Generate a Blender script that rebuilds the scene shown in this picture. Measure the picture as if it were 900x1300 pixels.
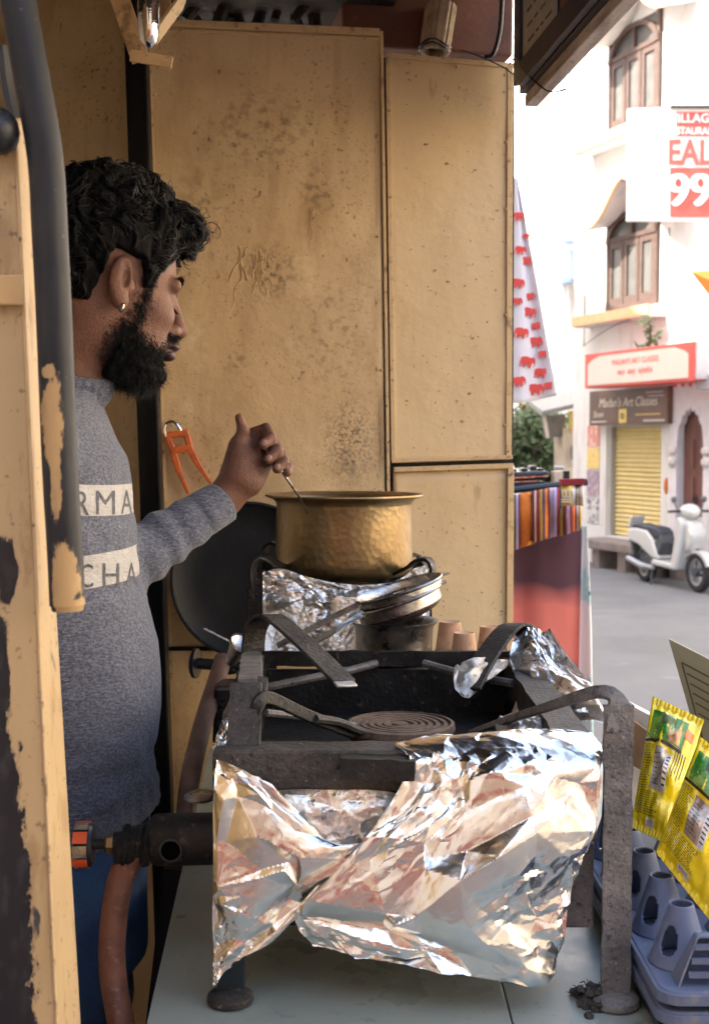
import bpy, bmesh, math, random
import numpy as np
from mathutils import Vector, Matrix, Euler
from mathutils.bvhtree import BVHTree
for o in list(bpy.data.objects): bpy.data.objects.remove(o)
scene = bpy.context.scene
COL = scene.collection
RNG = random.Random(7)

# ---------------------------------------------------------------- camera, sky, sun, exposure
F_PX, CX, CY, CAM_Z = 1600.0, 450.0, 650.0, 2.0
PITCH = math.atan(90 / 1600)
cam = bpy.data.cameras.new('camera'); camo = bpy.data.objects.new('camera', cam); COL.objects.link(camo)
camo.location = (0, 0, CAM_Z); camo.rotation_euler = (math.pi / 2 - PITCH, 0, 0)
cam.sensor_fit = 'VERTICAL'; cam.sensor_height = 36; cam.sensor_width = 36
cam.lens = 36 * F_PX / 1300; cam.clip_start = 0.05; cam.clip_end = 2000
cam.dof.use_dof = True; cam.dof.focus_distance = 1.75; cam.dof.aperture_fstop = 9.5
scene.camera = camo
SUN_EL, SUN_AZ = math.radians(50), math.radians(262)      # azimuth of the sun measured from +Y towards +X
world = bpy.data.worlds.new('World'); scene.world = world; world.use_nodes = True
nt = world.node_tree; nt.nodes.clear()
wo = nt.nodes.new('ShaderNodeOutputWorld'); bg = nt.nodes.new('ShaderNodeBackground'); sk = nt.nodes.new('ShaderNodeTexSky')
sk.sky_type = 'NISHITA'; sk.sun_disc = False; sk.sun_elevation = SUN_EL; sk.sun_rotation = SUN_AZ
sk.air_density = 1.3; sk.dust_density = 4.0; sk.ozone_density = 0.6
bg.inputs[1].default_value = 0.15
nt.links.new(sk.outputs[0], bg.inputs[0]); nt.links.new(bg.outputs[0], wo.inputs[0])
sl = bpy.data.lights.new('sun', 'SUN'); sl.energy = 4.5; sl.angle = math.radians(0.5); sl.color = (1, .93, .82)
so = bpy.data.objects.new('sun', sl); COL.objects.link(so)
sd = Vector((math.sin(SUN_AZ) * math.cos(SUN_EL), math.cos(SUN_AZ) * math.cos(SUN_EL), math.sin(SUN_EL)))
so.rotation_euler = sd.to_track_quat('Z', 'Y').to_euler()
scene.view_settings.view_transform = 'Standard'; scene.view_settings.look = 'None'
scene.view_settings.exposure = 2.45; scene.view_settings.gamma = 1.0
scene.view_settings.use_curve_mapping = False

# ---------------------------------------------------------------- pixel -> place (needs a known distance or plane)
_c, _s = math.cos(PITCH), math.sin(PITCH)
def ray(px, py):
    x, y = (px - CX) / F_PX, (CY - py) / F_PX
    return Vector((x, _c + y * _s, -_s + y * _c))
def P(px, py, Y):
    d = ray(px, py); return Vector((0, 0, CAM_Z)) + d * (Y / d.y)
def onz(px, py, z):
    d = ray(px, py); return Vector((0, 0, CAM_Z)) + d * ((z - CAM_Z) / d.z)

# ---------------------------------------------------------------- materials
MATS = {}
def pmat(name, base, layers=(), rough=.6, metal=0.0, bump=(), spec=.5, rvar=None, coat=0, sheen=0, trans=0):
    """layers: dict(scale, lo, hi, col, detail, stretch, kind, amt); bump: (kind, scale, dist)"""
    m = bpy.data.materials.new(name); m.use_nodes = True
    t = m.node_tree; N = t.nodes; L = t.links
    b = N['Principled BSDF']
    b.inputs['Roughness'].default_value = rough; b.inputs['Metallic'].default_value = metal
    b.inputs['Specular IOR Level'].default_value = spec
    if coat: b.inputs['Coat Weight'].default_value = coat; b.inputs['Coat Roughness'].default_value = .15
    if sheen: b.inputs['Sheen Weight'].default_value = sheen
    if trans: b.inputs['Transmission Weight'].default_value = trans
    tc = N.new('ShaderNodeTexCoord')
    def tex(kind, scale, detail=4, stretch=None, rgh=.55):
        v = tc.outputs['Object']
        if stretch:
            mp = N.new('ShaderNodeMapping'); mp.inputs['Scale'].default_value = stretch
            L.new(v, mp.inputs[0]); v = mp.outputs[0]
        if kind == 'noise':
            n = N.new('ShaderNodeTexNoise'); n.inputs['Scale'].default_value = scale
            n.inputs['Detail'].default_value = detail; n.inputs['Roughness'].default_value = rgh
            L.new(v, n.inputs['Vector']); return n.outputs[0]
        if kind == 'voronoi':
            n = N.new('ShaderNodeTexVoronoi'); n.inputs['Scale'].default_value = scale
            L.new(v, n.inputs['Vector']); return n.outputs['Distance']
        if kind == 'cells':
            n = N.new('ShaderNodeTexVoronoi'); n.inputs['Scale'].default_value = scale; n.feature = 'F1'
            L.new(v, n.inputs['Vector']); s = N.new('ShaderNodeSeparateColor'); L.new(n.outputs['Color'], s.inputs[0]); return s.outputs[0]
        if kind == 'wave':
            n = N.new('ShaderNodeTexWave'); n.inputs['Scale'].default_value = scale; n.bands_direction = 'X'
            n.inputs['Distortion'].default_value = detail
            L.new(v, n.inputs['Vector']); return n.outputs['Fac']
        if kind in ('gx', 'gy', 'gz'):
            s = N.new('ShaderNodeSeparateXYZ'); L.new(v, s.inputs[0]); return s.outputs['XYZ'.index(kind[1].upper())]
    col = N.new('ShaderNodeRGB'); col.outputs[0].default_value = (*base, 1); cur = col.outputs[0]
    rcur = None
    for ly in layers:
        f = tex(ly.get('kind', 'noise'), ly['scale'], ly.get('detail', 4), ly.get('stretch'), ly.get('rgh', .55))
        r = N.new('ShaderNodeMapRange'); r.inputs[1].default_value = ly['lo']; r.inputs[2].default_value = ly['hi']
        r.inputs[4].default_value = ly.get('amt', 1.0); r.clamp = True
        L.new(f, r.inputs[0]); fac = r.outputs[0]
        if 'by' in ly:                      # multiplied by a second noise
            f2 = tex('noise', ly['by'][0], 3); r2 = N.new('ShaderNodeMapRange'); r2.inputs[1].default_value = ly['by'][1]; r2.inputs[2].default_value = ly['by'][2]
            L.new(f2, r2.inputs[0]); mu = N.new('ShaderNodeMath'); mu.operation = 'MULTIPLY'; L.new(fac, mu.inputs[0]); L.new(r2.outputs[0], mu.inputs[1]); fac = mu.outputs[0]
        mx = N.new('ShaderNodeMix'); mx.data_type = 'RGBA'
        L.new(fac, mx.inputs[0]); L.new(cur, mx.inputs[6]); mx.inputs[7].default_value = (*ly['col'], 1); cur = mx.outputs[2]
        if 'rough' in ly:
            q = N.new('ShaderNodeMix'); L.new(fac, q.inputs[0]); q.inputs[3].default_value = ly['rough']
            if rcur is None: q.inputs[2].default_value = rough
            else: L.new(rcur, q.inputs[2])
            rcur = q.outputs[0]
    L.new(cur, b.inputs['Base Color'])
    if rvar and rcur is None:
        f = tex('noise', rvar[0], 5); r = N.new('ShaderNodeMapRange'); r.inputs[1].default_value = .3; r.inputs[2].default_value = .7
        r.inputs[3].default_value = rvar[1]; r.inputs[4].default_value = rvar[2]; L.new(f, r.inputs[0]); rcur = r.outputs[0]
    if rcur is not None: L.new(rcur, b.inputs['Roughness'])
    prev = None
    for bb in bump:
        f = tex(bb[0], bb[1], bb[4] if len(bb) > 4 else 4, bb[3] if len(bb) > 3 else None)
        bn = N.new('ShaderNodeBump'); bn.inputs['Distance'].default_value = bb[2]; bn.inputs['Strength'].default_value = 1
        L.new(f, bn.inputs['Height'])
        if prev is not None: L.new(prev, bn.inputs['Normal'])
        prev = bn.outputs[0]
    if prev is not None: L.new(prev, b.inputs['Normal'])
    MATS[name] = m
    return m
def peel_mask(m, top_col, patches, nscale=30, namp=.35, rough=.5):
    """worn-through paint: ellipsoid patches (centre, radii) in object space with ragged noise edges show top_col"""
    t = m.node_tree; N = t.nodes; L = t.links; b = N['Principled BSDF']
    src = b.inputs['Base Color'].links[0].from_socket
    tc = N.new('ShaderNodeTexCoord'); nz = N.new('ShaderNodeTexNoise'); nz.inputs['Scale'].default_value = nscale; nz.inputs['Detail'].default_value = 6
    mpn = N.new('ShaderNodeMapping'); mpn.inputs['Scale'].default_value = (1, 1, .45); L.new(tc.outputs['Object'], mpn.inputs[0]); L.new(mpn.outputs[0], nz.inputs['Vector']); nz.inputs['Roughness'].default_value = .68
    tot = None
    for c, r in patches:
        s = N.new('ShaderNodeVectorMath'); s.operation = 'SUBTRACT'; L.new(tc.outputs['Object'], s.inputs[0]); s.inputs[1].default_value = c
        d = N.new('ShaderNodeVectorMath'); d.operation = 'DIVIDE'; L.new(s.outputs[0], d.inputs[0]); d.inputs[1].default_value = r
        ln = N.new('ShaderNodeVectorMath'); ln.operation = 'LENGTH'; L.new(d.outputs[0], ln.inputs[0])
        if tot is None: tot = ln.outputs['Value']
        else:
            mn = N.new('ShaderNodeMath'); mn.operation = 'MINIMUM'; L.new(tot, mn.inputs[0]); L.new(ln.outputs['Value'], mn.inputs[1]); tot = mn.outputs[0]
    mm = N.new('ShaderNodeMath'); mm.operation = 'MULTIPLY_ADD'; L.new(nz.outputs[0], mm.inputs[0]); mm.inputs[1].default_value = namp * 2; L.new(tot, mm.inputs[2])
    r = N.new('ShaderNodeMapRange'); r.inputs[1].default_value = 1.0 + namp; r.inputs[2].default_value = 1.03 + namp; r.inputs[3].default_value = 1; r.inputs[4].default_value = 0
    L.new(mm.outputs[0], r.inputs[0])
    r3 = N.new('ShaderNodeMapRange'); r3.inputs[1].default_value = 1.03 + namp; r3.inputs[2].default_value = 1.16 + namp; r3.inputs[3].default_value = .75; r3.inputs[4].default_value = 0; L.new(mm.outputs[0], r3.inputs[0])
    m3 = N.new('ShaderNodeMix'); m3.data_type = 'RGBA'; L.new(r3.outputs[0], m3.inputs[0]); L.new(src, m3.inputs[6]); m3.inputs[7].default_value = (.22, .15, .09, 1)
    n4 = N.new('ShaderNodeTexNoise'); n4.inputs['Scale'].default_value = 90; n4.inputs['Detail'].default_value = 5; L.new(mpn.outputs[0], n4.inputs['Vector'])
    r4 = N.new('ShaderNodeMapRange'); r4.inputs[1].default_value = .5; r4.inputs[2].default_value = .72; r4.inputs[4].default_value = .6; L.new(n4.outputs[0], r4.inputs[0])
    m4 = N.new('ShaderNodeMix'); m4.data_type = 'RGBA'; L.new(r4.outputs[0], m4.inputs[0]); m4.inputs[6].default_value = (*top_col, 1); m4.inputs[7].default_value = (*[c * .45 + .05 for c in top_col], 1)
    mx = N.new('ShaderNodeMix'); mx.data_type = 'RGBA'; L.new(r.outputs[0], mx.inputs[0]); L.new(m3.outputs[2], mx.inputs[6]); L.new(m4.outputs[2], mx.inputs[7])
    L.new(mx.outputs[2], b.inputs['Base Color'])
    bn = N.new('ShaderNodeBump'); bn.inputs['Distance'].default_value = .0012; L.new(r.outputs[0], bn.inputs['Height'])
    old = b.inputs['Normal'].links
    if old: L.new(old[0].from_socket, bn.inputs['Normal'])
    L.new(bn.outputs[0], b.inputs['Normal'])

def stain(m, centre, radii, col, amt, scale, lo, hi):
    """grime with a place and shape of its own: noise-broken blot around a point in object space"""
    t = m.node_tree; N = t.nodes; L = t.links; b = N['Principled BSDF']; src = b.inputs['Base Color'].links[0].from_socket
    tc = N.new('ShaderNodeTexCoord'); s = N.new('ShaderNodeVectorMath'); s.operation = 'SUBTRACT'; L.new(tc.outputs['Object'], s.inputs[0]); s.inputs[1].default_value = centre
    d = N.new('ShaderNodeVectorMath'); d.operation = 'DIVIDE'; L.new(s.outputs[0], d.inputs[0]); d.inputs[1].default_value = radii
    ln = N.new('ShaderNodeVectorMath'); ln.operation = 'LENGTH'; L.new(d.outputs[0], ln.inputs[0])
    r = N.new('ShaderNodeMapRange'); r.inputs[1].default_value = .2; r.inputs[2].default_value = 1; r.inputs[3].default_value = 1; r.inputs[4].default_value = 0; L.new(ln.outputs['Value'], r.inputs[0])
    nz = N.new('ShaderNodeTexNoise'); nz.inputs['Scale'].default_value = scale; nz.inputs['Detail'].default_value = 5; L.new(tc.outputs['Object'], nz.inputs['Vector'])
    r2 = N.new('ShaderNodeMapRange'); r2.inputs[1].default_value = lo; r2.inputs[2].default_value = hi; r2.inputs[4].default_value = amt; L.new(nz.outputs[0], r2.inputs[0])
    mu = N.new('ShaderNodeMath'); mu.operation = 'MULTIPLY'; L.new(r.outputs[0], mu.inputs[0]); L.new(r2.outputs[0], mu.inputs[1])
    mx = N.new('ShaderNodeMix'); mx.data_type = 'RGBA'; L.new(mu.outputs[0], mx.inputs[0]); L.new(src, mx.inputs[6]); mx.inputs[7].default_value = (*col, 1); L.new(mx.outputs[2], b.inputs['Base Color'])
# ---------------------------------------------------------------- mesh helpers
class MB:
    def __init__(s): s.v = []; s.f = []
    def add(s, vs, fs):
        o = len(s.v); s.v += [Vector(v) for v in vs]; s.f += [tuple(i + o for i in f) for f in fs]; return s
    def box(s, c, size, rot=None):
        c = Vector(c); h = [x / 2 for x in size]; vs = []
        for z in (-1, 1):
            for x, y in ((-1, -1), (1, -1), (1, 1), (-1, 1)):
                v = Vector((x * h[0], y * h[1], z * h[2]))
                if rot is not None: v = rot @ v
                vs.append(c + v)
        return s.add(vs, [(3, 2, 1, 0), (4, 5, 6, 7), (0, 1, 5, 4), (1, 2, 6, 5), (2, 3, 7, 6), (3, 0, 4, 7)])
    def hexa(s, q, d):                      # quad q (4 pts) pushed along d
        q = [Vector(p) for p in q]; d = Vector(d)
        return s.add(q + [p + d for p in q], [(3, 2, 1, 0), (4, 5, 6, 7), (0, 1, 5, 4), (1, 2, 6, 5), (2, 3, 7, 6), (3, 0, 4, 7)])
    def bar(s, a, b, w, h, up=(0, 0, 1)):
        a, b = Vector(a), Vector(b); d = (b - a).normalized(); u = Vector(up)
        r = d.cross(u); r = r.normalized() if r.length > 1e-5 else Vector((1, 0, 0)); u = r.cross(d)
        q = [a - r * w / 2 - u * h / 2, a + r * w / 2 - u * h / 2, a + r * w / 2 + u * h / 2, a - r * w / 2 + u * h / 2]
        return s.hexa(q, b - a)
    def strip(s, pts, w, th, side):         # flat bar bent through pts; width along 'side' vectors
        pts = [Vector(p) for p in pts]; n = len(pts); vs = []
        for i, p in enumerate(pts):
            t = (pts[min(i + 1, n - 1)] - pts[max(i - 1, 0)]).normalized()
            sd = Vector(side) if not isinstance(side, list) else Vector(side[i]); sd = (sd - t * sd.dot(t)).normalized(); nn = t.cross(sd)
            ww = w[i] if isinstance(w, (list, tuple)) else w
            for a, b in ((-1, -1), (1, -1), (1, 1), (-1, 1)): vs.append(p + sd * a * ww / 2 + nn * b * th / 2)
        fs = [(3, 2, 1, 0), tuple(4 * (n - 1) + k for k in range(4))]
        for i in range(n - 1):
            for k in range(4): fs.append((4 * i + k, 4 * i + (k + 1) % 4, 4 * i + 4 + (k + 1) % 4, 4 * i + 4 + k))
        return s.add(vs, fs)
    def tube(s, pts, r, n=10, caps=True):
        pts = [Vector(p) for p in pts]; m = len(pts); vs = []; ref = None
        for i, p in enumerate(pts):
            t = (pts[min(i + 1, m - 1)] - pts[max(i - 1, 0)]).normalized()
            if ref is None: ref = t.orthogonal().normalized()
            ref = (ref - t * ref.dot(t)); ref = ref.normalized() if ref.length > 1e-6 else t.orthogonal().normalized(); b = t.cross(ref)
            rr = r[i] if isinstance(r, (list, tuple)) else r
            for k in range(n):
                a = 2 * math.pi * k / n; vs.append(p + ref * math.cos(a) * rr + b * math.sin(a) * rr)
        fs = []
        for i in range(m - 1):
            for k in range(n): fs.append((i * n + k, i * n + (k + 1) % n, (i + 1) * n + (k + 1) % n, (i + 1) * n + k))
        if caps: fs += [tuple(range(n - 1, -1, -1)), tuple((m - 1) * n + k for k in range(n))]
        return s.add(vs, fs)
    def lathe(s, prof, M=None, n=48, closed=False):   # prof [(r,z)]
        M = M or Matrix(); vs = []; m = len(prof)
        for r, z in prof:
            for k in range(n):
                a = 2 * math.pi * k / n; vs.append(M @ Vector((max(r, 1e-5) * math.cos(a), max(r, 1e-5) * math.sin(a), z)))
        fs = []
        for i in range(m if closed else m - 1):
            j = (i + 1) % m
            for k in range(n): fs.append((i * n + k, i * n + (k + 1) % n, j * n + (k + 1) % n, j * n + k))
        return s.add(vs, fs)
    def prism(s, poly, d):                  # planar polygon (3-D points) pushed by d
        poly = [Vector(p) for p in poly]; n = len(poly); d = Vector(d)
        return s.add(poly + [p + d for p in poly], [tuple(range(n - 1, -1, -1)), tuple(range(n, 2 * n))] + [(i, (i + 1) % n, n + (i + 1) % n, n + i) for i in range(n)])
    def ball(s, c, r, n=12, rot=None):
        c = Vector(c); r = (r, r, r) if isinstance(r, (int, float)) else r; vs = []; m = n // 2 + 1
        for i in range(m + 1):
            th = math.pi * i / m
            for k in range(n):
                a = 2 * math.pi * k / n; v = Vector((r[0] * math.sin(th) * math.cos(a), r[1] * math.sin(th) * math.sin(a), r[2] * math.cos(th)))
                if rot is not None: v = rot @ v
                vs.append(c + v)
        fs = [(i * n + k, (i + 1) * n + k, (i + 1) * n + (k + 1) % n, i * n + (k + 1) % n) for i in range(m) for k in range(n)]
        return s.add(vs, fs)
    def grid(s, A):                         # A: array (nu,nv,3)
        nu, nv = A.shape[:2]; vs = [Vector(p) for p in A.reshape(-1, 3)]
        return s.add(vs, [(i * nv + j, (i + 1) * nv + j, (i + 1) * nv + j + 1, i * nv + j + 1) for i in range(nu - 1) for j in range(nv - 1)])
    def build(s, name, mat, parent=None, smooth=False, bevel=0, solid=0, angle=40, fix=True, sub=0):
        me = bpy.data.meshes.new(name)
        off = Vector((0, 0, 0)); q = parent
        while q is not None: off += q.location; q = q.parent
        me.from_pydata([tuple(v - off) for v in s.v], [], s.f)
        if fix:
            bm = bmesh.new(); bm.from_mesh(me); bmesh.ops.remove_doubles(bm, verts=bm.verts, dist=1e-6)
            bmesh.ops.recalc_face_normals(bm, faces=bm.faces); bm.to_mesh(me); bm.free()
        o = bpy.data.objects.new(name, me); COL.objects.link(o)
        if mat: me.materials.append(MATS[mat] if isinstance(mat, str) else mat)
        if parent is not None: o.parent = parent
        if bevel:
            md = o.modifiers.new('bevel', 'BEVEL'); md.width = bevel; md.segments = 2; md.limit_method = 'ANGLE'; md.angle_limit = math.radians(35)
        if sub: md = o.modifiers.new('sub', 'SUBSURF'); md.levels = sub; md.render_levels = sub
        if solid:
            md = o.modifiers.new('solid', 'SOLIDIFY'); md.thickness = solid; md.offset = 0
        if smooth:
            me.shade_smooth()
            if angle < 180: me.set_sharp_from_angle(angle=math.radians(angle))
        return o
def tag(o, label, cat, group=None, kind=None):
    if label: o['label'] = label
    if cat: o['category'] = cat
    if group: o['group'] = group
    if kind: o['kind'] = kind
    return o
def thing(name, loc, label, cat, group=None):
    o = bpy.data.objects.new(name, None); COL.objects.link(o); o.location = loc; o.empty_display_size = .05
    return tag(o, label, cat, group)
def struct(o): o['kind'] = 'structure'; return o
def spline(pts, n):                          # Catmull-Rom through points (any dimension)
    p = np.array(pts, float); m = len(p); out = []
    for t in np.linspace(0, m - 1, n):
        i = min(int(t), m - 2); u = t - i
        p0, p1, p2, p3 = p[max(i - 1, 0)], p[i], p[i + 1], p[min(i + 2, m - 1)]
        out.append(.5 * ((2 * p1) + (-p0 + p2) * u + (2 * p0 - 5 * p1 + 4 * p2 - p3) * u * u + (-p0 + 3 * p1 - 3 * p2 + p3) * u ** 3))
    return np.array(out)
def polyline(pts, n):
    p = np.array(pts, float); t = np.linspace(0, len(p) - 1, n)
    return np.stack([np.interp(t, range(len(p)), p[:, k]) for k in range(p.shape[1])], 1)
_nr = np.random.RandomState(3)
_NG = _nr.rand(32, 32, 32)
def vnoise(p):                               # value noise on array (...,3)
    p = np.asarray(p, float); i = np.floor(p).astype(int); f = p - i; f = f * f * (3 - 2 * f); r = 0
    for dx in (0, 1):
        for dy in (0, 1):
            for dz in (0, 1):
                w = (f[..., 0] if dx else 1 - f[..., 0]) * (f[..., 1] if dy else 1 - f[..., 1]) * (f[..., 2] if dz else 1 - f[..., 2])
                r = r + w * _NG[(i[..., 0] + dx) % 32, (i[..., 1] + dy) % 32, (i[..., 2] + dz) % 32]
    return r - .5
def fbm(p, o=3): return sum(vnoise(np.asarray(p) * 2 ** k + 7.3 * k) / 2 ** k for k in range(o))
def crumple(U, V, cells, slope, seed):       # flat facets: random heights on a random triangulation
    from mathutils.geometry import delaunay_2d_cdt
    rs = np.random.RandomState(seed); um, vm = U.max(), V.max()
    pts = np.concatenate([rs.rand(cells, 2) * [um * 1.1, vm * 1.1] - [um * .05, vm * .05], [[-um, -vm], [2 * um, -vm], [2 * um, 2 * vm], [-um, 2 * vm]]])
    res = delaunay_2d_cdt([Vector(p) for p in pts], [], [], 0, 1e-6); vs = np.array([list(v) for v in res[0]]); z = rs.randn(len(vs))
    h = np.zeros_like(U)
    for t in res[2]:
        a, b, c = vs[t[0]], vs[t[1]], vs[t[2]]; den = (b[1] - c[1]) * (a[0] - c[0]) + (c[0] - b[0]) * (a[1] - c[1])
        if abs(den) < 1e-12: continue
        l0 = ((b[1] - c[1]) * (U - c[0]) + (c[0] - b[0]) * (V - c[1])) / den; l1 = ((c[1] - a[1]) * (U - c[0]) + (a[0] - c[0]) * (V - c[1])) / den; l2 = 1 - l0 - l1
        m = (l0 >= -1e-6) & (l1 >= -1e-6) & (l2 >= -1e-6); h[m] = (l0 * z[t[0]] + l1 * z[t[1]] + l2 * z[t[2]])[m]
    return h - h.mean()
def sheet(rows, nu, nv, amp=.006, cells=60, slope=.35, seed=1, fine=.0004, lin=False, taper=None, second=.50):
    """rows: list of polylines of 3-D points, top to bottom -> crumpled sheet array"""
    R = np.array([polyline(r, nu) if lin else spline(r, nu) for r in rows])       # rows,nu,3
    A = np.stack([spline(R[:, i], nv) if len(rows) > 2 else polyline(R[:, i], nv) for i in range(nu)])
    du = np.linalg.norm(np.diff(A, axis=0), axis=2).mean() * (nu - 1); dv = np.linalg.norm(np.diff(A, axis=1), axis=2).mean() * (nv - 1)
    U, V = np.meshgrid(np.linspace(0, du, nu), np.linspace(0, dv, nv), indexing='ij')
    h = crumple(U, V, cells, slope, seed)
    h = h / (np.abs(h).max() + 1e-9) * amp
    h2 = crumple(U, V, cells * 4, slope, seed + 50); msk = np.clip(.5 + 2.2 * fbm(np.stack([U * 14, V * 14, U * 0 + seed], -1), 2) + .9 * (V / V.max() > .9), .12, 1.3); h = h + h2 / (np.abs(h2).max() + 1e-9) * amp * second * msk
    h3 = crumple(U, V, cells * 14, slope, seed + 90); h = h + h3 / (np.abs(h3).max() + 1e-9) * amp * second * .55 * np.clip(msk - .15, .1, 1)
    if taper: h = h * np.interp(np.linspace(0, 1, nv), *zip(*taper))[None, :]
    h = h + fine * fbm(np.stack([U * 90, V * 90, U * 0 + seed], -1), 2)
    gu = np.gradient(A, axis=0); gv = np.gradient(A, axis=1); n = np.cross(gu, gv); n /= np.linalg.norm(n, axis=2, keepdims=True) + 1e-9
    return A + n * h[..., None]
def rot_to(axis):                            # matrix turning +Z to axis
    return Vector(axis).normalized().to_track_quat('Z', 'Y').to_matrix().to_4x4()
def T(loc): return Matrix.Translation(Vector(loc))
def text_mesh(body, size, extrude=0.0, align='CENTER', shear=0, space=1.0, bold=0):
    cu = bpy.data.curves.new('t', 'FONT'); cu.body = body; cu.size = size; cu.extrude = extrude; cu.align_x = align; cu.align_y = 'CENTER'; cu.shear = shear; cu.space_character = space; cu.offset = bold * size
    o = bpy.data.objects.new('t', cu); COL.objects.link(o); bpy.context.view_layer.update()
    me = bpy.data.meshes.new_from_object(o.evaluated_get(bpy.context.evaluated_depsgraph_get()))
    vs = [v.co.copy() for v in me.vertices]; fs = [tuple(p.vertices) for p in me.polygons]
    bpy.data.objects.remove(o); bpy.data.curves.remove(cu); bpy.data.meshes.remove(me)
    return vs, fs
def lettering(mb, body, size, M, sx=1, ext=.002, **k):
    vs, fs = text_mesh(body, size, ext, **k)
    mb.add([M @ Vector((v.x * sx, v.y, v.z)) for v in vs], fs); return mb

# ---------------------------------------------------------------- signed-distance modelling for bodies
def surface_nets(f, lo, hi, h):
    lo = np.array(lo, float); n = np.ceil((np.array(hi) - lo) / h).astype(int) + 1
    ax = [lo[k] + h * np.arange(n[k]) for k in range(3)]
    G = np.stack(np.meshgrid(*ax, indexing='ij'), -1).astype(np.float32)
    D = f(G); S = D < 0
    acc = np.zeros([*(n - 1), 3]); cnt = np.zeros(n - 1)
    def sl(dx, dy, dz): return (slice(dx, n[0] - 1 + dx), slice(dy, n[1] - 1 + dy), slice(dz, n[2] - 1 + dz))
    cor = [(x, y, z) for x in (0, 1) for y in (0, 1) for z in (0, 1)]
    for a in cor:
        for k in range(3):
            if a[k] == 0:
                b = list(a); b[k] = 1
                da, db = D[sl(*a)], D[sl(*b)]; x = S[sl(*a)] != S[sl(*b)]
                t = np.where(x, da / np.where(x, da - db, 1), 0)
                for q in range(3): acc[..., q] += x * (a[q] + (t if q == k else 0))
                cnt += x
    act = cnt > 0; idx = -np.ones(n - 1, int); idx[act] = np.arange(act.sum())
    I = np.argwhere(act); V = lo + h * (I + acc[act] / cnt[act][:, None])
    Fs = []
    for k in range(3):
        a = [slice(1, n[q] - 1) for q in range(3)]; a[k] = slice(0, n[k] - 1); b = list(a); b[k] = slice(1, n[k])
        sa, sb = S[tuple(a)], S[tuple(b)]; E = np.argwhere(sa != sb); 
        if not len(E): continue
        flip = sa[tuple(E.T)]
        off = np.ones(3, int); off[k] = 0; E = E + off
        p, q = (k + 1) % 3, (k + 2) % 3; ep = np.eye(3, dtype=int)[p]; eq = np.eye(3, dtype=int)[q]
        c = [E - ep - eq, E - eq, E, E - ep]; c = np.stack([idx[tuple(x.T)] for x in c], 1)
        c[~flip] = c[~flip][:, ::-1]; Fs.append(c)
    return V, np.concatenate(Fs)
def smin(a, b, k):
    h = np.clip(.5 + .5 * (b - a) / k, 0, 1); return b + (a - b) * h - k * h * (1 - h)
def smax(a, b, k): return -smin(-a, -b, k)
def sd_ell(p, c, r):
    q = (p - np.array(c, np.float32)); r = np.array(r, np.float32)
    k0 = np.linalg.norm(q / r, axis=-1); k1 = np.linalg.norm(q / (r * r), axis=-1); return k0 * (k0 - 1) / (k1 + 1e-9)
def sd_cap(p, a, b, ra, rb=None):
    rb = ra if rb is None else rb; a = np.array(a, np.float32); b = np.array(b, np.float32)
    ba = b - a; t = np.clip(((p - a) @ ba) / (ba @ ba), 0, 1)
    return np.linalg.norm(p - a - t[..., None] * ba, axis=-1) - (ra + (rb - ra) * t)
# ---------------------------------------------------------------- material set
Lr = dict
YEL = (.62, .46, .265)
pmat('yellow_paint', YEL, [
    Lr(scale=2.2, lo=.35, hi=.75, col=(.55, .36, .16), amt=.7),
    Lr(scale=7, lo=.48, hi=.72, col=(.36, .22, .10), amt=.6, by=(2.5, .42, .62)),
    Lr(scale=24, lo=.52, hi=.72, col=(.40, .25, .12), amt=.5, stretch=(1, 1, .18)),
    Lr(scale=120, lo=.60, hi=.68, col=(.16, .09, .045), amt=.75, by=(4, .45, .62), detail=3),
    Lr(scale=60, lo=.68, hi=.72, col=(.13, .075, .04), amt=.8, stretch=(1, 1, .6)),
    Lr(scale=170, lo=.66, hi=.71, col=(.16, .09, .05), amt=.75)],
    rough=.42, bump=[('noise', 120, .0006), ('noise', 14, .004)], rvar=(8, .32, .6))
pmat('yellow_paint_clean', (.67, .50, .285), [
    Lr(scale=2.5, lo=.4, hi=.75, col=(.58, .39, .19), amt=.55),
    Lr(scale=90, lo=.665, hi=.70, col=(.16, .10, .05), amt=.8),
    Lr(scale=26, lo=.66, hi=.72, col=(.22, .12, .05), amt=.7, by=(4, .45, .6), stretch=(1, 1, .35)),
    Lr(scale=55, lo=.71, hi=.74, col=(.10, .06, .03), amt=.85)],
    rough=.34, bump=[('noise', 90, .0004), ('noise', 9, .004)], rvar=(8, .25, .45))
pmat('trim_paint', (.60, .42, .22), [
    Lr(scale=30, lo=.55, hi=.66, col=(.20, .12, .06), amt=.8, by=(8, .4, .6)),
    Lr(scale=80, lo=.62, hi=.70, col=(.10, .07, .05), amt=.9)], rough=.45, bump=[('noise', 90, .0008)])
pmat('post_paint', (.66, .44, .20), [
    Lr(scale=12, lo=.5, hi=.7, col=(.50, .31, .13), amt=.6, stretch=(1, 1, .3)),
    Lr(scale=70, lo=.66, hi=.70, col=(.10, .08, .07), amt=.9, by=(7, .45, .6)),
    Lr(scale=25, lo=.70, hi=.73, col=(.05, .05, .06), amt=1, stretch=(1, 1, .3))], rough=.4, bump=[('noise', 60, .0008)])
pmat('pipe_paint', (.016, .017, .021), [
    Lr(scale=14, lo=.4, hi=.7, col=(.03, .029, .031), amt=.8),
    Lr(scale=90, lo=.68, hi=.72, col=(.25, .22, .2), amt=.6)], rough=.42, bump=[('noise', 80, .0005)])
pmat('black_paint', (.005, .005, .006), [Lr(scale=20, lo=.5, hi=.7, col=(.012, .011, .011), amt=.8, stretch=(1, 1, .3)),
    Lr(scale=60, lo=.70, hi=.74, col=(.06, .05, .045), amt=.6)], rough=.4, spec=.2, bump=[('noise', 70, .0005)])
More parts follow.
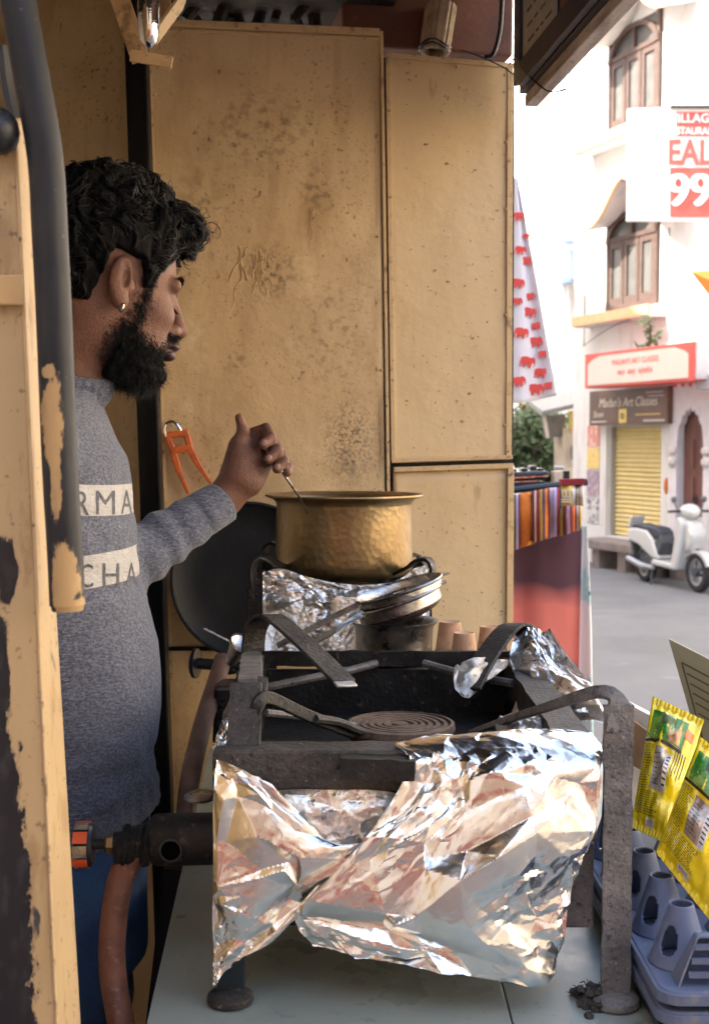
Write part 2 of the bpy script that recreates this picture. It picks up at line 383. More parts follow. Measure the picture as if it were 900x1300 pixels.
pmat('rust_iron', (.045, .041, .038), [
    Lr(scale=14, lo=.4, hi=.65, col=(.095, .088, .08), amt=.9),
    Lr(scale=45, lo=.5, hi=.66, col=(.10, .065, .045), amt=.5, by=(10, .45, .6)),
    Lr(scale=140, lo=.5, hi=.7, col=(.03, .026, .024), amt=.8),
    Lr(scale=230, lo=.64, hi=.7, col=(.30, .27, .24), amt=.7)],
    rough=.62, metal=.35, bump=[('noise', 160, .0022), ('noise', 30, .003)])
pmat('rust_pale', (.21, .20, .195), [
    Lr(scale=20, lo=.4, hi=.65, col=(.10, .096, .098), amt=.9),
    Lr(scale=60, lo=.55, hi=.66, col=(.15, .128, .112), amt=.5),
    Lr(scale=150, lo=.56, hi=.7, col=(.05, .045, .05), amt=.85),
    Lr(scale=220, lo=.62, hi=.7, col=(.42, .38, .34), amt=.7)],
    rough=.6, metal=.3, bump=[('noise', 180, .0022), ('noise', 30, .002)])
pmat('soot_iron', (.012, .0115, .0115), [
    Lr(scale=18, lo=.45, hi=.7, col=(.034, .031, .029), amt=.9),
    Lr(scale=90, lo=.6, hi=.7, col=(.11, .09, .075), amt=.7)], rough=.55, metal=.3, bump=[('noise', 130, .0018)])
pmat('blue_black_iron', (.012, .022, .032), [Lr(scale=50, lo=.6, hi=.7, col=(.10, .09, .08), amt=.7)], rough=.4, metal=.2, bump=[('noise', 90, .001)])
pmat('burner_iron', (.17, .115, .085), [Lr(scale=60, lo=.45, hi=.65, col=(.09, .065, .05), amt=.9), Lr(scale=160, lo=.6, hi=.7, col=(.25, .2, .17), amt=.7)],
    rough=.7, metal=.2, bump=[('noise', 150, .0015)])
pmat('foil', (.92, .90, .87), [Lr(scale=11, lo=.62, hi=.72, col=(.62, .52, .40), amt=.6)], rough=.13, metal=1,
    bump=[('noise', 40, .0007), ('voronoi', 60, .0005)], rvar=(16, .15, .30))
pmat('foil_dirty', (.86, .85, .82), [
    Lr(scale=26, lo=.56, hi=.64, col=(.30, .16, .07), amt=.9, by=(9, .45, .6)),
    Lr(scale=60, lo=.64, hi=.7, col=(.06, .045, .035), amt=.9, by=(12, .42, .56))], rough=.24, metal=.95,
    bump=[('noise', 85, .002), ('voronoi', 130, .001)], rvar=(20, .22, .45))
pmat('foil_ash', (.42, .41, .39), [
    Lr(scale=30, lo=.5, hi=.64, col=(.20, .18, .16), amt=.8),
    Lr(scale=70, lo=.62, hi=.7, col=(.12, .09, .07), amt=.8)], rough=.42, metal=.7, bump=[('noise', 70, .003)])
pmat('brass', (.31, .225, .115), [
    Lr(scale=7, lo=.42, hi=.7, col=(.20, .13, .06), amt=.85),
    Lr(scale=40, lo=.55, hi=.7, col=(.30, .20, .10), amt=.6)], rough=.34, metal=.85, bump=[('voronoi', 85, .0006), ('noise', 80, .0004)], rvar=(14, .28, .46))
pmat('steel', (.52, .50, .475), [Lr(scale=40, lo=.45, hi=.7, col=(.22, .205, .19), amt=.8)], rough=.3, metal=1, bump=[('noise', 60, .0006, (1, 1, 6))], rvar=(30, .2, .42))
pmat('steel_mesh', (.30, .26, .23), [Lr(scale=420, lo=.1, hi=.3, kind='voronoi', col=(.06, .045, .04)),
    Lr(scale=18, lo=.5, hi=.65, col=(.17, .09, .05), amt=.7)], rough=.38, metal=.8, bump=[('voronoi', 420, .0012)])
pmat('chrome', (.72, .70, .68), (), rough=.09, metal=1, bump=[('noise', 40, .0012)])
pmat('clay', (.50, .28, .16), [Lr(scale=22, lo=.4, hi=.65, col=(.62, .42, .28), amt=.8), Lr(scale=90, lo=.6, hi=.7, col=(.28, .15, .09), amt=.6)], rough=.75, bump=[('noise', 120, .0007), ('wave', 60, .0004, (0, 0, 1))])
pmat('orange_grip', (.62, .13, .03), [Lr(scale=30, lo=.5, hi=.7, col=(.20, .05, .02), amt=.8)], rough=.38)
pmat('orange_knob', (.80, .12, .03), [Lr(scale=60, lo=.55, hi=.7, col=(.45, .08, .03), amt=.7)], rough=.42)
pmat('hose', (.23, .095, .06), [Lr(scale=30, lo=.45, hi=.68, col=(.13, .05, .035), amt=.9), Lr(scale=80, lo=.62, hi=.7, col=(.33, .20, .15), amt=.6)], rough=.55, bump=[('noise', 90, .0012)])
pmat('hose_dirty', (.15, .08, .055), [Lr(scale=16, lo=.4, hi=.65, col=(.27, .17, .12), amt=.8)], rough=.6, bump=[('noise', 90, .0012)])
pmat('tawa_iron', (.005, .0055, .007), [Lr(scale=12, lo=.45, hi=.7, col=(.011, .011, .013), amt=.8)], rough=.5, spec=.3, bump=[('noise', 120, .0006)])
pmat('counter_stone', (.30, .34, .31), [
    Lr(scale=5, lo=.4, hi=.7, col=(.24, .28, .26), amt=.8),
    Lr(scale=45, lo=.62, hi=.68, col=(.12, .13, .12), amt=.6, by=(7, .42, .6)),
    Lr(scale=120, lo=.7, hi=.74, col=(.06, .06, .05), amt=.8)], rough=.32, bump=[('noise', 50, .0006)], rvar=(9, .22, .48))
pmat('dark_void', (.002, .002, .002), (), rough=.95, spec=.05)
pmat('soot_wood', (.022, .018, .015), [Lr(scale=14, lo=.45, hi=.7, col=(.075, .06, .048), amt=.9, stretch=(1, 1, .2)), Lr(scale=60, lo=.62, hi=.7, col=(.16, .13, .1), amt=.5)], rough=.75, bump=[('noise', 40, .004)])
pmat('cream_cloth', (.46, .36, .25), [Lr(scale=30, lo=.45, hi=.65, col=(.26, .19, .13), amt=.8)], rough=.85, bump=[('noise', 120, .001)])
pmat('redbrown_card', (.15, .062, .042), [Lr(scale=7, lo=.4, hi=.7, col=(.095, .042, .032), amt=.9), Lr(scale=50, lo=.6, hi=.7, col=(.22, .12, .08), amt=.5)], rough=.75, bump=[('noise', 60, .0012)])
pmat('faded_ink', (.10, .075, .06), (), rough=.8)
pmat('cardboard', (.40, .26, .15), [Lr(scale=30, lo=.5, hi=.7, col=(.30, .18, .10), amt=.6)], rough=.85)
pmat('white_card', (.72, .70, .66), [Lr(scale=30, lo=.5, hi=.7, col=(.60, .57, .52), amt=.5)], rough=.6)
pmat('board_dark', (.030, .024, .026), [Lr(scale=9, lo=.5, hi=.7, col=(.06, .05, .05), amt=.6)], rough=.4)
pmat('board_wood', (.66, .56, .50), [Lr(scale=30, lo=.45, hi=.7, col=(.22, .15, .11), amt=.8, stretch=(1, .15, 1)), Lr(scale=70, lo=.6, hi=.7, col=(.10, .07, .05), amt=.6)], rough=.6, bump=[('noise', 60, .001)])
pmat('poster_cream', (.44, .39, .31), [Lr(scale=22, lo=.5, hi=.72, col=(.34, .28, .21), amt=.8)], rough=.5)
pmat('poster_brown', (.12, .055, .038), [Lr(scale=16, lo=.45, hi=.62, col=(.30, .15, .07), amt=.8)], rough=.4)
pmat('gold_line', (.36, .29, .19), (), rough=.5)
pmat('skin', (.205, .098, .062), [
    Lr(scale=26, lo=.4, hi=.66, col=(.145, .064, .042), amt=.85),
    Lr(scale=70, lo=.55, hi=.7, col=(.23, .10, .07), amt=.5),
    Lr(scale=240, lo=.5, hi=.7, col=(.12, .056, .038), amt=.4)], rough=.5, bump=[('noise', 420, .0005), ('voronoi', 300, .0005), ('noise', 60, .0012)], spec=.4)
MATS['skin'].node_tree.nodes['Principled BSDF'].inputs['Subsurface Weight'].default_value = .08
MATS['skin'].node_tree.nodes['Principled BSDF'].inputs['Subsurface Radius'].default_value = (.012, .004, .002)
pmat('lip', (.075, .032, .031), [Lr(scale=90, lo=.4, hi=.7, col=(.07, .03, .03), amt=.6)], rough=.4)
pmat('nail', (.40, .22, .17), (), rough=.28)
pmat('hair', (.0045, .0042, .0048), [Lr(scale=60, lo=.5, hi=.7, col=(.008, .0075, .008), amt=.7)], rough=.34, spec=.45)
pmat('hair_base', (.004, .0036, .004), (), rough=.75, spec=.15, bump=[('noise', 110, .004, (1, 1, .35))])
pmat('knit', (.088, .102, .145), [
    Lr(scale=240, lo=.42, hi=.6, col=(.18, .195, .245), amt=.85, detail=2, stretch=(.6, .6, 1.3)),
    Lr(scale=330, lo=.56, hi=.66, col=(.045, .05, .075), amt=.9, detail=2, stretch=(.7, .7, 1.3))], rough=.95, bump=[('noise', 210, .0036, (.6, .6, 1.4)), ('noise', 14, .012, (.5, .5, 1.6))], sheen=.25)
pmat('knit_white', (.55, .53, .50), [Lr(scale=230, lo=.45, hi=.62, col=(.40, .39, .38), amt=.8, detail=2)], rough=.95, bump=[('noise', 230, .0028)], sheen=.2)
pmat('knit_sleeve', (.085, .088, .105), [
    Lr(scale=260, lo=.42, hi=.6, col=(.15, .15, .17), amt=.8, detail=2, stretch=(1, 1, .55))], rough=.95, bump=[('noise', 230, .0028), ('noise', 22, .006, (1, 1, 1))], sheen=.25)
pmat('denim', (.03, .095, .25), [Lr(scale=12, lo=.4, hi=.7, col=(.018, .05, .14), amt=.9), Lr(scale=300, lo=.5, hi=.7, col=(.06, .12, .25), amt=.5)], rough=.85, bump=[('noise', 250, .001), ('noise', 16, .008)])
pmat('tray_plastic', (.105, .135, .235), [Lr(scale=14, lo=.45, hi=.7, col=(.14, .16, .23), amt=.7), Lr(scale=40, lo=.58, hi=.7, col=(.22, .215, .22), amt=.7)], rough=.55, bump=[('noise', 90, .0006)])
pmat('pack_yellow', (.90, .68, .008), [Lr(scale=20, lo=.5, hi=.7, col=(.80, .56, .008), amt=.6)], rough=.2, bump=[('noise', 26, .006)], coat=.6)
pmat('pack_green', (.03, .20, .025), [Lr(scale=40, lo=.45, hi=.6, col=(.16, .35, .04), amt=.9), Lr(scale=60, lo=.6, hi=.68, col=(.35, .45, .12), amt=.6)], rough=.22, bump=[('noise', 26, .006)], coat=.6)
pmat('pack_noodle', (.55, .33, .10), [Lr(scale=90, lo=.45, hi=.6, col=(.35, .14, .04), amt=.9)], rough=.3, coat=.5)
pmat('pack_clear', (.30, .19, .13), [Lr(scale=34, lo=.45, hi=.62, col=(.60, .56, .52), amt=.9, stretch=(1, 1, .4))], rough=.12, coat=.8, bump=[('noise', 50, .003)])
pmat('pack_ink', (.035, .03, .015), (), rough=.4)
pmat('pack_white', (.66, .64, .66), [Lr(scale=60, lo=.5, hi=.62, col=(.40, .39, .42), amt=.7)], rough=.3, coat=.4)
pmat('pack_orange', (.80, .16, .03), (), rough=.3, coat=.4)
pmat('board_green', (.40, .40, .29), [Lr(scale=18, lo=.4, hi=.7, col=(.33, .33, .23), amt=.7)], rough=.5)
pmat('board_line', (.13, .13, .10), (), rough=.6)
pmat('asphalt', (.15, .146, .146), [Lr(scale=.35, lo=.5, hi=.53, col=(.12, .117, .115), amt=.7), Lr(scale=1.2, lo=.4, hi=.7, col=(.19, .185, .18), amt=.8), Lr(scale=9, lo=.45, hi=.7, col=(.16, .155, .15), amt=.6),
    Lr(scale=160, lo=.5, hi=.7, col=(.26, .25, .25), amt=.7), Lr(scale=3, lo=.64, hi=.68, col=(.26, .25, .24), amt=.6, stretch=(.3, 1, 1)), Lr(scale=5, lo=.66, hi=.68, col=(.10, .10, .10), amt=.6, stretch=(.25, 1.5, 1))], rough=.85, bump=[('noise', 140, .004)])
pmat('plaster_white', (.70, .675, .65), [Lr(scale=1.5, lo=.4, hi=.75, col=(.62, .585, .555), amt=.7), Lr(scale=5, lo=.55, hi=.72, col=(.46, .42, .39), amt=.6, stretch=(1, 1, .25))], rough=.9, bump=[('noise', 30, .004)])
pmat('plaster_cream', (.70, .61, .48), [Lr(scale=1.5, lo=.4, hi=.75, col=(.62, .53, .40), amt=.6)], rough=.9, bump=[('noise', 30, .004)])
pmat('plaster_pink', (.66, .58, .55), [Lr(scale=4, lo=.4, hi=.7, col=(.55, .5, .5), amt=.7)], rough=.9)
pmat('plaster_pale', (.66, .62, .64), [Lr(scale=6, lo=.4, hi=.7, col=(.56, .52, .55), amt=.7)], rough=.9)
pmat('plaster_grey', (.42, .40, .42), [Lr(scale=6, lo=.4, hi=.7, col=(.52, .5, .52), amt=.7)], rough=.9)
pmat('orange_trim', (.80, .40, .20), [Lr(scale=8, lo=.4, hi=.7, col=(.75, .48, .30), amt=.6)], rough=.7)
pmat('window_wood', (.07, .042, .034), [Lr(scale=12, lo=.4, hi=.7, col=(.11, .07, .055), amt=.7)], rough=.6)
pmat('window_glass', (.09, .09, .085), [Lr(scale=3, lo=.4, hi=.7, col=(.14, .135, .125), amt=.7)], rough=.18)
pmat('sign_red', (.66, .09, .07), (), rough=.45)
pmat('reflection_red', (.34, .035, .05), (), rough=.9)
pmat('sign_cream', (.60, .54, .47), [Lr(scale=3, lo=.4, hi=.75, col=(.54, .48, .41), amt=.6)], rough=.5)
pmat('sign_brown', (.085, .052, .040), [Lr(scale=2.2, lo=.45, hi=.7, col=(.20, .085, .055), amt=.8)], rough=.45)
pmat('sign_white', (.82, .80, .78), (), rough=.5)
pmat('sign_yellow', (.72, .55, .14), (), rough=.5)
pmat('shutter_yellow', (.74, .61, .30), [Lr(scale=5, lo=.4, hi=.7, col=(.66, .50, .18), amt=.7)], rough=.5)
pmat('door_brown', (.13, .05, .04), [Lr(scale=14, lo=.4, hi=.7, col=(.18, .08, .06), amt=.8, stretch=(1, 1, .2))], rough=.6)
pmat('stone_step', (.26, .21, .19), [Lr(scale=5, lo=.4, hi=.7, col=(.18, .145, .13), amt=.8)], rough=.9, bump=[('noise', 20, .01)])
pmat('scooter_white', (.56, .55, .53), [Lr(scale=9, lo=.5, hi=.75, col=(.46, .44, .41), amt=.5)], rough=.28, coat=.4)
pmat('scooter_grey', (.06, .065, .075), (), rough=.5)
pmat('seat_black', (.035, .038, .048), (), rough=.55)
pmat('rubber', (.022, .022, .024), [Lr(scale=30, lo=.5, hi=.7, col=(.06, .055, .05), amt=.6)], rough=.8)
pmat('alloy', (.42, .42, .44), (), rough=.4, metal=.8)
pmat('lamp_glass', (.75, .73, .66), (), rough=.12)
pmat('lamp_red', (.45, .03, .02), (), rough=.2)
pmat('mirror_grey', (.10, .10, .11), (), rough=.3)
pmat('cloth_white', (.68, .66, .72), [Lr(scale=8, lo=.4, hi=.7, col=(.60, .58, .66), amt=.5)], rough=.9, bump=[('noise', 200, .0006)])
pmat('print_red', (.62, .07, .06), (), rough=.9)
pmat('cloth_plum', (.085, .038, .055), [Lr(scale=12, lo=.4, hi=.7, col=(.065, .03, .045), amt=.7)], rough=.92, bump=[('noise', 220, .0008)])
pmat('cloth_teal', (.74, .75, .74), [Lr(scale=9, lo=.52, hi=.58, col=(.35, .60, .60), amt=.8, detail=3), Lr(scale=14, lo=.63, hi=.66, col=(.03, .16, .22))], rough=.9)
pmat('leaf', (.075, .115, .05), [Lr(scale=4, lo=.4, hi=.7, col=(.12, .16, .075), amt=.9), Lr(scale=9, lo=.55, hi=.7, col=(.03, .06, .02), amt=.7)], rough=.7)
pmat('bark', (.10, .075, .055), [Lr(scale=20, lo=.4, hi=.7, col=(.06, .045, .035))], rough=.9)
pmat('flag_orange', (.60, .15, .025), (), rough=.85)
pmat('booth_yellow', (.66, .50, .16), [Lr(scale=5, lo=.4, hi=.7, col=(.58, .40, .12), amt=.7)], rough=.8)
pmat('booth_cream', (.66, .56, .44), [Lr(scale=5, lo=.4, hi=.7, col=(.56, .46, .36), amt=.7)], rough=.8)
pmat('tin_grey', (.20, .19, .18), [Lr(scale=9, lo=.4, hi=.7, col=(.13, .12, .11), amt=.7)], rough=.6)
pmat('blue_pipe', (.30, .42, .62), (), rough=.5)
pmat('black_plastic', (.014, .014, .018), (), rough=.3)
for nm, c in (('stripe_orange', (.72, .21, .03)), ('stripe_maroon', (.24, .02, .03)), ('stripe_navy', (.05, .035, .10)), ('stripe_lilac', (.52, .40, .62)),
              ('stripe_mustard', (.42, .26, .05)), ('stripe_olive', (.10, .10, .03)), ('stripe_white', (.68, .64, .62)), ('stripe_gold', (.58, .40, .08))):
    pmat(nm, c, [Lr(scale=60, lo=.45, hi=.7, col=tuple(x * .75 for x in c), amt=.7)], rough=.92, bump=[('noise', 260, .0008)])
pmat('poster_a', (.55, .22, .17), [Lr(scale=14, lo=.5, hi=.6, col=(.70, .45, .38))], rough=.5)
pmat('poster_b', (.70, .50, .16), [Lr(scale=14, lo=.6, hi=.66, col=(.16, .16, .24))], rough=.5)
pmat('poster_c', (.30, .22, .30), [Lr(scale=14, lo=.5, hi=.6, col=(.55, .40, .36))], rough=.5)
pmat('poster_d', (.60, .58, .56), [Lr(scale=14, lo=.5, hi=.58, col=(.16, .15, .20))], rough=.5)

# ---------------------------------------------------------------- ground, street, stall-side and opposite buildings
COUNTER_Z, FLOOR_Z = 1.354, .5
struct(MB().add([(-400, -400, 0), (400, -400, 0), (400, 900, 0), (-400, 900, 0)], [(0, 1, 2, 3)]).build('street', 'asphalt'))
struct(MB().box((-1.3, 1.4, FLOOR_Z / 2), (4.2, 6.4, FLOOR_Z)).build('stall_floor', 'stone_step'))

# opposite row: facade coordinates s (along, towards far left), n (out to street), z
FD = Vector((-.350, .937, 0)).normalized(); FN = Vector((-.937, -.350, 0)).normalized(); FO = Vector((4.63, 19.0, 0))
def Fp(s, n, z): return FO + FD * s + FN * n + Vector((0, 0, z))
def s_of(px): return (18784 / (px + 148) - 19.0) / .937
def z_of(px, py, n=0):
    d = ray(px, py); p0 = FO + FN * n
    t = (p0.x * FN.x + p0.y * FN.y) / (d.x * FN.x + d.y * FN.y); return CAM_Z + d.z * t
def fs(px, n=0):                              # s of the facade point (pushed out by n) under pixel column px
    d = ray(px, 560); p0 = FO + FN * n; t = (p0.x * FN.x + p0.y * FN.y) / (d.x * FN.x + d.y * FN.y)
    return (Vector((d.x * t, d.y * t, 0)) - p0).dot(FD)
def fbox(mb, s0, s1, n0, n1, z0, z1):
    return mb.hexa([Fp(s0, n0, z0), Fp(s1, n0, z0), Fp(s1, n1, z0), Fp(s0, n1, z0)], (0, 0, z1 - z0))
def wall_holes(mb, s0, s1, z0, z1, holes, n0, n1):
    S = sorted({s0, s1, *[h[0] for h in holes], *[h[1] for h in holes]}); Z = sorted({z0, z1, *[h[2] for h in holes], *[h[3] for h in holes]})
    for a, b in zip(S, S[1:]):
        run = None
        for c, d in zip(Z, Z[1:]):
            m = ((a + b) / 2, (c + d) / 2)
            hole = any(h[0] < m[0] < h[1] and h[2] < m[1] < h[3] for h in holes)
            if hole:
                if run: fbox(mb, a, b, n0, n1, *run)
                run = None
            else: run = (run[0], d) if run else (c, d)
        if run: fbox(mb, a, b, n0, n1, *run)
def arch_window(root, s0, s1, z0, z1, bays=3):
    """wooden window: frame, arched transom, tall narrow sashes with panes"""
    w = s1 - s0; zt = z0 + (z1 - z0) * .70
    fr = MB(); t = .07
    fbox(fr, s0, s0 + t, -.02, .06, z0, z1); fbox(fr, s1 - t, s1, -.02, .06, z0, z1)
    fbox(fr, s0 + t, s1 - t, -.02, .06, z0, z0 + t); fbox(fr, s0 + t, s1 - t, -.02, .062, zt, zt + t)
    fbox(fr, (s0 + s1) / 2 - .03, (s0 + s1) / 2 + .03, -.02, .058, zt + t, z1 - .02)
    ring = []; N = 12
    for k in range(N):
        a0, a1 = math.pi * k / N, math.pi * (k + 1) / N; c = (s0 + s1) / 2; ro, ri = w / 2, w / 2 - t * 1.4; hz = z1 - zt - .02
        q = [Fp(c + math.cos(a0) * ri, -.02, zt + math.sin(a0) * (hz - t)), Fp(c + math.cos(a0) * ro, -.02, zt + math.sin(a0) * hz),
             Fp(c + math.cos(a1) * ro, -.02, zt + math.sin(a1) * hz), Fp(c + math.cos(a1) * ri, -.02, zt + math.sin(a1) * (hz - t))]
        fr.hexa(q, FN * .10)
    win = fr.build('window', 'window_wood', root)
    for b in range(bays):
        a0 = s0 + t + (w - 2 * t) * b / bays; a1 = s0 + t + (w - 2 * t) * (b + 1) / bays
        sh = MB(); wall_holes(sh, a0 + .01, a1 - .01, z0 + t, zt, [(a0 + .09, a1 - .09, z0 + t + .12, zt - .1)], 0, .045)
        sh.build('sash', 'window_wood', win)
        fbox(MB(), a0 + .085, a1 - .085, .008, .018, z0 + t + .11, zt - .09).build('pane', 'window_glass', win)
    fbox(MB(), s0 + .02, s1 - .02, -.012, 0, zt + .03, z1 - .03).build('pane', 'window_glass', win)
    return win
def hood(root, s0, s1, z, rise, depth):       # curved chajja above a window, white with orange edge
    N = 18; A = MB(); E = MB()
    def curve(t): return z + rise * (math.exp(-((t - .5) / .22) ** 2)) - .10 * abs(2 * t - 1)
    pr = [(s0 + (s1 - s0) * k / N, curve(k / N)) for k in range(N + 1)]
    for (a, za), (b, zb) in zip(pr, pr[1:]):
        A.hexa([Fp(a, .005, za), Fp(b, .005, zb), Fp(b, depth, zb - .10), Fp(a, depth, za - .10)], (0, 0, .07))
        E.hexa([Fp(a, depth, za - .12), Fp(b, depth, zb - .12), Fp(b, depth + .05, zb - .12), Fp(a, depth + .05, za - .12)], (0, 0, .13))
    h = A.build('window_hood', 'plaster_white', root); E.build('hood_edge', 'orange_trim', h)

ws0, ws1 = fs(834), fs(770)
win_zs = [(z_of(800, 391), z_of(800, 266)), (z_of(800, 162), z_of(800, 32)), (9.6, 11.1)]
hs0, hs1 = fs(839), fs(769); door0, door1 = fs(900), fs(866)
HZ0, HZ1 = z_of(800, 684), z_of(800, 541)
MB_S1, MB_S0 = fs(727), -9.0
holes = [(ws0, ws1, a, b) for a, b in win_zs] + [(hs0, hs1, HZ0, HZ1), (door0, door1, .28, 2.55)]
extra = []
for k in range(3):
    c = -3.4 - 2.4 * k
    for a, b in win_zs: extra.append((c - .6, c + .6, a, b))
    if k: extra.append((c - .8, c + .8, .3, 2.5))
B1 = thing('white_building', Fp(-3, -3, 0), 'white plastered three-storey building with brown arched windows, across the street', 'building')
w = MB(); wall_holes(w, MB_S0, MB_S1, 0, 12.2, holes + extra, -.28, 0)
fbox(w, MB_S0, MB_S1, -7, -.9, 0, 12.2); fbox(w, MB_S0 + .001, MB_S0 + .28, -.9, -.28, 0, 12.2); fbox(w, MB_S1 - .28, MB_S1 - .001, -.9, -.28, 0, 12.2)
w.build('wall', 'plaster_white', B1)
for (a, b, c, d) in [h for h in holes[:3]] + [e for e in extra if e[2] > 3]: arch_window(B1, a, b, c, d)
for a, b in win_zs:
    hood(B1, fs(838, .45) - .1, fs(738, .45), b - .08, .55, .45)
    sl_ = MB(); fbox(sl_, ws0 - .18, ws1 + .55, .004, .30, a - .22, a - .06); si = sl_.build('window_sill', 'plaster_white', B1)
    fbox(MB(), ws0 - .2, ws1 + .57, .3, .34, a - .2, a - .05).build('sill_edge', 'orange_trim', si)
# roller shutter with ribs, jambs and step
sh = thing('roller_shutter', Fp((hs0 + hs1) / 2, -.2, HZ0), 'closed yellow roller shutter below the brown shop sign', 'shutter')
nr = 24; hz = (HZ1 - HZ0) / nr
for k in range(nr):
    z0 = HZ0 + k * hz
    MB().add([Fp(hs0 + .03, -.19, z0 + .002), Fp(hs1 - .03, -.19, z0 + .002), Fp(hs1 - .03, -.155, z0 + hz * .45), Fp(hs0 + .03, -.155, z0 + hz * .45), Fp(hs1 - .03, -.19, z0 + hz), Fp(hs0 + .03, -.19, z0 + hz)],
             [(0, 1, 2, 3), (3, 2, 4, 5)]).build('slat', 'shutter_yellow', sh)
fbox(MB(), hs1 - .03, hs1 - .001, -.2, -.1, HZ0, HZ1).build('guide_rail', 'alloy', sh); fbox(MB(), hs0 + .001, hs0 + .03, -.2, -.1, HZ0, HZ1).build('guide_rail', 'alloy', sh)
stp = MB(); fbox(stp, fs(846, .5), fs(735, .5), .003, .55, HZ0 - .16, HZ0 - .02); step = struct(stp.build('shop_step', 'stone_step', bevel=.02))
for k in range(3):
    a = fs(835, .4) + k * .75; fbox(MB(), a, a + .22, .05, .45, 0, HZ0 - .16).build('step_block', 'stone_step', step)
fbox(MB(), fs(900, .3) - .6, fs(852, .3), .003, .3, 0, .25).build('door_step', 'stone_step', step)
# carved cusped doorway
dr = thing('carved_doorway', Fp((door0 + door1) / 2, 0, .28), 'brown door in a pink cusped stone arch behind the scooter', 'doorway')
dw = door1 - door0
sur = MB(); N = 40; o0, o1 = door0 - .16, door1 + .16; ztop = 2.95
def cusp(t):                                   # inner arch height above the spring line
    u = abs(2 * t - 1); return 1.95 + .55 * math.sqrt(max(0, 1 - u * u)) - .07 * abs(math.sin(u * math.pi * 3.5))
for k in range(N):
    a, b = door0 + dw * k / N, door0 + dw * (k + 1) / N
    sur.hexa([Fp(a, .0035, cusp(k / N)), Fp(b, .0035, cusp((k + 1) / N)), Fp(b, .0035, ztop), Fp(a, .0035, ztop)], FN * .10)
fbox(sur, o0, door0, .0035, .1035, .28, ztop); fbox(sur, door1, o1, .0035, .1035, .28, ztop)
ds = sur.build('arch_surround', 'plaster_pale', dr)
for a in (door0 - .14, door1 + .03):
    for z in (1.70, 1.86): MB().ball(Fp(a + .055, .10, z), (.09, .09, .08), 8).build('carved_knob', 'plaster_pink', ds)
cor = MB(); fbox(cor, o0 - .06, o1 + .06, .004, .16, ztop + .002, ztop + .1); cor.build('cornice', 'plaster_pink', ds)
for k in range(5): MB().ball(Fp(o0 + .12 + (o1 - o0 - .24) * k / 4, .105, ztop - .12), (.045, .045, .05), 6).build('red_flower', 'sign_red', ds)
for k in range(2):
    a = door0 + .01 + dw * .5 * k; lf = MB(); fbox(lf, a, a + dw * .49, -.075, -.03, .3, 2.5); l = lf.build('door_leaf', 'door_brown', dr)
    for z in (.5, 1.05, 1.6): fbox(MB(), a + .05, a + dw * .43, -.03, -.012, z, z + .42).build('door_panel', 'door_brown', l)
MB().tube([Fp(door0 + dw * .5 + math.cos(t) * .05, -.0, 1.15 + math.sin(t) * .06) for t in np.linspace(0, 6.28, 12)], .012, 6).build('ring_handle', 'board_dark', dr)
# shop signs
def slab_sign(name, label, px0, px1, zb0, zt0, n0, n1, matn, tilt=0):
    a, b = fs(px1, n1), fs(px0, n1)
    r = thing(name, Fp((a + b) / 2, n0, zb0), label, 'sign'); m = MB(); fbox(m, a, b, n0, n1, zb0, zt0); m.build('panel', matn, r, bevel=.01)
    return r, a, b
def sign_M(s, z, n): # text frame: x to the viewer's right (towards -s), y up
    X = -FD; Z = Vector((0, 0, 1)); Nn = FN
    M = Matrix.Identity(4)
    for i in range(3): M[i][0] = X[i]; M[i][1] = Z[i]; M[i][2] = Nn[i]; M[i][3] = Fp(s, n, z)[i]
    return M
zb, zt = z_of(800, 489, .7), z_of(800, 443, .7)
r1, a, b = slab_sign('light_box_sign', 'white light-box sign with red border and red lettering over the shop', 741, 879, zb, zt, .25, .7, 'sign_red')
cx = (a + b) / 2; h = zt - zb; W = b - a
pl = [(-.46, -.42), (.46, -.42), (.46, .18), (.42, .30), (.34, .40), (-.34, .40), (-.42, .30), (-.46, .18)]
MB().prism([sign_M(cx, (zb + zt) / 2, .703) @ Vector((x * W, y * h, 0)) for x, y in pl], FN * .012).build('face', 'sign_cream', r1)
m = MB(); lettering(m, "MADAN'S ART CLASSES", h * .22, sign_M(cx, zb + h * .66, .717), sx=1.0); m.build('lettering', 'sign_red', r1, fix=False)
m = MB(); lettering(m, "मदन  आर्ट  क्लासेज", h * .22, sign_M(cx, zb + h * .36, .717), sx=1.0); m.build('lettering', 'sign_red', r1, fix=False)
m = MB(); fbox(m, a - .03, a - .002, .27, .68, zb + .02, zt - .02); m.build('end_plate', 'plaster_grey', r1)
zb, zt = z_of(800, 539, .2), z_of(800, 493, .2)
r2, a, b = slab_sign('painted_shop_sign', 'brown painted shop board with cream script above the yellow shutter', 747, 846, zb, zt, .05, .2, 'sign_brown')
cx = (a + b) / 2; h = zt - zb; W = b - a
m = MB(); lettering(m, "Madan's Art Classes", h * .36, sign_M(cx - .01 * W, zb + h * .62, .203), shear=.25); m.build('lettering', 'sign_cream', r2, fix=False)
m = MB(); lettering(m, "Soon", h * .26, sign_M(cx + .37 * W, zb + h * .30, .203), shear=.25); m.build('lettering', 'sign_cream', r2, fix=False)
MB().prism([sign_M(cx + .04 * W, zb + h * .24, .203) @ Vector((x, y, 0)) for x, y in ((-.10, -.11), (.11, -.11), (.11, .11), (-.10, .11))], FN * .008).build('emblem', 'sign_yellow', r2)
MB().lathe([(.05, 0), (.05, .006), (.02, .006), (.02, 0)], sign_M(cx + .04 * W, zb + h * .24, .2115), 12).build('emblem_ring', 'sign_brown', r2)
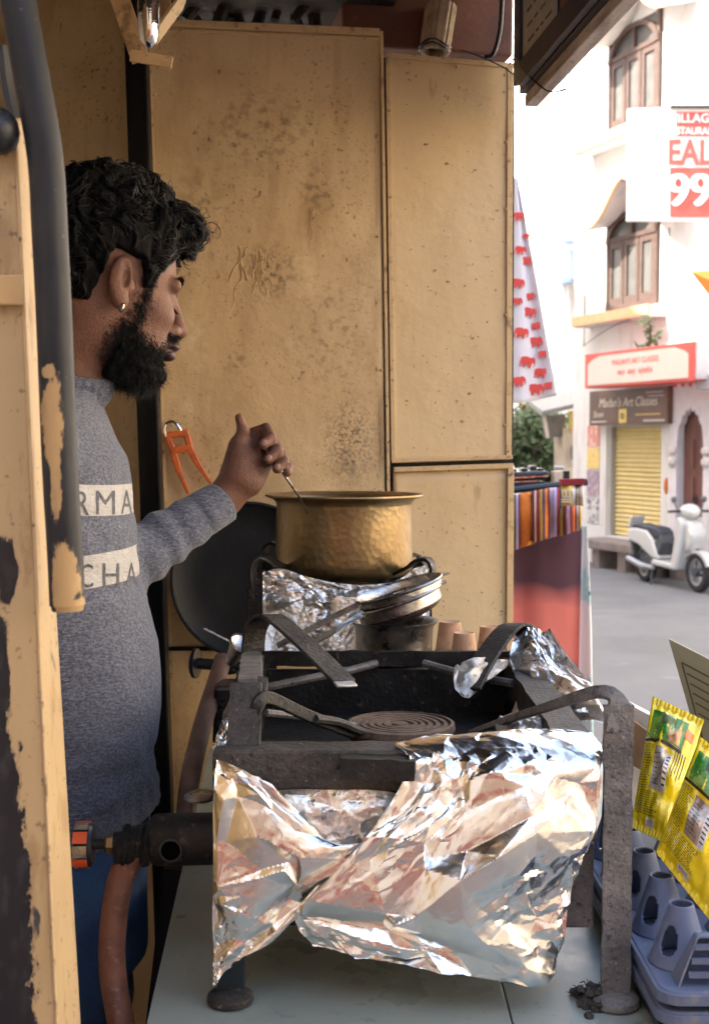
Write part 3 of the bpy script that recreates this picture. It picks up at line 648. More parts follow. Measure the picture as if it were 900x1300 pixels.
for (u0, u1, v, th, mm) in ((-.12, -.42, .27, .014, 'sign_yellow'), (-.22, -.47, .10, .028, 'sign_cream'), (-.25, -.45, .86, .016, 'plaster_grey'), (-.28, -.46, .76, .016, 'plaster_grey'), (.46, .26, .10, .02, 'sign_cream')):
    MB().bar(sign_M(cx + u0 * W, zb + h * v, .204).translation, sign_M(cx + u1 * W, zb + h * v, .204).translation, .006, th).build('text_line', mm, r2)
# posters beside the shutter, tiny street marks
for i, (p0, p1, mm, lb) in enumerate(((540, 567, 'poster_a', 'pinkish red poster at the top of the strip left of the shutter'), (569, 595, 'poster_b', 'yellow poster with a dark figure beside the yellow shutter'),
                                      (597, 630, 'poster_c', 'purple and brown picture poster beside the yellow shutter'), (632, 664, 'poster_d', 'dark and white poster lowest on the strip beside the shutter'))):
    m = MB(); fbox(m, fs(761), fs(746), .003, .015, z_of(753, p1), z_of(753, p0)); tag(m.build('poster', mm), lb, 'poster')
m = MB(); m.ball(Fp(fs(847), .01, z_of(847, 617)), (.04, .02, .13), 8); tag(m.build('orange_mark', 'flag_orange'), 'orange painted deity mark on the white wall by the shutter', 'wall mark')
# potted plant growing on the sign
pp = thing('wall_plant', Fp(fs(822, .4), .4, z_of(820, 442, .5)), 'small green plant sprouting on top of the red bordered sign', 'plant')
m = MB()
for k in range(40):
    a = RNG.uniform(0, 6.3); rr = RNG.uniform(0, .22); zz = RNG.uniform(0, .45); c = pp.location + Vector((math.cos(a) * rr, math.sin(a) * rr, zz)); d = Vector((RNG.uniform(-1, 1), RNG.uniform(-1, 1), RNG.uniform(-.3, 1))) * .09
    sdv = d.orthogonal().normalized() * .035; m.add([c - d, c + sdv, c + d, c - sdv], [(0, 1, 2, 3)])
m.build('foliage', 'leaf', pp, fix=False); MB().tube([pp.location - Vector((0, 0, .05)), pp.location + Vector((.02, 0, .35))], .02, 6).build('stem', 'bark', pp)
# wires on the facade
def wire(pts, r, lb, n=24): 
    m = MB(); m.tube(spline(pts, n), r, 5); return tag(m.build('wire', 'board_dark'), lb, 'wire')
wire([Fp(fs(742), .06, z_of(742, 440)), Fp(fs(800), .25, z_of(800, 412)), Fp(fs(872), .08, z_of(872, 388))], .008, 'thin wire sagging over the red bordered sign')
wire([Fp(fs(872), .06, z_of(872, 388)), Fp(fs(874), .06, z_of(874, 430)), Fp(fs(876), .06, z_of(876, 470))], .008, 'wire running down the white wall beside the sign end')
wire([Fp(fs(735), .1, z_of(735, 205)), Fp(fs(790), .5, z_of(790, 232)), Fp(fs(900), .3, z_of(900, 228))], .012, 'black cable slung across the white wall above the lower window')
wire([Fp(fs(742), .05, z_of(742, 60)), Fp(fs(744), .05, z_of(744, 240)), Fp(fs(743), .05, z_of(743, 440))], .010, 'black cable running down the corner of the white building')
wire([Fp(fs(848), .04, z_of(848, 290)), Fp(fs(850), .05, z_of(850, 360)), Fp(fs(852), .04, z_of(852, 432))], .010, 'black cable dropping beside the lower arched window')
# concrete ledge right of the sign
m = MB(); fbox(m, fs(900, .5) - 2, fs(882, .5), .003, .5, z_of(890, 497), z_of(890, 480)); struct(m.build('ledge', 'plaster_grey'))

# restaurant board hung across the street on a steel arm
RY = 15.0
rb = thing('restaurant_board', P(860, 285, RY), 'white hanging restaurant board with red bands and big white 99', 'sign')
x0, x1 = P(797, 200, RY).x, P(985, 200, RY).x; zt, zb = P(850, 138, RY).z, P(850, 280, RY).z
MB().box(((x0 + x1) / 2, RY + .04, (zb + zt) / 2), (x1 - x0, .08, zt - zb)).build('panel', 'sign_white', rb)
def rbP(px, py, dy=0): return P(px, py, RY - .004 - dy)
def band(px0, px1, py0, py1, mm, nm='red_band', dy=0):
    MB().hexa([rbP(px0, py1, dy), rbP(px1, py1, dy), rbP(px1, py0, dy), rbP(px0, py0, dy)], (0, -.006, 0)).build(nm, mm, rb)
MB().box(((P(850, 138, RY).x + x1) / 2, RY, zt + .015), (x1 - P(850, 138, RY).x, .1, .03)).build('top_rail', 'board_dark', rb)
band(858, 984, 142, 173, 'sign_red'); band(850, 984, 213, 276, 'sign_red')  # bands start late: the blank white left end stands for sun glare
def rtext(body, px, py, hpx, mm, sx=1, dy=.012, bold=0):
    c = rbP(px, py, dy); M = Matrix(((1, 0, 0, c.x), (0, 0, -1, c.y), (0, 1, 0, c.z), (0, 0, 0, 1)))
    m = MB(); lettering(m, body, hpx / .72 * RY / 1600, M, sx=sx, ext=.003, align='LEFT', bold=bold); m.build('lettering', mm, rb, fix=False)
rtext('VILLAGE', 850, 150.5, 11, 'sign_white', 1.0, bold=.014); rtext('RESTAURANT', 846, 166.5, 9, 'sign_white', .85, bold=.012)
rtext('EALS', 847, 195, 31, 'sign_red', .78, bold=.025)  # first letter left out, as if bleached by the glare
for k in range(4): rtext('99', 844.5 + 1.3 * k, 243.5, 41 - .01 * k, 'sign_white', .98, dy=.012 + .0004 * k)
MB().tube([P(798, 140, RY + .05), P(985, 132, RY + .05), Fp(-3.2, .0, P(985, 132, RY).z)], .02, 6).build('support_arm', 'alloy', rb)

# orange flags
def flag(pts, Y, lb, pole):
    f = thing('orange_flag', P(*pole[0], Y), lb, 'flag'); q = [P(x, y, Y) for x, y in pts]
    n = len(q); m = MB(); c = sum(q, Vector()) / n
    m.add(q + [c + Vector((0, -.06, 0))], [(i, (i + 1) % n, n) for i in range(n)]); m.build('cloth', 'flag_orange', f, solid=.006)
    MB().tube([P(*p, Y + .02) for p in pole], .012, 6).build('pole', 'bark', f)
flag([(876, 345), (925, 340), (912, 392)], 16.2, 'orange pennant flying beside the upper window under the restaurant board', [(930, 400), (927, 330)])
flag([(657, 514), (690, 512), (686, 531), (668, 524)], 26, 'small orange pennant in front of the green tree', [(691, 508), (691, 560)])

# far white building, further down the street
B2 = thing('far_building', Fp(8, -3, 0), 'far white building with balcony slab and blue drain pipe', 'building')
NO = -3.4
w = MB(); a0 = 1.5; hol = [(a0 + 6.0, a0 + 7.2, 4.2, 5.6), (a0 + 9.2, a0 + 10.4, 4.2, 5.6), (a0 + 12.2, a0 + 13.4, 7.6, 9.0)]
wall_holes(w, a0, a0 + 22, 0, 13, hol, NO - .6, NO); fbox(w, a0, a0 + 22, NO - 6, NO - .9, 0, 13); w.build('wall', 'plaster_white', B2)
for h in hol:
    m = MB(); fbox(m, h[0], h[1], NO - .28, NO - .24, h[2], h[3]); wn = m.build('window', 'window_wood', B2); fbox(MB(), h[0] + .1, h[1] - .1, NO - .238, NO - .225, h[2] + .1, h[3] - .1).build('pane', 'window_glass', wn)
m = MB(); fbox(m, a0 + 10.5, a0 + 16, NO + .003, NO + 1.1, 7.0, 7.2); m.build('balcony_slab', 'plaster_white', B2)
m = MB(); fbox(m, a0 + 10.5, a0 + 16, NO + 1.02, NO + 1.1, 7.203, 8.0); m.build('balcony_wall', 'plaster_cream', B2)
MB().tube([Fp(fs(712, NO + .15), NO + .15, 6.6), Fp(fs(710, NO + .15), NO + .15, 12.5)], .08, 8).build('drain_pipe', 'blue_pipe', B2)
for k in range(2): fbox(MB(), fs(718, NO + .2) + k * .1, fs(718, NO + .2) + k * .1 + .5, NO + .003, NO + .3, 6.4 - .9 * k, 7.1 - .9 * k).build('meter_box', 'blue_pipe', B2)
# yellow booth with tin roof
YB = thing('street_booth', P(730, 690, 22.4), 'small yellow booth with sloping tin awning beside the tree', 'booth')
def qbox(px0, px1, py0, py1, Y0, Y1, nm, mm, par, **k):
    q = [P(px0, py1, Y0), P(px1, py1, Y0), P(px1, py0, Y0), P(px0, py0, Y0)]
    return MB().hexa(q, (0, Y1 - Y0, 0)).build(nm, mm, par, **k)
qbox(716, 746, 543, 693, 23, 24.2, 'wall', 'booth_cream', YB); qbox(722, 747, 521, 545, 22.9, 22.98, 'fascia', 'booth_yellow', YB); qbox(738, 746.5, 545, 690, 22.88, 22.96, 'door_post', 'booth_yellow', YB)
MB().hexa([P(688, 522, 22.2), P(748, 508, 22.2), P(748, 514, 22.2), P(688, 528, 22.2)], (0, 1.8, .25)).build('awning', 'tin_grey', YB)
MB().hexa([P(692, 528, 23.2), P(718, 526, 23.2), P(716, 553, 23.2), P(697, 556, 23.2)], (0, .6, 0)).build('shade_panel', 'tin_grey', YB)
MB().bar(P(690, 524, 22.4), P(695, 556, 22.4), .05, .05).build('awning_post', 'booth_cream', YB)
qbox(726, 736, 566, 584, 22.75, 22.95, 'meter_box', 'tin_grey', YB, bevel=.03)
# tree at the end of the street
def tree(px, Y, base_z, cz, rx, rz, label, n, seed):
    rr = random.Random(seed); x = P(px, 560, Y).x; tr = thing('street_tree', (x, Y, base_z), label, 'tree', None)
    trunk = MB(); trunk.tube([(x, Y, base_z), (x + .1, Y, cz * .5), (x - .05, Y, cz)], [.22, .16, .1], 8)
    for k in range(5):
        a = 6.28 * k / 5; trunk.tube([(x, Y, cz * .55), (x + math.cos(a) * rx * .6, Y + math.sin(a) * rx * .6, cz + rr.uniform(-.2, .5) * rz)], [.09, .03], 6)
    trunk.build('trunk', 'bark', tr)
    m = MB(); cl = [(Vector((x + rr.gauss(0, .5) * rx, Y + rr.gauss(0, .5) * rx, cz + rr.gauss(0, .45) * rz)), rr.uniform(.25, .5)) for _ in range(30)]
    for _ in range(n):
        c, r = rr.choice(cl); v = Vector((rr.gauss(0, 1), rr.gauss(0, 1), rr.gauss(0, 1))).normalized() * r * rr.uniform(.5, 1)
        p = c + v; d = Vector((rr.uniform(-1, 1), rr.uniform(-1, 1), rr.uniform(-1, .6))).normalized() * .075; q = d.orthogonal().normalized() * .035
        m.add([p - d, p + q, p + d, p - q], [(0, 1, 2, 3)])
    m.build('crown', 'leaf', tr, fix=False)
tree(668, 25, 0, 2.0, .8, .55, 'bushy green tree at the end of the street behind the black rack', 7000, 4)
tree(703, 26, 0, 1.75, .8, .55, 'darker green tree in the gap beside the yellow booth', 6000, 5)

# stall-side building (shades the stall and the street) and unseen houses, one added behind the photographer to colour the foil reflections
SB = thing('stall_side_building', (-5, 3, 0), 'tall cream building rising behind the tea stall', 'building')
MB().box((-4.6, 10.0, 5.5), (6.0, 40, 11.0)).build('wall', 'plaster_white', SB)
B3 = thing('reflection_house', (2, -7, 0), 'cream house with red awning across the lane behind the photographer', 'building')
MB().box((2.0, -5.4, 2.6), (12, 4, 5.2)).build('wall', 'plaster_cream', B3)
MB().hexa([(-1.5, -3.39, 2.9), (2.6, -3.39, 2.9), (2.6, -2.6, 2.6), (-1.5, -2.6, 2.6)], (0, 0, .05)).build('awning', 'reflection_red', B3)
for k in range(3): MB().box((-1.1 + 1.3 * k, -3.35, 1.0 + .1 * k), (1.0, .06, 1.5)).build('red_reflector', 'reflection_red', B3)  # red cloths added out of view so the foil mirrors red
for k in range(3): MB().box((-3.0 + 3.6 * k, -3.36, 4.0), (1.2, .08, 1.3)).build('window', 'window_wood', B3)
B4 = thing('near_opposite_house', Fp(-18, -3, 0), 'white house further up the street facing the tea stall', 'building')
w = MB(); fbox(w, -30, MB_S0 - .3, -6, .2, 0, 9.5); w.build('wall', 'plaster_cream', B4)
for k in range(5):
    for z in (1.0, 4.2, 7.0): m = MB(); fbox(m, -12 - 3 * k, -11 - 3 * k, .203, .26, z, z + 1.5); m.build('window', 'window_wood', B4)
# ---------------------------------------------------------------- the stall: walls, posts, overhead clutter
WA = Vector((P(180, 500, 2.70).x, 2.70, 0)); WB = Vector((P(652, 500, 2.84).x, 2.84, 0))
WD = (WB - WA).normalized(); WN = Vector((WD.y, -WD.x, 0))
def W(px, py, off=0.0):                       # point of the stall's back wall plane (pushed off towards the stove)
    d = ray(px, py); p0 = WA + WN * off; t = (p0.x * WN.x + p0.y * WN.y) / (d.x * WN.x + d.y * WN.y)
    return Vector((0, 0, CAM_Z)) + d * t
def wquad(mb, pts, o0, o1):
    q = [W(x, y, o0) for x, y in pts]; return mb.hexa(q, WN * (o1 - o0))
def wbar(mb, a, b, wpx, o0, o1):               # strip on the wall between two pixels
    a, b = np.array(a, float), np.array(b, float); d = (b - a) / np.linalg.norm(b - a); n = np.array((-d[1], d[0])) * wpx / 2
    return wquad(mb, [a - n, b - n, b + n, a + n], o0, o1)
def dented(mb, pts, nu, nv, amp, seed, o):
    q = np.array(pts, float); A = np.zeros((nu, nv, 3))
    for i in range(nu):
        for j in range(nv):
            u, v = i / (nu - 1), j / (nv - 1); xy = (q[0] * (1 - u) + q[1] * u) * (1 - v) + (q[3] * (1 - u) + q[2] * u) * v
            A[i, j] = W(*xy, o)
    h = fbm(A * 5 + seed, 3) * amp; h[0] = h[-1] = 0; h[:, 0] = h[:, -1] = 0
    return mb.grid(A + h[..., None] * np.array(WN))
m = MB(); wquad(m, [(176, 45), (645, 100), (640, 1500), (215, 1500)], -.06, -.012)
bw = struct(m.build('stall_back_frame', 'soot_wood'))
pL = thing('large_wall_panel', W(340, 1400), 'large dented yellow metal panel with dark specks behind the brass pot', 'wall panel')
pmain = MATS['yellow_paint'].copy(); MATS['yellow_paint_main'] = pmain
def wl(px, py): return tuple(W(px, py) - pL.location)
for px, py, rx, rz, c, am, sc_n, lo, hi in ((445, 560, .085, .12, (.05, .04, .03), .75, 150, .46, .62), (440, 590, .06, .05, (.10, .07, .05), .5, 60, .4, .6), (330, 165, .15, .12, (.20, .12, .06), .7, 55, .48, .66), (250, 260, .09, .16, (.26, .16, .08), .6, 40, .46, .66),
                                         (345, 345, .075, .075, (.12, .075, .04), .75, 95, .47, .6), (400, 240, .05, .07, (.14, .09, .05), .6, 80, .48, .62), (250, 430, .05, .09, (.72, .58, .40), .6, 45, .45, .65), (300, 460, .04, .03, (.14, .08, .04), .6, 70, .46, .6), (420, 420, .12, .20, (.22, .13, .07), .55, 70, .52, .66)):
    stain(pmain, wl(px, py), (rx, .3, rz), c, am, sc_n, lo, hi)
m = dented(MB(), [(180, 26), (482, 38), (497, 1450), (226, 1450)], 60, 110, .010, 1, .0); m.build('sheet_metal', 'yellow_paint_main', pL, smooth=True, solid=.004)
m = MB(); wbar(m, (203, 30), (481, 42), 9, .003, .013); m.build('top_trim', 'trim_paint', pL, bevel=.001)
m = MB(); wbar(m, (203, 38), (481, 50), 4, .003, .007); m.build('top_bead', 'trim_paint', pL, bevel=.001)
m = MB(); wbar(m, (190, 90), (222, 1000), 5, .003, .009); m.build('side_bead', 'trim_paint', pL, bevel=.001)
m = MB(); wbar(m, (484, 40), (497, 900), 4, .003, .007); m.build('side_trim', 'trim_paint', pL, bevel=.001)
m = MB(); wbar(m, (214, 823), (330, 822), 5, .003, .012); m.build('seam_strip', 'black_paint', pL)
m = MB(); wquad(m, [(214, 826), (330, 826), (332, 1450), (226, 1450)], .003, .009); m.build('lower_sheet', 'yellow_paint', pL)
# paint blisters: a raised scribble
def blister(px, py, w, h, n, seed):
    rr = random.Random(seed); m = MB()
    for k in range(n):
        x = px + rr.uniform(0, w); y = py + rr.uniform(0, h * .3); pts = []
        dx, dy = rr.uniform(-2, 2), rr.uniform(4, 9)
        for i in range(rr.randint(5, 10)):
            pts.append(W(x, y, .0022)); x += dx + rr.uniform(-4, 4); y += dy + rr.uniform(-5, 3)
        if len(pts) > 3: m.tube(spline(pts, len(pts) * 2), .0011, 5)
    return m
blister(302, 312, 80, 60, 20, 3).build('paint_blister', 'trim_paint', pL, smooth=True, fix=False)
blister(386, 262, 18, 24, 5, 6).build('paint_blister', 'trim_paint', pL, smooth=True, fix=False)
def rivets(par, pts, mm='trim_paint'):
    for x, y in pts: MB().ball(W(x, y, .004), .0035, 8).build('rivet', mm, par, smooth=True)
rivets(pL, [(196, 120), (199, 240), (476, 130), (480, 300), (484, 470)])
pR = thing('upper_side_panel', W(570, 590), 'clean yellow metal panel with screwed frame beside the large speckled panel', 'wall panel')
m = dented(MB(), [(489, 68), (651, 82), (648, 583), (497, 588)], 30, 70, .006, 5, .001); m.build('sheet_metal', 'yellow_paint_clean', pR, smooth=True, solid=.004)
for nm, a, b, wd in (('top_trim', (488, 70), (652, 84), 8), ('side_trim', (647, 84), (645, 582), 9), ('side_trim', (492, 78), (499, 585), 7), ('bottom_trim', (497, 585), (650, 580), 6)):
    m = MB(); wbar(m, a, b, wd * .8, .003, .007); m.build(nm, 'trim_paint', pR, bevel=.001)
rivets(pR, [(495, 110), (496, 165), (498, 330), (641, 95), (642, 180), (642, 265), (641, 400), (640, 540), (520, 80), (580, 85)])
pS = thing('lower_side_panel', W(570, 1400), 'short yellow metal panel low on the wall behind the clay cups', 'wall panel')
m = dented(MB(), [(499, 598), (649, 593), (646, 1450), (503, 1450)], 24, 50, .005, 8, .001); m.build('sheet_metal', 'yellow_paint_clean', pS, smooth=True, solid=.004)
m = MB(); wbar(m, (499, 596), (650, 591), 6, .004, .013); m.build('top_trim', 'trim_paint', pS, bevel=.001)
m = MB(); wbar(m, (647, 595), (644, 1000), 8, .004, .013); m.build('side_trim', 'trim_paint', pS, bevel=.001)
# black corner post
m = MB(); a, b = P(170, -60, 2.60), P(222, 1500, 2.60); m.bar(a, b, .044, .044, up=(0, 1, 0)); tag(m.build('corner_post', 'black_paint', bevel=.004), 'glossy black square post between the two yellow walls', 'post')
# left wall of the stall (behind the cook)
m = MB(); q0 = Vector((WA.x + .06, 2.76, .5)); q1 = Vector((-1.4, 3.22, .5))
A = np.array([[list(q0.lerp(q1, u / 20) + Vector((0, 0, 2.7 * v / 40))) for v in range(41)] for u in range(21)]); A[..., 1] += fbm(A * 3, 2) * .012
m.grid(A); tag(m.build('inner_wall_sheet', 'yellow_paint', smooth=True, solid=.006), 'plain yellow sheet wall in shade behind the cook', 'wall panel')

m = MB(); m.grid(np.array([[[-.40 - 1.2 * u / 12, 1.22 + .006 * math.sin(u * 2.3 + v), .5 + 2.74 * v / 20] for v in range(21)] for u in range(13)])); tag(m.build('shading_sheet', 'yellow_paint', smooth=True, solid=.006), 'yellow sheet closing the stall front beside the cream post', 'wall panel')  # unseen sheet added to keep light off the wall behind the cook
# front-left cream post and black pipe
pp_ = pmat('post_worn', (.52, .37, .19), [Lr(scale=14, lo=.5, hi=.7, col=(.42, .28, .13), amt=.6, stretch=(1, 1, .3)), Lr(scale=70, lo=.66, hi=.70, col=(.10, .08, .07), amt=.9, by=(7, .45, .6)), Lr(scale=26, lo=.665, hi=.70, col=(.05, .05, .06), amt=1, stretch=(1, 1, .35)), Lr(scale=45, lo=.56, hi=.66, col=(.36, .22, .10), amt=.7, stretch=(1, 1, .25)), Lr(scale=120, lo=.64, hi=.70, col=(.20, .13, .07), amt=.7)], rough=.4, bump=[('noise', 60, .0008)])
def post_pt(px, py, Y): return P(px, py, Y)
def pe(px, py, rx, rz, Y=1.12): return (tuple(P(px, py, Y)), (rx * Y / 1600, .08, rz * Y / 1600))
peel_mask(pp_, (.009, .010, .014), [pe(8, 1160, 30, 210), pe(10, 730, 14, 42), pe(2, 850, 12, 80), pe(-2, 990, 22, 70), pe(14, 1290, 34, 120)], nscale=55, namp=1.0)
top = [post_pt(-70, 150, 1.12), post_pt(20, 150, 1.12), post_pt(36, 150, 1.17), post_pt(-50, 150, 1.26)]
bot = [post_pt(-45, 1400, 1.12), post_pt(78, 1400, 1.12), post_pt(110, 1400, 1.17), post_pt(0, 1400, 1.26)]
m = MB(); NS = 20
for k in range(NS + 1): m.v += [t.lerp(b_, k / NS) for t, b_ in zip(top, bot)]
for k in range(NS):
    for j in range(4): m.f.append((k * 4 + j, k * 4 + (j + 1) % 4, k * 4 + 4 + (j + 1) % 4, k * 4 + 4 + j))
m.f += [(0, 1, 2, 3), tuple(NS * 4 + j for j in (3, 2, 1, 0))]
cp = thing('front_post', bot[0], 'cream painted steel post with peeling patches of black paint beside the cook', 'post')
o_ = m.build('post_body', pp_, None, bevel=.003); o_.parent = cp; o_.matrix_parent_inverse = Matrix.Translation(-cp.location)
m = MB(); m.tube([P(19.5, 152, 1.1195).lerp(P(77.5, 1399, 1.1195), k / 12) for k in range(13)], .0016, 6); m.build('corner_bead', 'trim_paint', cp, smooth=True)
m = MB(); m.bar(P(-30, 368, 1.108), P(29, 368, 1.112), .004, .026); m.build('strap', 'post_paint', cp, bevel=.001)
m = MB(); m.ball(P(-1, 167, 1.10), (.018, .02, .020), 14); m.build('post_cap', 'pipe_paint', cp, smooth=True)
tag(MB().tube(spline([P(4, 60, 1.16), P(8, 95, 1.16), P(14, 130, 1.16), P(24, 170, 1.16)], 10), .006, 6).build('black_cable', 'black_plastic', smooth=True), 'short black cable behind the top of the cream post', 'cable')
pk = pmat('pipe_worn', (.016, .0175, .022), [Lr(scale=14, lo=.4, hi=.7, col=(.032, .031, .033), amt=.8), Lr(scale=90, lo=.68, hi=.72, col=(.14, .12, .11), amt=.6)], rough=.45, spec=.3, bump=[('noise', 80, .0005)])
def pipe_e(px, py, rx, rz): return (tuple(P(px, py, 1.09)), (rx * 1.09 / 1600, .05, rz * 1.09 / 1600))
peel_mask(pk, (.48, .31, .14), [pipe_e(66, 535, 13, 55), pipe_e(71, 610, 7, 50), pipe_e(61, 472, 8, 9), pipe_e(82, 740, 17, 50), pipe_e(90, 775, 20, 18)], nscale=85, namp=.9)
cl = [(16, -60), (23, 0), (41, 100), (58, 200), (64, 300), (69, 400), (73, 500), (77, 600), (83, 700), (86, 768)]
m = MB(); m.tube(spline([P(x, y, 1.105) for x, y in cl], 40), [.0155] * 40, 24)
m.tube([P(86, 766, 1.105), P(86.3, 775, 1.105)], [.0148, .0135], 24)
tag(m.build('bent_pipe', pk, smooth=True), 'dark grey curved pipe with chipped yellow patches, in front of the cook', 'pipe')

# overhead bracket and chrome bulb
br = thing('ceiling_bracket', P(170, 0, 2.0), 'cream angle bracket hanging from the stall roof over the cook', 'bracket')
m = MB(); m.strip([P(140, -40, 2.0), P(158, 15, 2.0), P(180, 78, 2.02)], .030, .006, (1, 0, 0)); m.build('hanger', 'trim_paint', br, bevel=.001)
m = MB(); m.strip([P(166, 70, 1.99), P(219, 80, 1.99)], .018, .006, (0, 0, 1)); m.build('foot_bar', 'trim_paint', br, bevel=.001)
m = MB(); m.strip([P(240, -30, 2.06), P(228, 5, 2.05), P(195, 50, 2.03)], .026, .006, (.3, 1, 0)); m.build('brace', 'trim_paint', br, bevel=.001)
m = MB(); m.lathe([(.008, .05), (.010, .03), (.013, .02), (.017, 0), (.017, -.03), (.013, -.055), (.006, -.066), (0, -.068)], T(P(189, 5, 1.97)), 24); tag(m.build('steel_bottle', 'chrome', smooth=True), 'shiny chrome bottle-shaped canister hung in the cream bracket', 'canister')
# junk on top of the panels
jk = random.Random(11)
names = ['charred wooden stick leaning on the pile above the large panel', 'sooty dark bundle above the large panel']
for k in range(11):
    x = 222 + k * 18 + jk.uniform(-6, 6); off = -.12 + jk.uniform(-.05, .06)
    a = W(x, jk.uniform(24, 38), off); b = W(x + jk.uniform(-70, 70), jk.uniform(-70, -15), off - jk.uniform(0, .1))
    m = MB(); m.tube([a, a.lerp(b, .5) + Vector((jk.uniform(-.01, .01), 0, jk.uniform(-.01, .01))), b], [jk.uniform(.008, .016), jk.uniform(.009, .016), .008], 7)
    tag(m.build('charred_stick', 'soot_wood', smooth=False), 'charred wooden stick in the pile above the large panel', 'stick', 'charred sticks piled above the large panel')
m = MB(); wquad(m, [(190, -120), (425, -120), (425, 45), (190, 34)], -.30, -.24); tag(m.build('dark_board', 'soot_wood'), 'soot-blackened board behind the sticks under the roof', 'board')  # plain dark sheet filling the space behind the sticks
m = MB(); wquad(m, [(195, 20), (480, 35), (480, 42), (195, 28)], -.24, -.004); tag(m.build('top_shelf', 'soot_wood'), 'sooty shelf lying along the top of the large panel', 'shelf')
bx = thing('cardboard_box', W(500, 70, -.05), 'red-brown cardboard box with faded stencil letters above the panels', 'box')
m = MB(); wquad(m, [(413, -130), (623, -120), (619, 104), (417, 90)], -.26, -.055); m.build('carton', 'redbrown_card', bx, bevel=.006)
m = MB(); c_ = W(496, 25, -.05); X = WD; M = Matrix(((0, X.x, WN.x, c_.x), (0, X.y, WN.y, c_.y), (1, 0, 0, c_.z), (0, 0, 0, 1)))
lettering(m, 'SILK', .03, M, ext=.0008); m.build('stencil', 'faded_ink', bx, fix=False)
fl = thing('woven_bundle', W(555, 64, 0), 'cream ribbed rolled cloth tied with black wire above the narrow panel', 'bundle')
m = MB(); cen = W(555, 40, -.03); axis = (W(560, -10, -.02) - W(550, 60, -.02)).normalized(); R = rot_to(axis)
for k in range(15):
    a = 6.283 * k / 15; r0 = .037
    m.tube([cen + R @ Vector((math.cos(a) * r0, math.sin(a) * r0 * .7, z)) for z in (-.047, -.02, .02, .055)], [.0065, .0085, .0088, .0095], 7)
m.build('ribs', 'cream_cloth', fl, smooth=True, fix=False)
for z in (-.034, -.042): MB().tube([cen + R @ Vector((math.cos(t) * .044, math.sin(t) * .034, z + .004 * math.sin(3 * t))) for t in np.linspace(0, 6.283, 24)], .0022, 5).build('tie_wire', 'black_plastic', fl)
MB().lathe([(0, -.03), (.034, -.03), (.034, .05), (0, .05)], T(cen) @ R, 16).build('core', 'cream_cloth', fl)
tag(MB().tube(spline([W(585, 63, .006), W(610, 72, .01), W(640, 86, .02), W(655, 96, .03), W(690, 108, .05)], 20), .0016, 5).build('thin_wire', 'black_plastic'), 'thin black wire crossing the top of the narrow panel', 'wire')
tag(MB().tube(spline([W(640, -60, .03), W(637, 0, .03), W(634, 40, .02), W(626, 68, .01), W(615, 72, .0)], 24), .0048, 8).build('black_cable', 'black_plastic', smooth=True), 'thick black cable curving down to the corner of the narrow panel', 'cable')
# stall roof and posts holding it
rf = thing('stall_roof', (-.4, 1.9, 3.10), 'dark sheet roof over the tea stall', 'roof')
MB().box((-.62, 2.02, 3.10), (1.92, 2.50, .04)).build('sheet', 'soot_wood', rf)
for y in (.9, 1.6, 3.1): MB().box((-.62, y, 3.055), (1.90, .05, .045)).build('beam', 'soot_wood', rf)
# hanging menu board
e0 = Vector((P(659, 140, 2.76).x, 2.76, P(659, 140, 2.76).z)); e1 = onz(786, 0, e0.z); ed = (e1 - e0); ed.normalize(); en = Vector((-ed.y, ed.x, 0));
if en.x > 0: en = -en
sb = thing('menu_board', e0, 'dark framed menu board hanging along the roof edge, seen from below', 'sign board')
def SBp(u, v, o): return e0 + ed * u + Vector((0, 0, v)) + en * o
def sbq(mb, u0, u1, v0, v1, o0, o1): return mb.hexa([SBp(u0, v0, o0), SBp(u1, v0, o0), SBp(u1, v1, o0), SBp(u0, v1, o0)], en * (o1 - o0))
sbq(MB(), 0, 2.0, .035, .62, -.03, 0).build('backing', 'board_dark', sb)
sbq(MB(), 0, .055, .05, .62, .002, .014).build('frame_stile', 'board_dark', sb, bevel=.002)
sbq(MB(), .055, 2.0, .036, .085, .002, .016).build('frame_rail', 'board_dark', sb, bevel=.002)
sbq(MB(), 0, 2.0, .008, .033, -.04, -.012).build('wooden_batten', 'board_wood', sb, bevel=.002)
sbq(MB(), .06, 2.0, .092, .096, .002, .006).build('gold_line', 'gold_line', sb)
def sbpix(px, py):                             # (u, v) on the board face under a pixel
    d = ray(px, py); t = ((e0 - Vector((0, 0, CAM_Z))).dot(en)) / d.dot(en); p = Vector((0, 0, CAM_Z)) + d * t - e0; return p.dot(ed), p.z
u0, v0 = sbpix(667, 94); u1, v1 = sbpix(709, 44)
MB().prism([SBp(u, v, .003) for u, v in ((u0, v0 + .012), (u0 + .012, v0), (u1 - .012, v0), (u1, v0 + .012), (u1, .6), (u0, .6))], en * .004).build('poster', 'poster_cream', sb)
MB().prism([SBp(u, v, .003) for u, v in ((u1 + .03, v0 + .01), (u1 + .04, v0), (1.95, v0), (1.95, .6), (u1 + .03, .6))], en * .003).build('picture_border', 'gold_line', sb)
MB().prism([SBp(u, v, .007) for u, v in ((u1 + .045, v0 + .015), (1.93, v0 + .015), (1.93, .6), (u1 + .045, .6))], en * .003).build('picture', 'poster_brown', sb)
jr = random.Random(2)
for k in range(9):
    v = v0 + .05 + .032 * k; a = u0 + .03 + jr.uniform(0, .02)
    while a < u1 - .06:
        l = jr.uniform(.015, .05); sbq(MB(), a, a + l, v, v + (.004 if k < 7 else .012), .0075, .0085).build('text_line', 'faded_ink', sb); a += l + .02
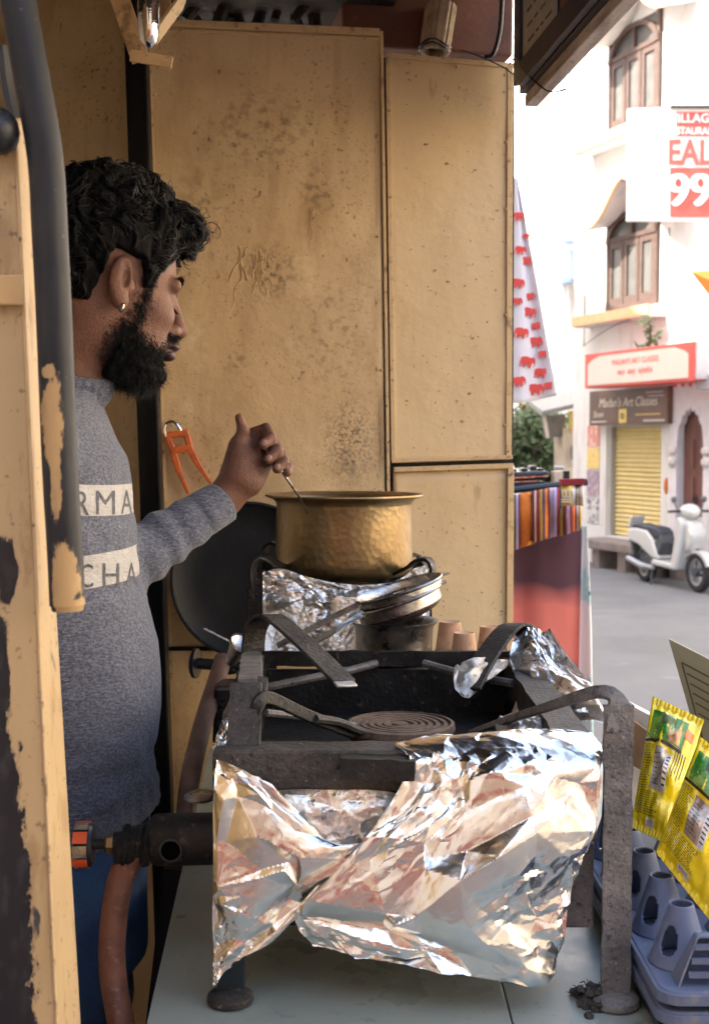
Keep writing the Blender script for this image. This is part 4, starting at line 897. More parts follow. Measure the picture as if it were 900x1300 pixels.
tag(MB().tube(spline([SBp(-.01, .10, .02), SBp(.05, .095, .02), SBp(.12, .05, .02), SBp(.16, -.002, -.02), SBp(.17, .0, -.055)], 16), .0018, 5).build('thin_wire', 'black_plastic'), 'loose thin wire tied round the bottom of the menu board', 'wire')

# counter
ct = thing('counter', (0, 2, FLOOR_Z), 'pale green-grey stone counter carrying the stoves', 'counter')
poly = [(-.222, 1.22), (.80, 1.22), (.80, 2.66), (-.305, 2.62)]
for poly in ([(-.222, 1.22), (.1745, 1.22), (.1745, 2.655), (-.305, 2.62)], [(.1765, 1.22), (.80, 1.22), (.80, 2.66), (.1765, 2.655)]): MB().prism([(x, y, COUNTER_Z - .035) for x, y in poly], (0, 0, .035)).build('counter_slab', 'counter_stone', ct, bevel=.001)
MB().prism([(x, y, FLOOR_Z + .002) for x, y in [(-.19, 1.26), (.76, 1.26), (.76, 2.6), (-.27, 2.58)]], (0, 0, COUNTER_Z - .037 - FLOOR_Z)).build('counter_base', 'yellow_paint', ct)
tag(MB().bar(P(222, 1100, 1.9), P(190, 1380, 1.9), .03, .03, up=(0, 1, 0)).build('black_gap_bar', 'black_paint'), 'thin black strut standing beside the counter edge', 'post')  # black bar drawn in for the dark gap along the counter

# ---------------------------------------------------------------- front stove
ZT = 1.658
FL, FR, BL, BR = Vector((-.150, 1.425, 0)), Vector((.292, 1.425, 0)), Vector((-.168, 2.04, 0)), Vector((.275, 2.04, 0))
def up(v, z): return Vector((v.x, v.y, z))
st = thing('iron_stove', (.06, 1.73, COUNTER_Z), 'sooty cast iron gas stove wrapped in foil, nearest burner on the counter', 'stove')
def rough_bar(mb, a, b, w_, h_, seed, n=14, up_=(0, 0, 1), jit=.0012):
    a, b = Vector(a), Vector(b); d = (b - a).normalized(); u = Vector(up_); r = d.cross(u).normalized(); u = r.cross(d); rr = random.Random(seed); o = len(mb.v); prof = ((-1, -1), (0, -1), (1, -1), (1, 0), (1, 1), (0, 1), (-1, 1), (-1, 0))
    for k in range(n + 1):
        p = a.lerp(b, k / n)
        for x, y in prof: mb.v.append(p + r * (x * w_ / 2 + rr.uniform(-jit, jit)) + u * (y * h_ / 2 + rr.uniform(-jit, jit)))
    for k in range(n):
        for j in range(8): mb.f.append((o + k * 8 + j, o + k * 8 + (j + 1) % 8, o + k * 8 + 8 + (j + 1) % 8, o + k * 8 + 8 + j))
    mb.f += [tuple(o + j for j in range(7, -1, -1)), tuple(o + n * 8 + j for j in range(8))]
    return mb
rough_bar(MB(), up(FL, ZT - .034) + Vector((-.012, .02, 0)), up(FR, ZT - .034) + Vector((-.02, .02, 0)), .05, .046, 1, 24).build('front_rail', 'rust_iron', st, smooth=True, bevel=.003, angle=50)
rough_bar(MB(), up(BL, ZT - .012), up(BR, ZT - .012), .012, .024, 2, 24).build('back_rail', 'soot_iron', st, smooth=True, angle=50)
rough_bar(MB(), up(FL, ZT - .03) + Vector((.004, .05, 0)), up(BL, ZT - .03) + Vector((.004, -.01, 0)), .034, .05, 3, 24).build('side_rail', 'rust_iron', st, smooth=True, angle=50)
rough_bar(MB(), up(FR, ZT - .032) + Vector((-.03, .05, 0)), up(BR, ZT - .032) + Vector((-.01, -.01, 0)), .045, .045, 4, 24).build('side_rail', 'rust_iron', st, smooth=True, angle=50)
m = MB(); rough_bar(m, P(432, 972, 1.41), P(526, 975, 1.41), .03, .024, 9, 6); m.build('front_lip', 'soot_iron', st, smooth=True, angle=50)
# inner box
for nm, a, b in (('inner_wall', BL, BR), ('inner_wall', FL + Vector((.02, .045, 0)), BL + Vector((.02, 0, 0))), ('inner_wall', FR + Vector((-.052, .045, 0)), BR + Vector((-.03, 0, 0)))):
    MB().hexa([up(a, 1.50), up(b, 1.50), up(b, ZT - .03), up(a, ZT - .03)], (.004, .006, 0)).build(nm, 'soot_iron', st)
MB().prism([(-.14, 1.46, 1.545), (.27, 1.46, 1.545), (.26, 2.035, 1.545), (-.15, 2.035, 1.545)], (0, 0, .012)).build('drip_plate', 'soot_iron', st)
# lower casing
MB().hexa([up(FL, 1.465) + Vector((.0, .014, 0)), up(FR, 1.465) + Vector((-.026, .014, 0)), up(FR, 1.607) + Vector((-.026, .014, 0)), up(FL, 1.607) + Vector((0, .014, 0))], (0, .02, 0)).build('casing_front', 'blue_black_iron', st)
MB().hexa([(.20, 1.435, 1.435), (.277, 1.435, 1.435), (.277, 1.435, 1.535), (.20, 1.435, 1.535)], (0, .01, 0)).build('casing_plate', 'rust_pale', st, bevel=.002)
MB().hexa([(.215, 1.428, 1.538), (.279, 1.428, 1.538), (.279, 1.428, 1.612), (.215, 1.428, 1.612)], (0, .03, 0)).build('casing_block', 'rust_pale', st, bevel=.004)
rough_bar(MB(), (-.14, 1.45, 1.447), (.20, 1.45, 1.447), .02, .022, 12, 16).build('cross_bar', 'soot_iron', st, smooth=True, angle=50)
for a, b in ((FL + Vector((.012, .03, 0)), BL + Vector((.01, 0, 0))), (FR + Vector((-.02, .03, 0)), BR + Vector((-.012, 0, 0)))):
    MB().hexa([up(a, 1.465), up(b, 1.465), up(b, 1.6), up(a, 1.6)], (.006, 0, 0)).build('casing_side', 'soot_iron', st)
# legs with round feet
def leg(c, z1, mm, wd, seed):
    m = MB(); m2 = rough_bar(m, up(c, COUNTER_Z + .014), up(c, z1), wd, .008, seed, 22, (0, 1, 0), .0009)
    rough_bar(m, up(c, COUNTER_Z + .014) + Vector((wd * .4, .016, 0)), up(c, z1) + Vector((wd * .4, .016, 0)), .007, .032, seed + 1, 22, (0, 1, 0), .0008)
    l = m.build('leg', mm, st, smooth=True, angle=40)
    MB().lathe([(0, .002), (wd * .84, .002), (wd * .88, .005), (wd * .84, .010), (wd * .6, .015), (0, .016)], T(up(c, COUNTER_Z)), 20).build('foot', 'rust_iron' if mm != 'rust_pale' else 'rust_pale', l, smooth=True)
leg(Vector((.2985, 1.412, 0)), 1.702, 'rust_pale', .033, 20); leg(Vector((-.143, 1.418, 0)), 1.62, 'blue_black_iron', .031, 24)
leg(Vector((.262, 2.03, 0)), 1.62, 'soot_iron', .03, 28); leg(Vector((-.155, 2.03, 0)), 1.62, 'soot_iron', .03, 32)
jr = random.Random(5); m = MB()
for k in range(260):
    c = onz(752, 1272, COUNTER_Z) + Vector((jr.gauss(0, .009), jr.gauss(0, .012), abs(jr.gauss(0, .006)) + .002)); d = Vector((jr.uniform(-1, 1), jr.uniform(-1, 1), jr.uniform(-1, 1))).normalized() * .004
    m.tube([c - d, c + d * .3 + Vector((jr.uniform(-.001, .001), 0, .001)), c + d], .0006, 4)
    if k % 3 == 0: m.ball(c - Vector((0, 0, .002)), (jr.uniform(.004, .007), jr.uniform(.005, .009), jr.uniform(.003, .006)), 7)
tag(m.build('burnt_fibre_wad', 'soot_wood', fix=False), 'wad of burnt black fibre by the rusty stove foot', 'wad')
# corner irons and trivet arms
def arm(pts, wd, th, side, mm, nm='trivet_arm', n=16):
    p = spline(pts, n); return MB().strip(p, wd, th, side).build(nm, mm, st, smooth=True, bevel=.0015, angle=50)
arm([P(322, 845, 2.03), P(322, 812, 2.03), P(327, 793, 2.02), P(338, 783, 2.0), P(352, 786, 1.98), P(395, 824, 1.90), P(437, 866, 1.82)], .040, .006, (.9, .5, -.1), 'rust_iron')
arm([P(432, 861, 1.828), P(441, 872, 1.81)], .036, .004, (.9, .5, -.1), 'foil_ash', 'bright_arm_end', 4)
arm([P(672, 838, 2.03), P(671, 812, 2.03), P(664, 797, 2.02), P(650, 794, 2.0), P(632, 812, 1.96), P(610, 845, 1.90), P(594, 876, 1.84)], .040, .006, (.9, -.5, .1), 'soot_iron')
m = MB(); rough_bar(m, P(309, 948, 1.452), P(313, 868, 1.50), .038, .010, 41, 8, (0, 1, 0)); rough_bar(m, P(322, 930, 1.48), P(334, 866, 1.52), .012, .03, 42, 8, (0, 1, 0)); m.build('corner_iron', 'rust_iron', st, smooth=True, angle=45)
m = MB(); rough_bar(m, P(318, 868, 1.53), P(320, 832, 1.98), .030, .012, 44, 10); m.build('corner_strap', 'rust_pale', st, smooth=True, angle=45)
arm([P(322, 915, 1.475), P(330, 890, 1.48), P(345, 887, 1.50), P(385, 906, 1.58), P(430, 924, 1.66), P(448, 930, 1.69)], .016, .006, (0, .3, 1), 'soot_iron')
arm([P(785, 930, 1.412), P(786, 905, 1.414), P(780, 884, 1.42), P(762, 878, 1.43), P(735, 884, 1.46), P(690, 899, 1.54), P(640, 915, 1.63), P(597, 930, 1.70)], [.034, .034, .032, .026, .020, .017, .016, .015, .014, .013, .012, .011, .010, .009, .008, .006], .008, [(1, .2, 0)] * 5 + [(.5, .3, .6)] * 2 + [(0, .4, 1)] * 9, 'rust_pale')
def rodp(pts, r, mm): MB().tube(spline(pts, 14), r, 8).build('support_rod', mm, st, smooth=True)
rodp([P(338, 873, 1.93), P(390, 862, 1.95), P(440, 852, 1.99), P(478, 842, 2.02)], .0065, 'rust_pale')
rodp([P(538, 842, 2.02), P(590, 856, 1.97), P(652, 868, 1.90)], .0065, 'rust_pale')
rodp([P(400, 913, 1.60), P(430, 917, 1.65), P(462, 930, 1.70), P(490, 936, 1.72)], .006, 'rust_iron')
rodp([P(338, 905, 1.62), P(400, 912, 1.68), P(450, 922, 1.70)], .005, 'rust_pale')
bc = onz(508, 921, 1.602)
prof = [(0, .004), (.010, .004), (.012, 0)]
for r in (.018, .028, .038, .049, .060): prof += [(r, 0), (r + .001, .0035), (r + .006, .0035), (r + .007, 0)]
prof += [(.070, 0), (.071, .005), (.076, .004), (.077, -.004), (.066, -.03), (.05, -.05), (0, -.05)]
MB().lathe(prof, T(bc), 56).build('burner_head', 'burner_iron', st, smooth=True, angle=25)
# rear ledge where the pan and cups stand
MB().prism([(-.02, 2.047, 1.612), (.285, 2.047, 1.612), (.285, 2.20, 1.612), (-.02, 2.20, 1.612)], (0, 0, .012)).build('rear_ledge', 'soot_iron', st)

# burner mixer tube, valve and hoses
mx = thing('burner_tube', P(230, 1065, 1.52), 'black iron burner tube with air hole sticking out of the foiled stove', 'burner tube')
rr_ = .0315; x0 = P(191, 1066, 1.52); x1 = P(300, 1064, 1.52)
RX = rot_to((x1 - x0)); L_ = (x1 - x0).length
MB().lathe([(0, 0), (.020, 0), (.029, .003), (rr_, .008), (rr_, L_), (0, L_)], T(x0) @ RX, 32).build('tube_body', 'soot_iron', mx, smooth=True, angle=30)
hc = P(222, 1069, 1.52) + Vector((0, -rr_ * .985, 0))
MB().lathe([(.0115, .0), (.012, .004), (.0135, .004), (.0145, 0)], T(hc) @ rot_to((0, -1, .05)), 24).build('air_hole_rim', 'rust_iron', mx, smooth=True)
MB().lathe([(0, 0), (.0122, .0)], T(hc + Vector((0, -.0022, 0))) @ rot_to((0, -1, .05)), 20).build('air_hole_disc', 'dark_void', mx)  # flat near-black disc painted in for the darkness inside the hole
vs_ = thing('gas_valve', P(160, 1072, 1.5), 'gas valve with orange and steel hand wheel on the burner tube', 'valve')
Yv = 1.515
m = MB(); m.tube([P(118, 1072, Yv), P(160, 1071, Yv)], .006, 10); m.build('stem', 'soot_iron', vs_, smooth=True)
m = MB(); m.lathe([(0, 0), (.010, 0), (.012, .003), (.012, .012), (.010, .016), (0, .016)], T(P(134, 1072, Yv)) @ rot_to((1, 0, 0)), 6); m.build('hex_nut', 'brass', vs_)
m = MB(); rr = random.Random(8)
for k in range(26):
    c = P(rr.uniform(150, 192), 1074 + rr.uniform(-8, 8), Yv); a = rr.uniform(0, 1.2)
    m.tube([c + Vector((math.sin(a) * .3 * .02 * math.cos(t), math.sin(t) * .017 - .0, math.cos(t) * .016)) for t in np.linspace(0, 6.283, 14)], .0042, 6)
m.tube([P(146, 1072, Yv), P(192, 1070, Yv)], .015, 12); m.build('sealing_tape', 'soot_iron', vs_, smooth=True, fix=False)
kw = P(94, 1073, Yv); RXm = T(kw) @ rot_to((1, .05, 0))
wh = MB().lathe([(0, .002), (.020, .002), (.0245, .004), (.0265, .008), (.0265, .020), (.024, .024), (0, .024)], RXm, 40).build('hand_wheel', 'black_plastic', vs_, smooth=True, angle=30)
for k in range(10):
    a = 6.283 * k / 10
    MB().add([RXm @ Vector((math.cos(a + d) * r, math.sin(a + d) * r, z)) for r in (.0255, .0283) for z in (.0025, .0195) for d in (-.26, -.09, .09, .26)],
             [(8, 9, 13, 12), (9, 10, 14, 13), (10, 11, 15, 14), (0, 8, 12, 4), (11, 3, 7, 15), (0, 1, 9, 8), (1, 2, 10, 9), (2, 3, 11, 10), (4, 12, 13, 5), (5, 13, 14, 6), (6, 14, 15, 7)]).build('grip_segment', 'orange_knob' if k % 2 == 0 else 'steel', wh)
m = MB(); m.tube(spline([P(172, 1080, Yv), P(160, 1100, Yv), P(150, 1130, 1.51), P(143, 1190, 1.5), P(144, 1240, 1.49), P(154, 1300, 1.47), P(162, 1350, 1.46)], 40), .0165, 16)
tag(m.build('red_hose', 'hose', smooth=True), 'red-brown rubber gas hose hanging from the valve', 'hose')
m = MB(); m.tube(spline([P(283, 838, 2.22), P(274, 868, 2.15), P(262, 905, 2.06), P(250, 950, 1.98), P(240, 1000, 1.90), P(232, 1080, 1.84)], 40), .0155, 16)
tag(m.build('old_hose', 'hose_dirty', smooth=True), 'dusty brown hose rising along the counter edge to the rear stove', 'hose')
sv = thing('rear_gas_valve', P(262, 842, 2.25), 'black knob and pipe of the rear stove valve above the dusty hose', 'valve')
MB().lathe([(0, 0), (.020, 0), (.027, .004), (.027, .010), (0, .012)], T(P(244, 842, 2.25)) @ rot_to((1, -.2, 0)), 24).build('knob', 'black_plastic', sv, smooth=True, angle=30)
MB().tube([P(249, 842, 2.25), P(320, 848, 2.25)], .010, 10).build('pipe', 'soot_iron', sv, smooth=True)
MB().tube([P(268, 856, 2.24), P(300, 852, 2.24)], .005, 8).build('lever', 'soot_iron', sv, smooth=True)
# small black regulator box between the stoves
rg = thing('igniter_box', P(285, 900, 2.1), 'small black moulded box beside the left rail of the stove', 'box')
qb = MB().hexa([P(269, 945, 2.08), P(312, 945, 2.08), P(312, 872, 2.08), P(272, 872, 2.08)], (0, .08, 0)); qb.build('casing', 'black_plastic', rg, bevel=.006)
for k in range(3): MB().tube([P(280 + 4 * math.cos(t) + 3, 892 + 14 * k + 5 * math.sin(t), 2.075) for t in np.linspace(0, 5, 10)], .0025, 6).build('moulding', 'black_plastic', rg, smooth=True)

# ---------------------------------------------------------------- rear stove with foil
YS = 2.24
rs = thing('rear_stove', P(432, 1000, 2.40), 'black iron rear stove under the brass pot', 'stove')
xL, xR = P(318, 760, YS).x, P(546, 760, YS).x; zT2 = P(400, 735, YS).z
for x, y in ((xL, YS), (xR, YS), (xL, 2.56), (xR, 2.56)):
    l = rough_bar(MB(), (x + (.012 if x < 0 else -.012), y, COUNTER_Z + .003), (x + (.012 if x < 0 else -.012), y, zT2 - .0), .030, .012, 50, 10, (0, 1, 0)).build('leg', 'soot_iron', rs, smooth=True, angle=45)
for a, b in (((xL, YS), (xR, YS)), ((xL, 2.56), (xR, 2.56)), ((xL, YS), (xL, 2.56)), ((xR, YS), (xR, 2.56))):
    rough_bar(MB(), (*a, zT2 - .03), (*b, zT2 - .03), .012, .03, 52, 10).build('rail', 'soot_iron', rs, smooth=True, angle=45)
def rarm(pts, wd, n=12): MB().strip(spline(pts, n), wd, .006, (.3, 1, 0)).build('trivet_arm', 'soot_iron', rs, smooth=True, bevel=.001, angle=50)
rarm([P(322, 745, YS), P(321, 722, YS), P(328, 712, YS + .01), P(342, 712, YS + .03), P(358, 722, YS + .06), P(385, 735, YS + .12)], .03)
rarm([P(547, 738, YS), P(549, 722, YS), P(543, 711, YS + .01), P(530, 711, YS + .03), P(518, 720, YS + .05), P(490, 733, YS + .12)], .03)
rarm([P(335, 700, 2.56), P(342, 690, 2.56), P(356, 694, 2.55), P(395, 730, 2.47)], .03); rarm([P(540, 728, 2.56), P(536, 712, 2.56), P(520, 706, 2.55), P(480, 730, 2.47)], .03)
MB().lathe([(0, 0), (.07, 0), (.075, -.01), (.06, -.04), (0, -.05)], T((P(437, 740, 2.4).x, 2.40, zT2 - .03)), 32).build('burner_head', 'burner_iron', rs, smooth=True)
MB().prism([(xL + .01, YS + .01, zT2 - .07), (xR - .01, YS + .01, zT2 - .07), (xR - .01, 2.55, zT2 - .07), (xL + .01, 2.55, zT2 - .07)], (0, 0, .01)).build('drip_plate', 'soot_iron', rs)

# ---------------------------------------------------------------- aluminium foil sheets
def foil(rows, nu, nv, lb, mm='foil', par=None, name='foil_sheet', **k):
    A = sheet([[P(*q) for q in r] for r in rows], nu, nv, **k)
    m = MB(); m.grid(A); o = m.build(name, mm, par, smooth=True, angle=16, fix=False); 
    return tag(o, lb, 'foil') if lb else o
foil([[(545, 934, 1.480), (590, 929, 1.500), (660, 926, 1.505), (750, 933, 1.480)],
      [(502, 944, 1.440), (570, 938, 1.442), (660, 936, 1.445), (762, 942, 1.440)],
      [(520, 968, 1.405), (590, 964, 1.402), (680, 962, 1.400), (766, 972, 1.403)],
      [(480, 1045, 1.392), (565, 1036, 1.375), (665, 1030, 1.372), (760, 1034, 1.392)],
      [(418, 1112, 1.390), (520, 1106, 1.366), (630, 1105, 1.360), (738, 1096, 1.390)],
      [(372, 1162, 1.392), (480, 1176, 1.372), (600, 1184, 1.365), (718, 1158, 1.395)],
      [(396, 1205, 1.398), (485, 1216, 1.388), (592, 1232, 1.382), (686, 1248, 1.385), (711, 1208, 1.395)]],
     290, 250, 'large gold-reflecting aluminium foil sheet draped over the front of the stove', amp=.014, cells=95, slope=.5, seed=4, taper=((0, .4), (.25, .38), (.45, 1), (1, 1)))
foil([[(274, 966, 1.402), (300, 973, 1.400), (325, 988, 1.400), (347, 1004, 1.404)],
      [(271, 1018, 1.398), (330, 1018, 1.392), (385, 1046, 1.396), (425, 1070, 1.404)],
      [(271, 1092, 1.396), (335, 1092, 1.388), (405, 1094, 1.392), (492, 1068, 1.404)],
      [(270, 1160, 1.396), (310, 1165, 1.392), (355, 1158, 1.396), (420, 1120, 1.404)],
      [(271, 1212, 1.398), (290, 1210, 1.396), (325, 1206, 1.398), (362, 1172, 1.404)],
      [(271, 1252, 1.400), (284, 1238, 1.400), (300, 1215, 1.400), (312, 1196, 1.402)]],
     170, 200, 'crumpled foil sheet with torn pointed corner hanging at the left stove leg', amp=.010, cells=75, slope=.55, seed=9)
foil([[(330, 996, 1.432), (400, 1000, 1.430), (460, 998, 1.430), (520, 1012, 1.430)], [(340, 1030, 1.424), (400, 1035, 1.420), (460, 1032, 1.420), (510, 1035, 1.424)], [(380, 1080, 1.418), (420, 1085, 1.416), (470, 1085, 1.416), (500, 1075, 1.418)]],
     90, 60, 'small dull silver foil piece tucked under the front rail', mm='foil_dirty', amp=.006, cells=60, seed=12)
foil([[(652, 806, 1.985), (668, 797, 1.99), (682, 800, 1.985), (697, 797, 1.98)], [(651, 836, 1.95), (676, 826, 1.93), (700, 836, 1.90), (722, 838, 1.89)],
      [(655, 866, 1.90), (682, 862, 1.86), (715, 860, 1.83), (752, 872, 1.78)], [(648, 896, 1.86), (685, 892, 1.82), (722, 886, 1.76), (766, 896, 1.66)], [(640, 930, 1.80), (680, 930, 1.76), (712, 918, 1.72), (760, 912, 1.62)]],
     100, 100, 'crumpled silver foil tent over the rear right corner of the stove', mm='foil_dirty', amp=.014, cells=60, slope=.6, seed=21)
foil([[(578, 846, 1.89), (600, 836, 1.90), (622, 836, 1.92), (645, 838, 1.95)], [(576, 860, 1.855), (596, 858, 1.85), (618, 856, 1.87), (640, 850, 1.90)], [(577, 878, 1.835), (590, 886, 1.83), (600, 884, 1.83), (608, 868, 1.85)]],
     50, 36, 'ash-grey foil scrap folded over the right rear trivet arm', mm='foil_ash', amp=.006, cells=30, seed=23)
foil([[(630, 912, 1.66), (655, 902, 1.66), (685, 905, 1.64), (712, 915, 1.60)], [(632, 930, 1.63), (660, 918, 1.61), (690, 918, 1.60), (716, 930, 1.58)], [(640, 942, 1.60), (665, 946, 1.58), (690, 940, 1.57), (712, 944, 1.56)]],
     60, 40, 'ash-grey foil scrap lying on the front right trivet arm', mm='foil_ash', amp=.008, cells=40, seed=27)
foil([[(285, 914, 1.50), (290, 911, 1.50), (298, 916, 1.51)], [(276, 938, 1.47), (284, 936, 1.465), (294, 938, 1.47)], [(270, 962, 1.44), (279, 962, 1.43), (290, 966, 1.43)], [(268, 985, 1.42), (275, 988, 1.41), (284, 990, 1.41)]],
     26, 50, 'thin twisted foil strip on the left rail of the stove', amp=.005, cells=30, seed=31)
foil([[(334, 726, YS - .012), (360, 722, YS - .012), (400, 736, YS - .012), (450, 742, YS - .012), (500, 738, YS - .012), (525, 722, YS - .012), (548, 716, YS - .01)],
      [(334, 770, YS - .016), (400, 768, YS - .024), (450, 772, YS - .026), (500, 770, YS - .022), (546, 768, YS - .014)], [(335, 845, YS - .05), (400, 843, YS - .055), (450, 845, YS - .055), (500, 843, YS - .055), (545, 842, YS - .05)]],
     150, 80, 'scorched silver foil apron on the rear stove below the pot', mm='foil_dirty', amp=.008, cells=130, slope=.6, seed=37)

# ---------------------------------------------------------------- pots, strainers, cups, tools
pc = Vector((P(437, 680, 2.40).x, 2.40, P(437, 729, 2.40).z)); pr_ = 87 * 2.4 / 1600; ph = P(437, 629, 2.40).z - pc.z
pot = thing('brass_pot', pc, 'hammered brass pot of tea with flared rim on the rear stove', 'pot')
prof = [(0, .0), (pr_ * .86, .0), (pr_ * .95, .004), (pr_ * .995, .014), (pr_ * 1.0, .03), (pr_ * .995, ph * .6), (pr_ * .985, ph * .88), (pr_ * 1.0, ph * .93), (pr_ * 1.05, ph * .965), (pr_ * 1.12, ph * .985), (pr_ * 1.15, ph), (pr_ * 1.145, ph + .003), (pr_ * 1.10, ph + .001), (pr_ * .97, ph * .93), (pr_ * .965, .02), (0, .012)]
MB().lathe(prof, T(pc), 96).build('pot_body', 'brass', pot, smooth=True, angle=60)
pmat('tea', (.30, .17, .09), [Lr(scale=60, lo=.4, hi=.7, col=(.40, .25, .15), amt=.7)], rough=.15)
MB().lathe([(0, 0), (pr_ * .964, 0)], T(pc + Vector((0, 0, ph * .62))), 48).build('tea', 'tea', pot)
sp = thing('stirring_spoon', P(383, 640, 2.2), 'thin steel stirring spoon held in the hand over the pot', 'spoon')
MB().tube([P(334, 566, 2.086), P(345, 580, 2.09), P(361, 603, 2.115), P(379, 629, 2.22), P(392, 655, 2.30)], .0022, 8).build('handle', 'steel', sp, smooth=True)
MB().ball(P(394, 660, 2.31), (.018, .012, .006), 10).build('bowl', 'steel', sp, smooth=True)
# tawa leaning against the wall
tc_ = W(316, 737, .045); tw = thing('tawa', W(316, 840, .05), 'large round black iron griddle leaning on the yellow wall', 'griddle')
axis = (WN + Vector((.05, 0, .22))).normalized(); rT = 101 * 2.68 / 1600
MB().lathe([(0, -.008), (rT * .6, -.005), (rT * .93, .006), (rT, .016), (rT * 1.0, .020), (rT * .97, .020), (rT * .92, .010), (rT * .6, 0), (0, -.003)], T(tc_) @ rot_to(axis), 72).build('pan', 'tawa_iron', tw, smooth=True)
MB().bar(tc_ + rot_to(axis) @ Vector((rT * .7, rT * .7, .02)), tc_ + rot_to(axis) @ Vector((rT * .85, rT * .85, .03)), .02, .006).build('lug', 'tawa_iron', tw)
# orange tongs on the wall
tg = thing('pan_tongs', W(235, 600, .015), 'orange-handled steel tongs hanging on the wall', 'tongs')
MB().tube(spline([W(212, 556, .02), W(209, 545, .02), W(213, 537, .02), W(222, 536, .02), W(229, 545, .02), W(231, 552, .02)], 20), .0035, 8).build('loop', 'chrome', tg, smooth=True)
hd = MB()
for a, b in (((211, 553), (240, 549)), ((216, 573), (243, 568))): hd.bar(W(*a, .018), W(*b, .018), .012, .015)
hd.bar(W(213, 552, .018), W(220, 574, .018), .011, .014); hd.bar(W(236, 549, .018), W(242, 571, .018), .011, .014)
hd.build('head', 'orange_grip', tg, bevel=.003)
MB().strip([W(219, 570, .018), W(228, 600, .017), W(240, 627, .015)], [.016, .012, .007], .009, WD).build('arm', 'orange_grip', tg, bevel=.002)
MB().strip([W(239, 567, .02), W(253, 592, .019), W(268, 614, .017)], [.016, .012, .007], .009, WD).build('arm', 'orange_grip', tg, bevel=.002)
# steel pan and two strainers
LZ = 1.625
sx = P(500, 800, 2.13).x; pz = P(500, 787, 2.13).z
pn = thing('steel_pan', (sx, 2.13, LZ), 'plain steel saucepan holding the strainers behind the stove', 'saucepan')
R0 = 50 * 2.13 / 1600; hh = pz - LZ
MB().lathe([(0, .001), (R0 * .9, .001), (R0 * .95, .005), (R0 * .97, hh * .4), (R0 * 1.0, hh * .85), (R0 * 1.12, hh * .98), (R0 * 1.14, hh), (R0 * 1.10, hh), (R0 * .96, hh * .85), (R0 * .93, .01), (0, .008)], T((sx, 2.13, LZ)), 56).build('pan_body', 'steel', pn, smooth=True, angle=60)
def strainer(c, tilt, R_, lb, hpts, band_h, bowl):
    t = thing('tea_strainer', c, lb, 'strainer'); M = T(c) @ Matrix.Rotation(tilt, 4, 'Y') @ Matrix.Rotation(math.radians(1), 4, 'X')
    MB().lathe([(R_ * .99, -band_h), (R_ * 1.0, 0), (R_ * 1.05, .002), (R_ * 1.06, .004), (R_ * 1.04, .006), (R_ * .985, .002), (R_ * .975, -band_h)], M, 56, closed=True).build('rim_band', 'steel', t, smooth=True, angle=50)
    pr = [(R_ * .97 * math.cos(a), -band_h - bowl * math.sin(a)) for a in np.linspace(0, 1.5707, 12)]
    MB().lathe(pr, M, 48).build('mesh_bowl', 'steel_mesh', t, smooth=True)
    MB().strip([P(*q) for q in hpts], .011, .003, (0, .5, .85)).build('handle', 'steel', t, bevel=.001)
    MB().bar(M @ Vector((R_ * 1.04, 0, .003)), M @ Vector((R_ * 1.22, 0, .003)), .02, .003).build('rest_tab', 'steel', t, bevel=.001)
sc = P(505, 762, 2.12)
strainer(sc, -math.radians(19), .073, 'lower steel mesh tea strainer resting in the saucepan', [(462, 778, 2.08), (425, 800, 2.06), (384, 824, 2.07)], .016, .020)
strainer(sc + Vector((.002, .004, .017)), -math.radians(17), .074, 'upper steel tea strainer stacked on the other strainer', [(458, 766, 2.08), (410, 790, 2.08), (352, 820, 2.10)], .010, .012)
# clay cups upside down
def kulhad(px, py_top, Y, r, lb):
    z1 = P(px, py_top, Y).z; h = z1 - LZ; c = (P(px, 800, Y).x, Y, LZ)
    m = MB().lathe([(r * 1.0, .001), (r * 1.02, .006), (r * .98, .014), (r * .86, h * .55), (r * .74, h * .93), (r * .70, h), (r * .55, h - .002), (0, h - .004)], T(c), 32)
    return tag(m.build('clay_cup', 'clay', smooth=True, angle=70), lb, 'clay cup')
kulhad(571, 789, 2.17, .026, 'pale clay cup standing upside down right behind the saucepan')
kulhad(589, 803, 2.10, .024, 'short clay cup standing upside down, in front of the other clay cups')
kulhad(622, 795, 2.15, .024, 'orange clay cup beside the right rear trivet arm')
# small steel ladle cup
lc = P(306, 818, 2.12); ax = Vector((.45, -.55, .75)).normalized()
ld = thing('measuring_ladle', lc, 'small steel conical cup with thin handle left of the stoves', 'ladle')
MB().lathe([(0, -.05), (.008, -.05), (.0185, -.004), (.021, 0), (.0215, .004), (.0195, .006), (.0195, .001), (.008, -.004), (0, -.004)], T(lc) @ rot_to(ax), 32).build('cup', 'steel', ld, smooth=True, angle=50)
MB().tube([P(259, 798, 2.13), P(297, 817, 2.12)], .0028, 8).build('handle', 'steel', ld, smooth=True)
# flat spoon sticking out under the left foil
fs_ = thing('flat_spoon', P(255, 1010, 1.62), 'flat steel spoon poking out left of the foil', 'spoon')
MB().ball(P(255, 1011, 1.62), (.022, .03, .005), 16).build('bowl', 'steel', fs_, smooth=True); MB().bar(P(262, 1012, 1.62), P(330, 1014, 1.68), .008, .003).build('handle', 'steel', fs_)
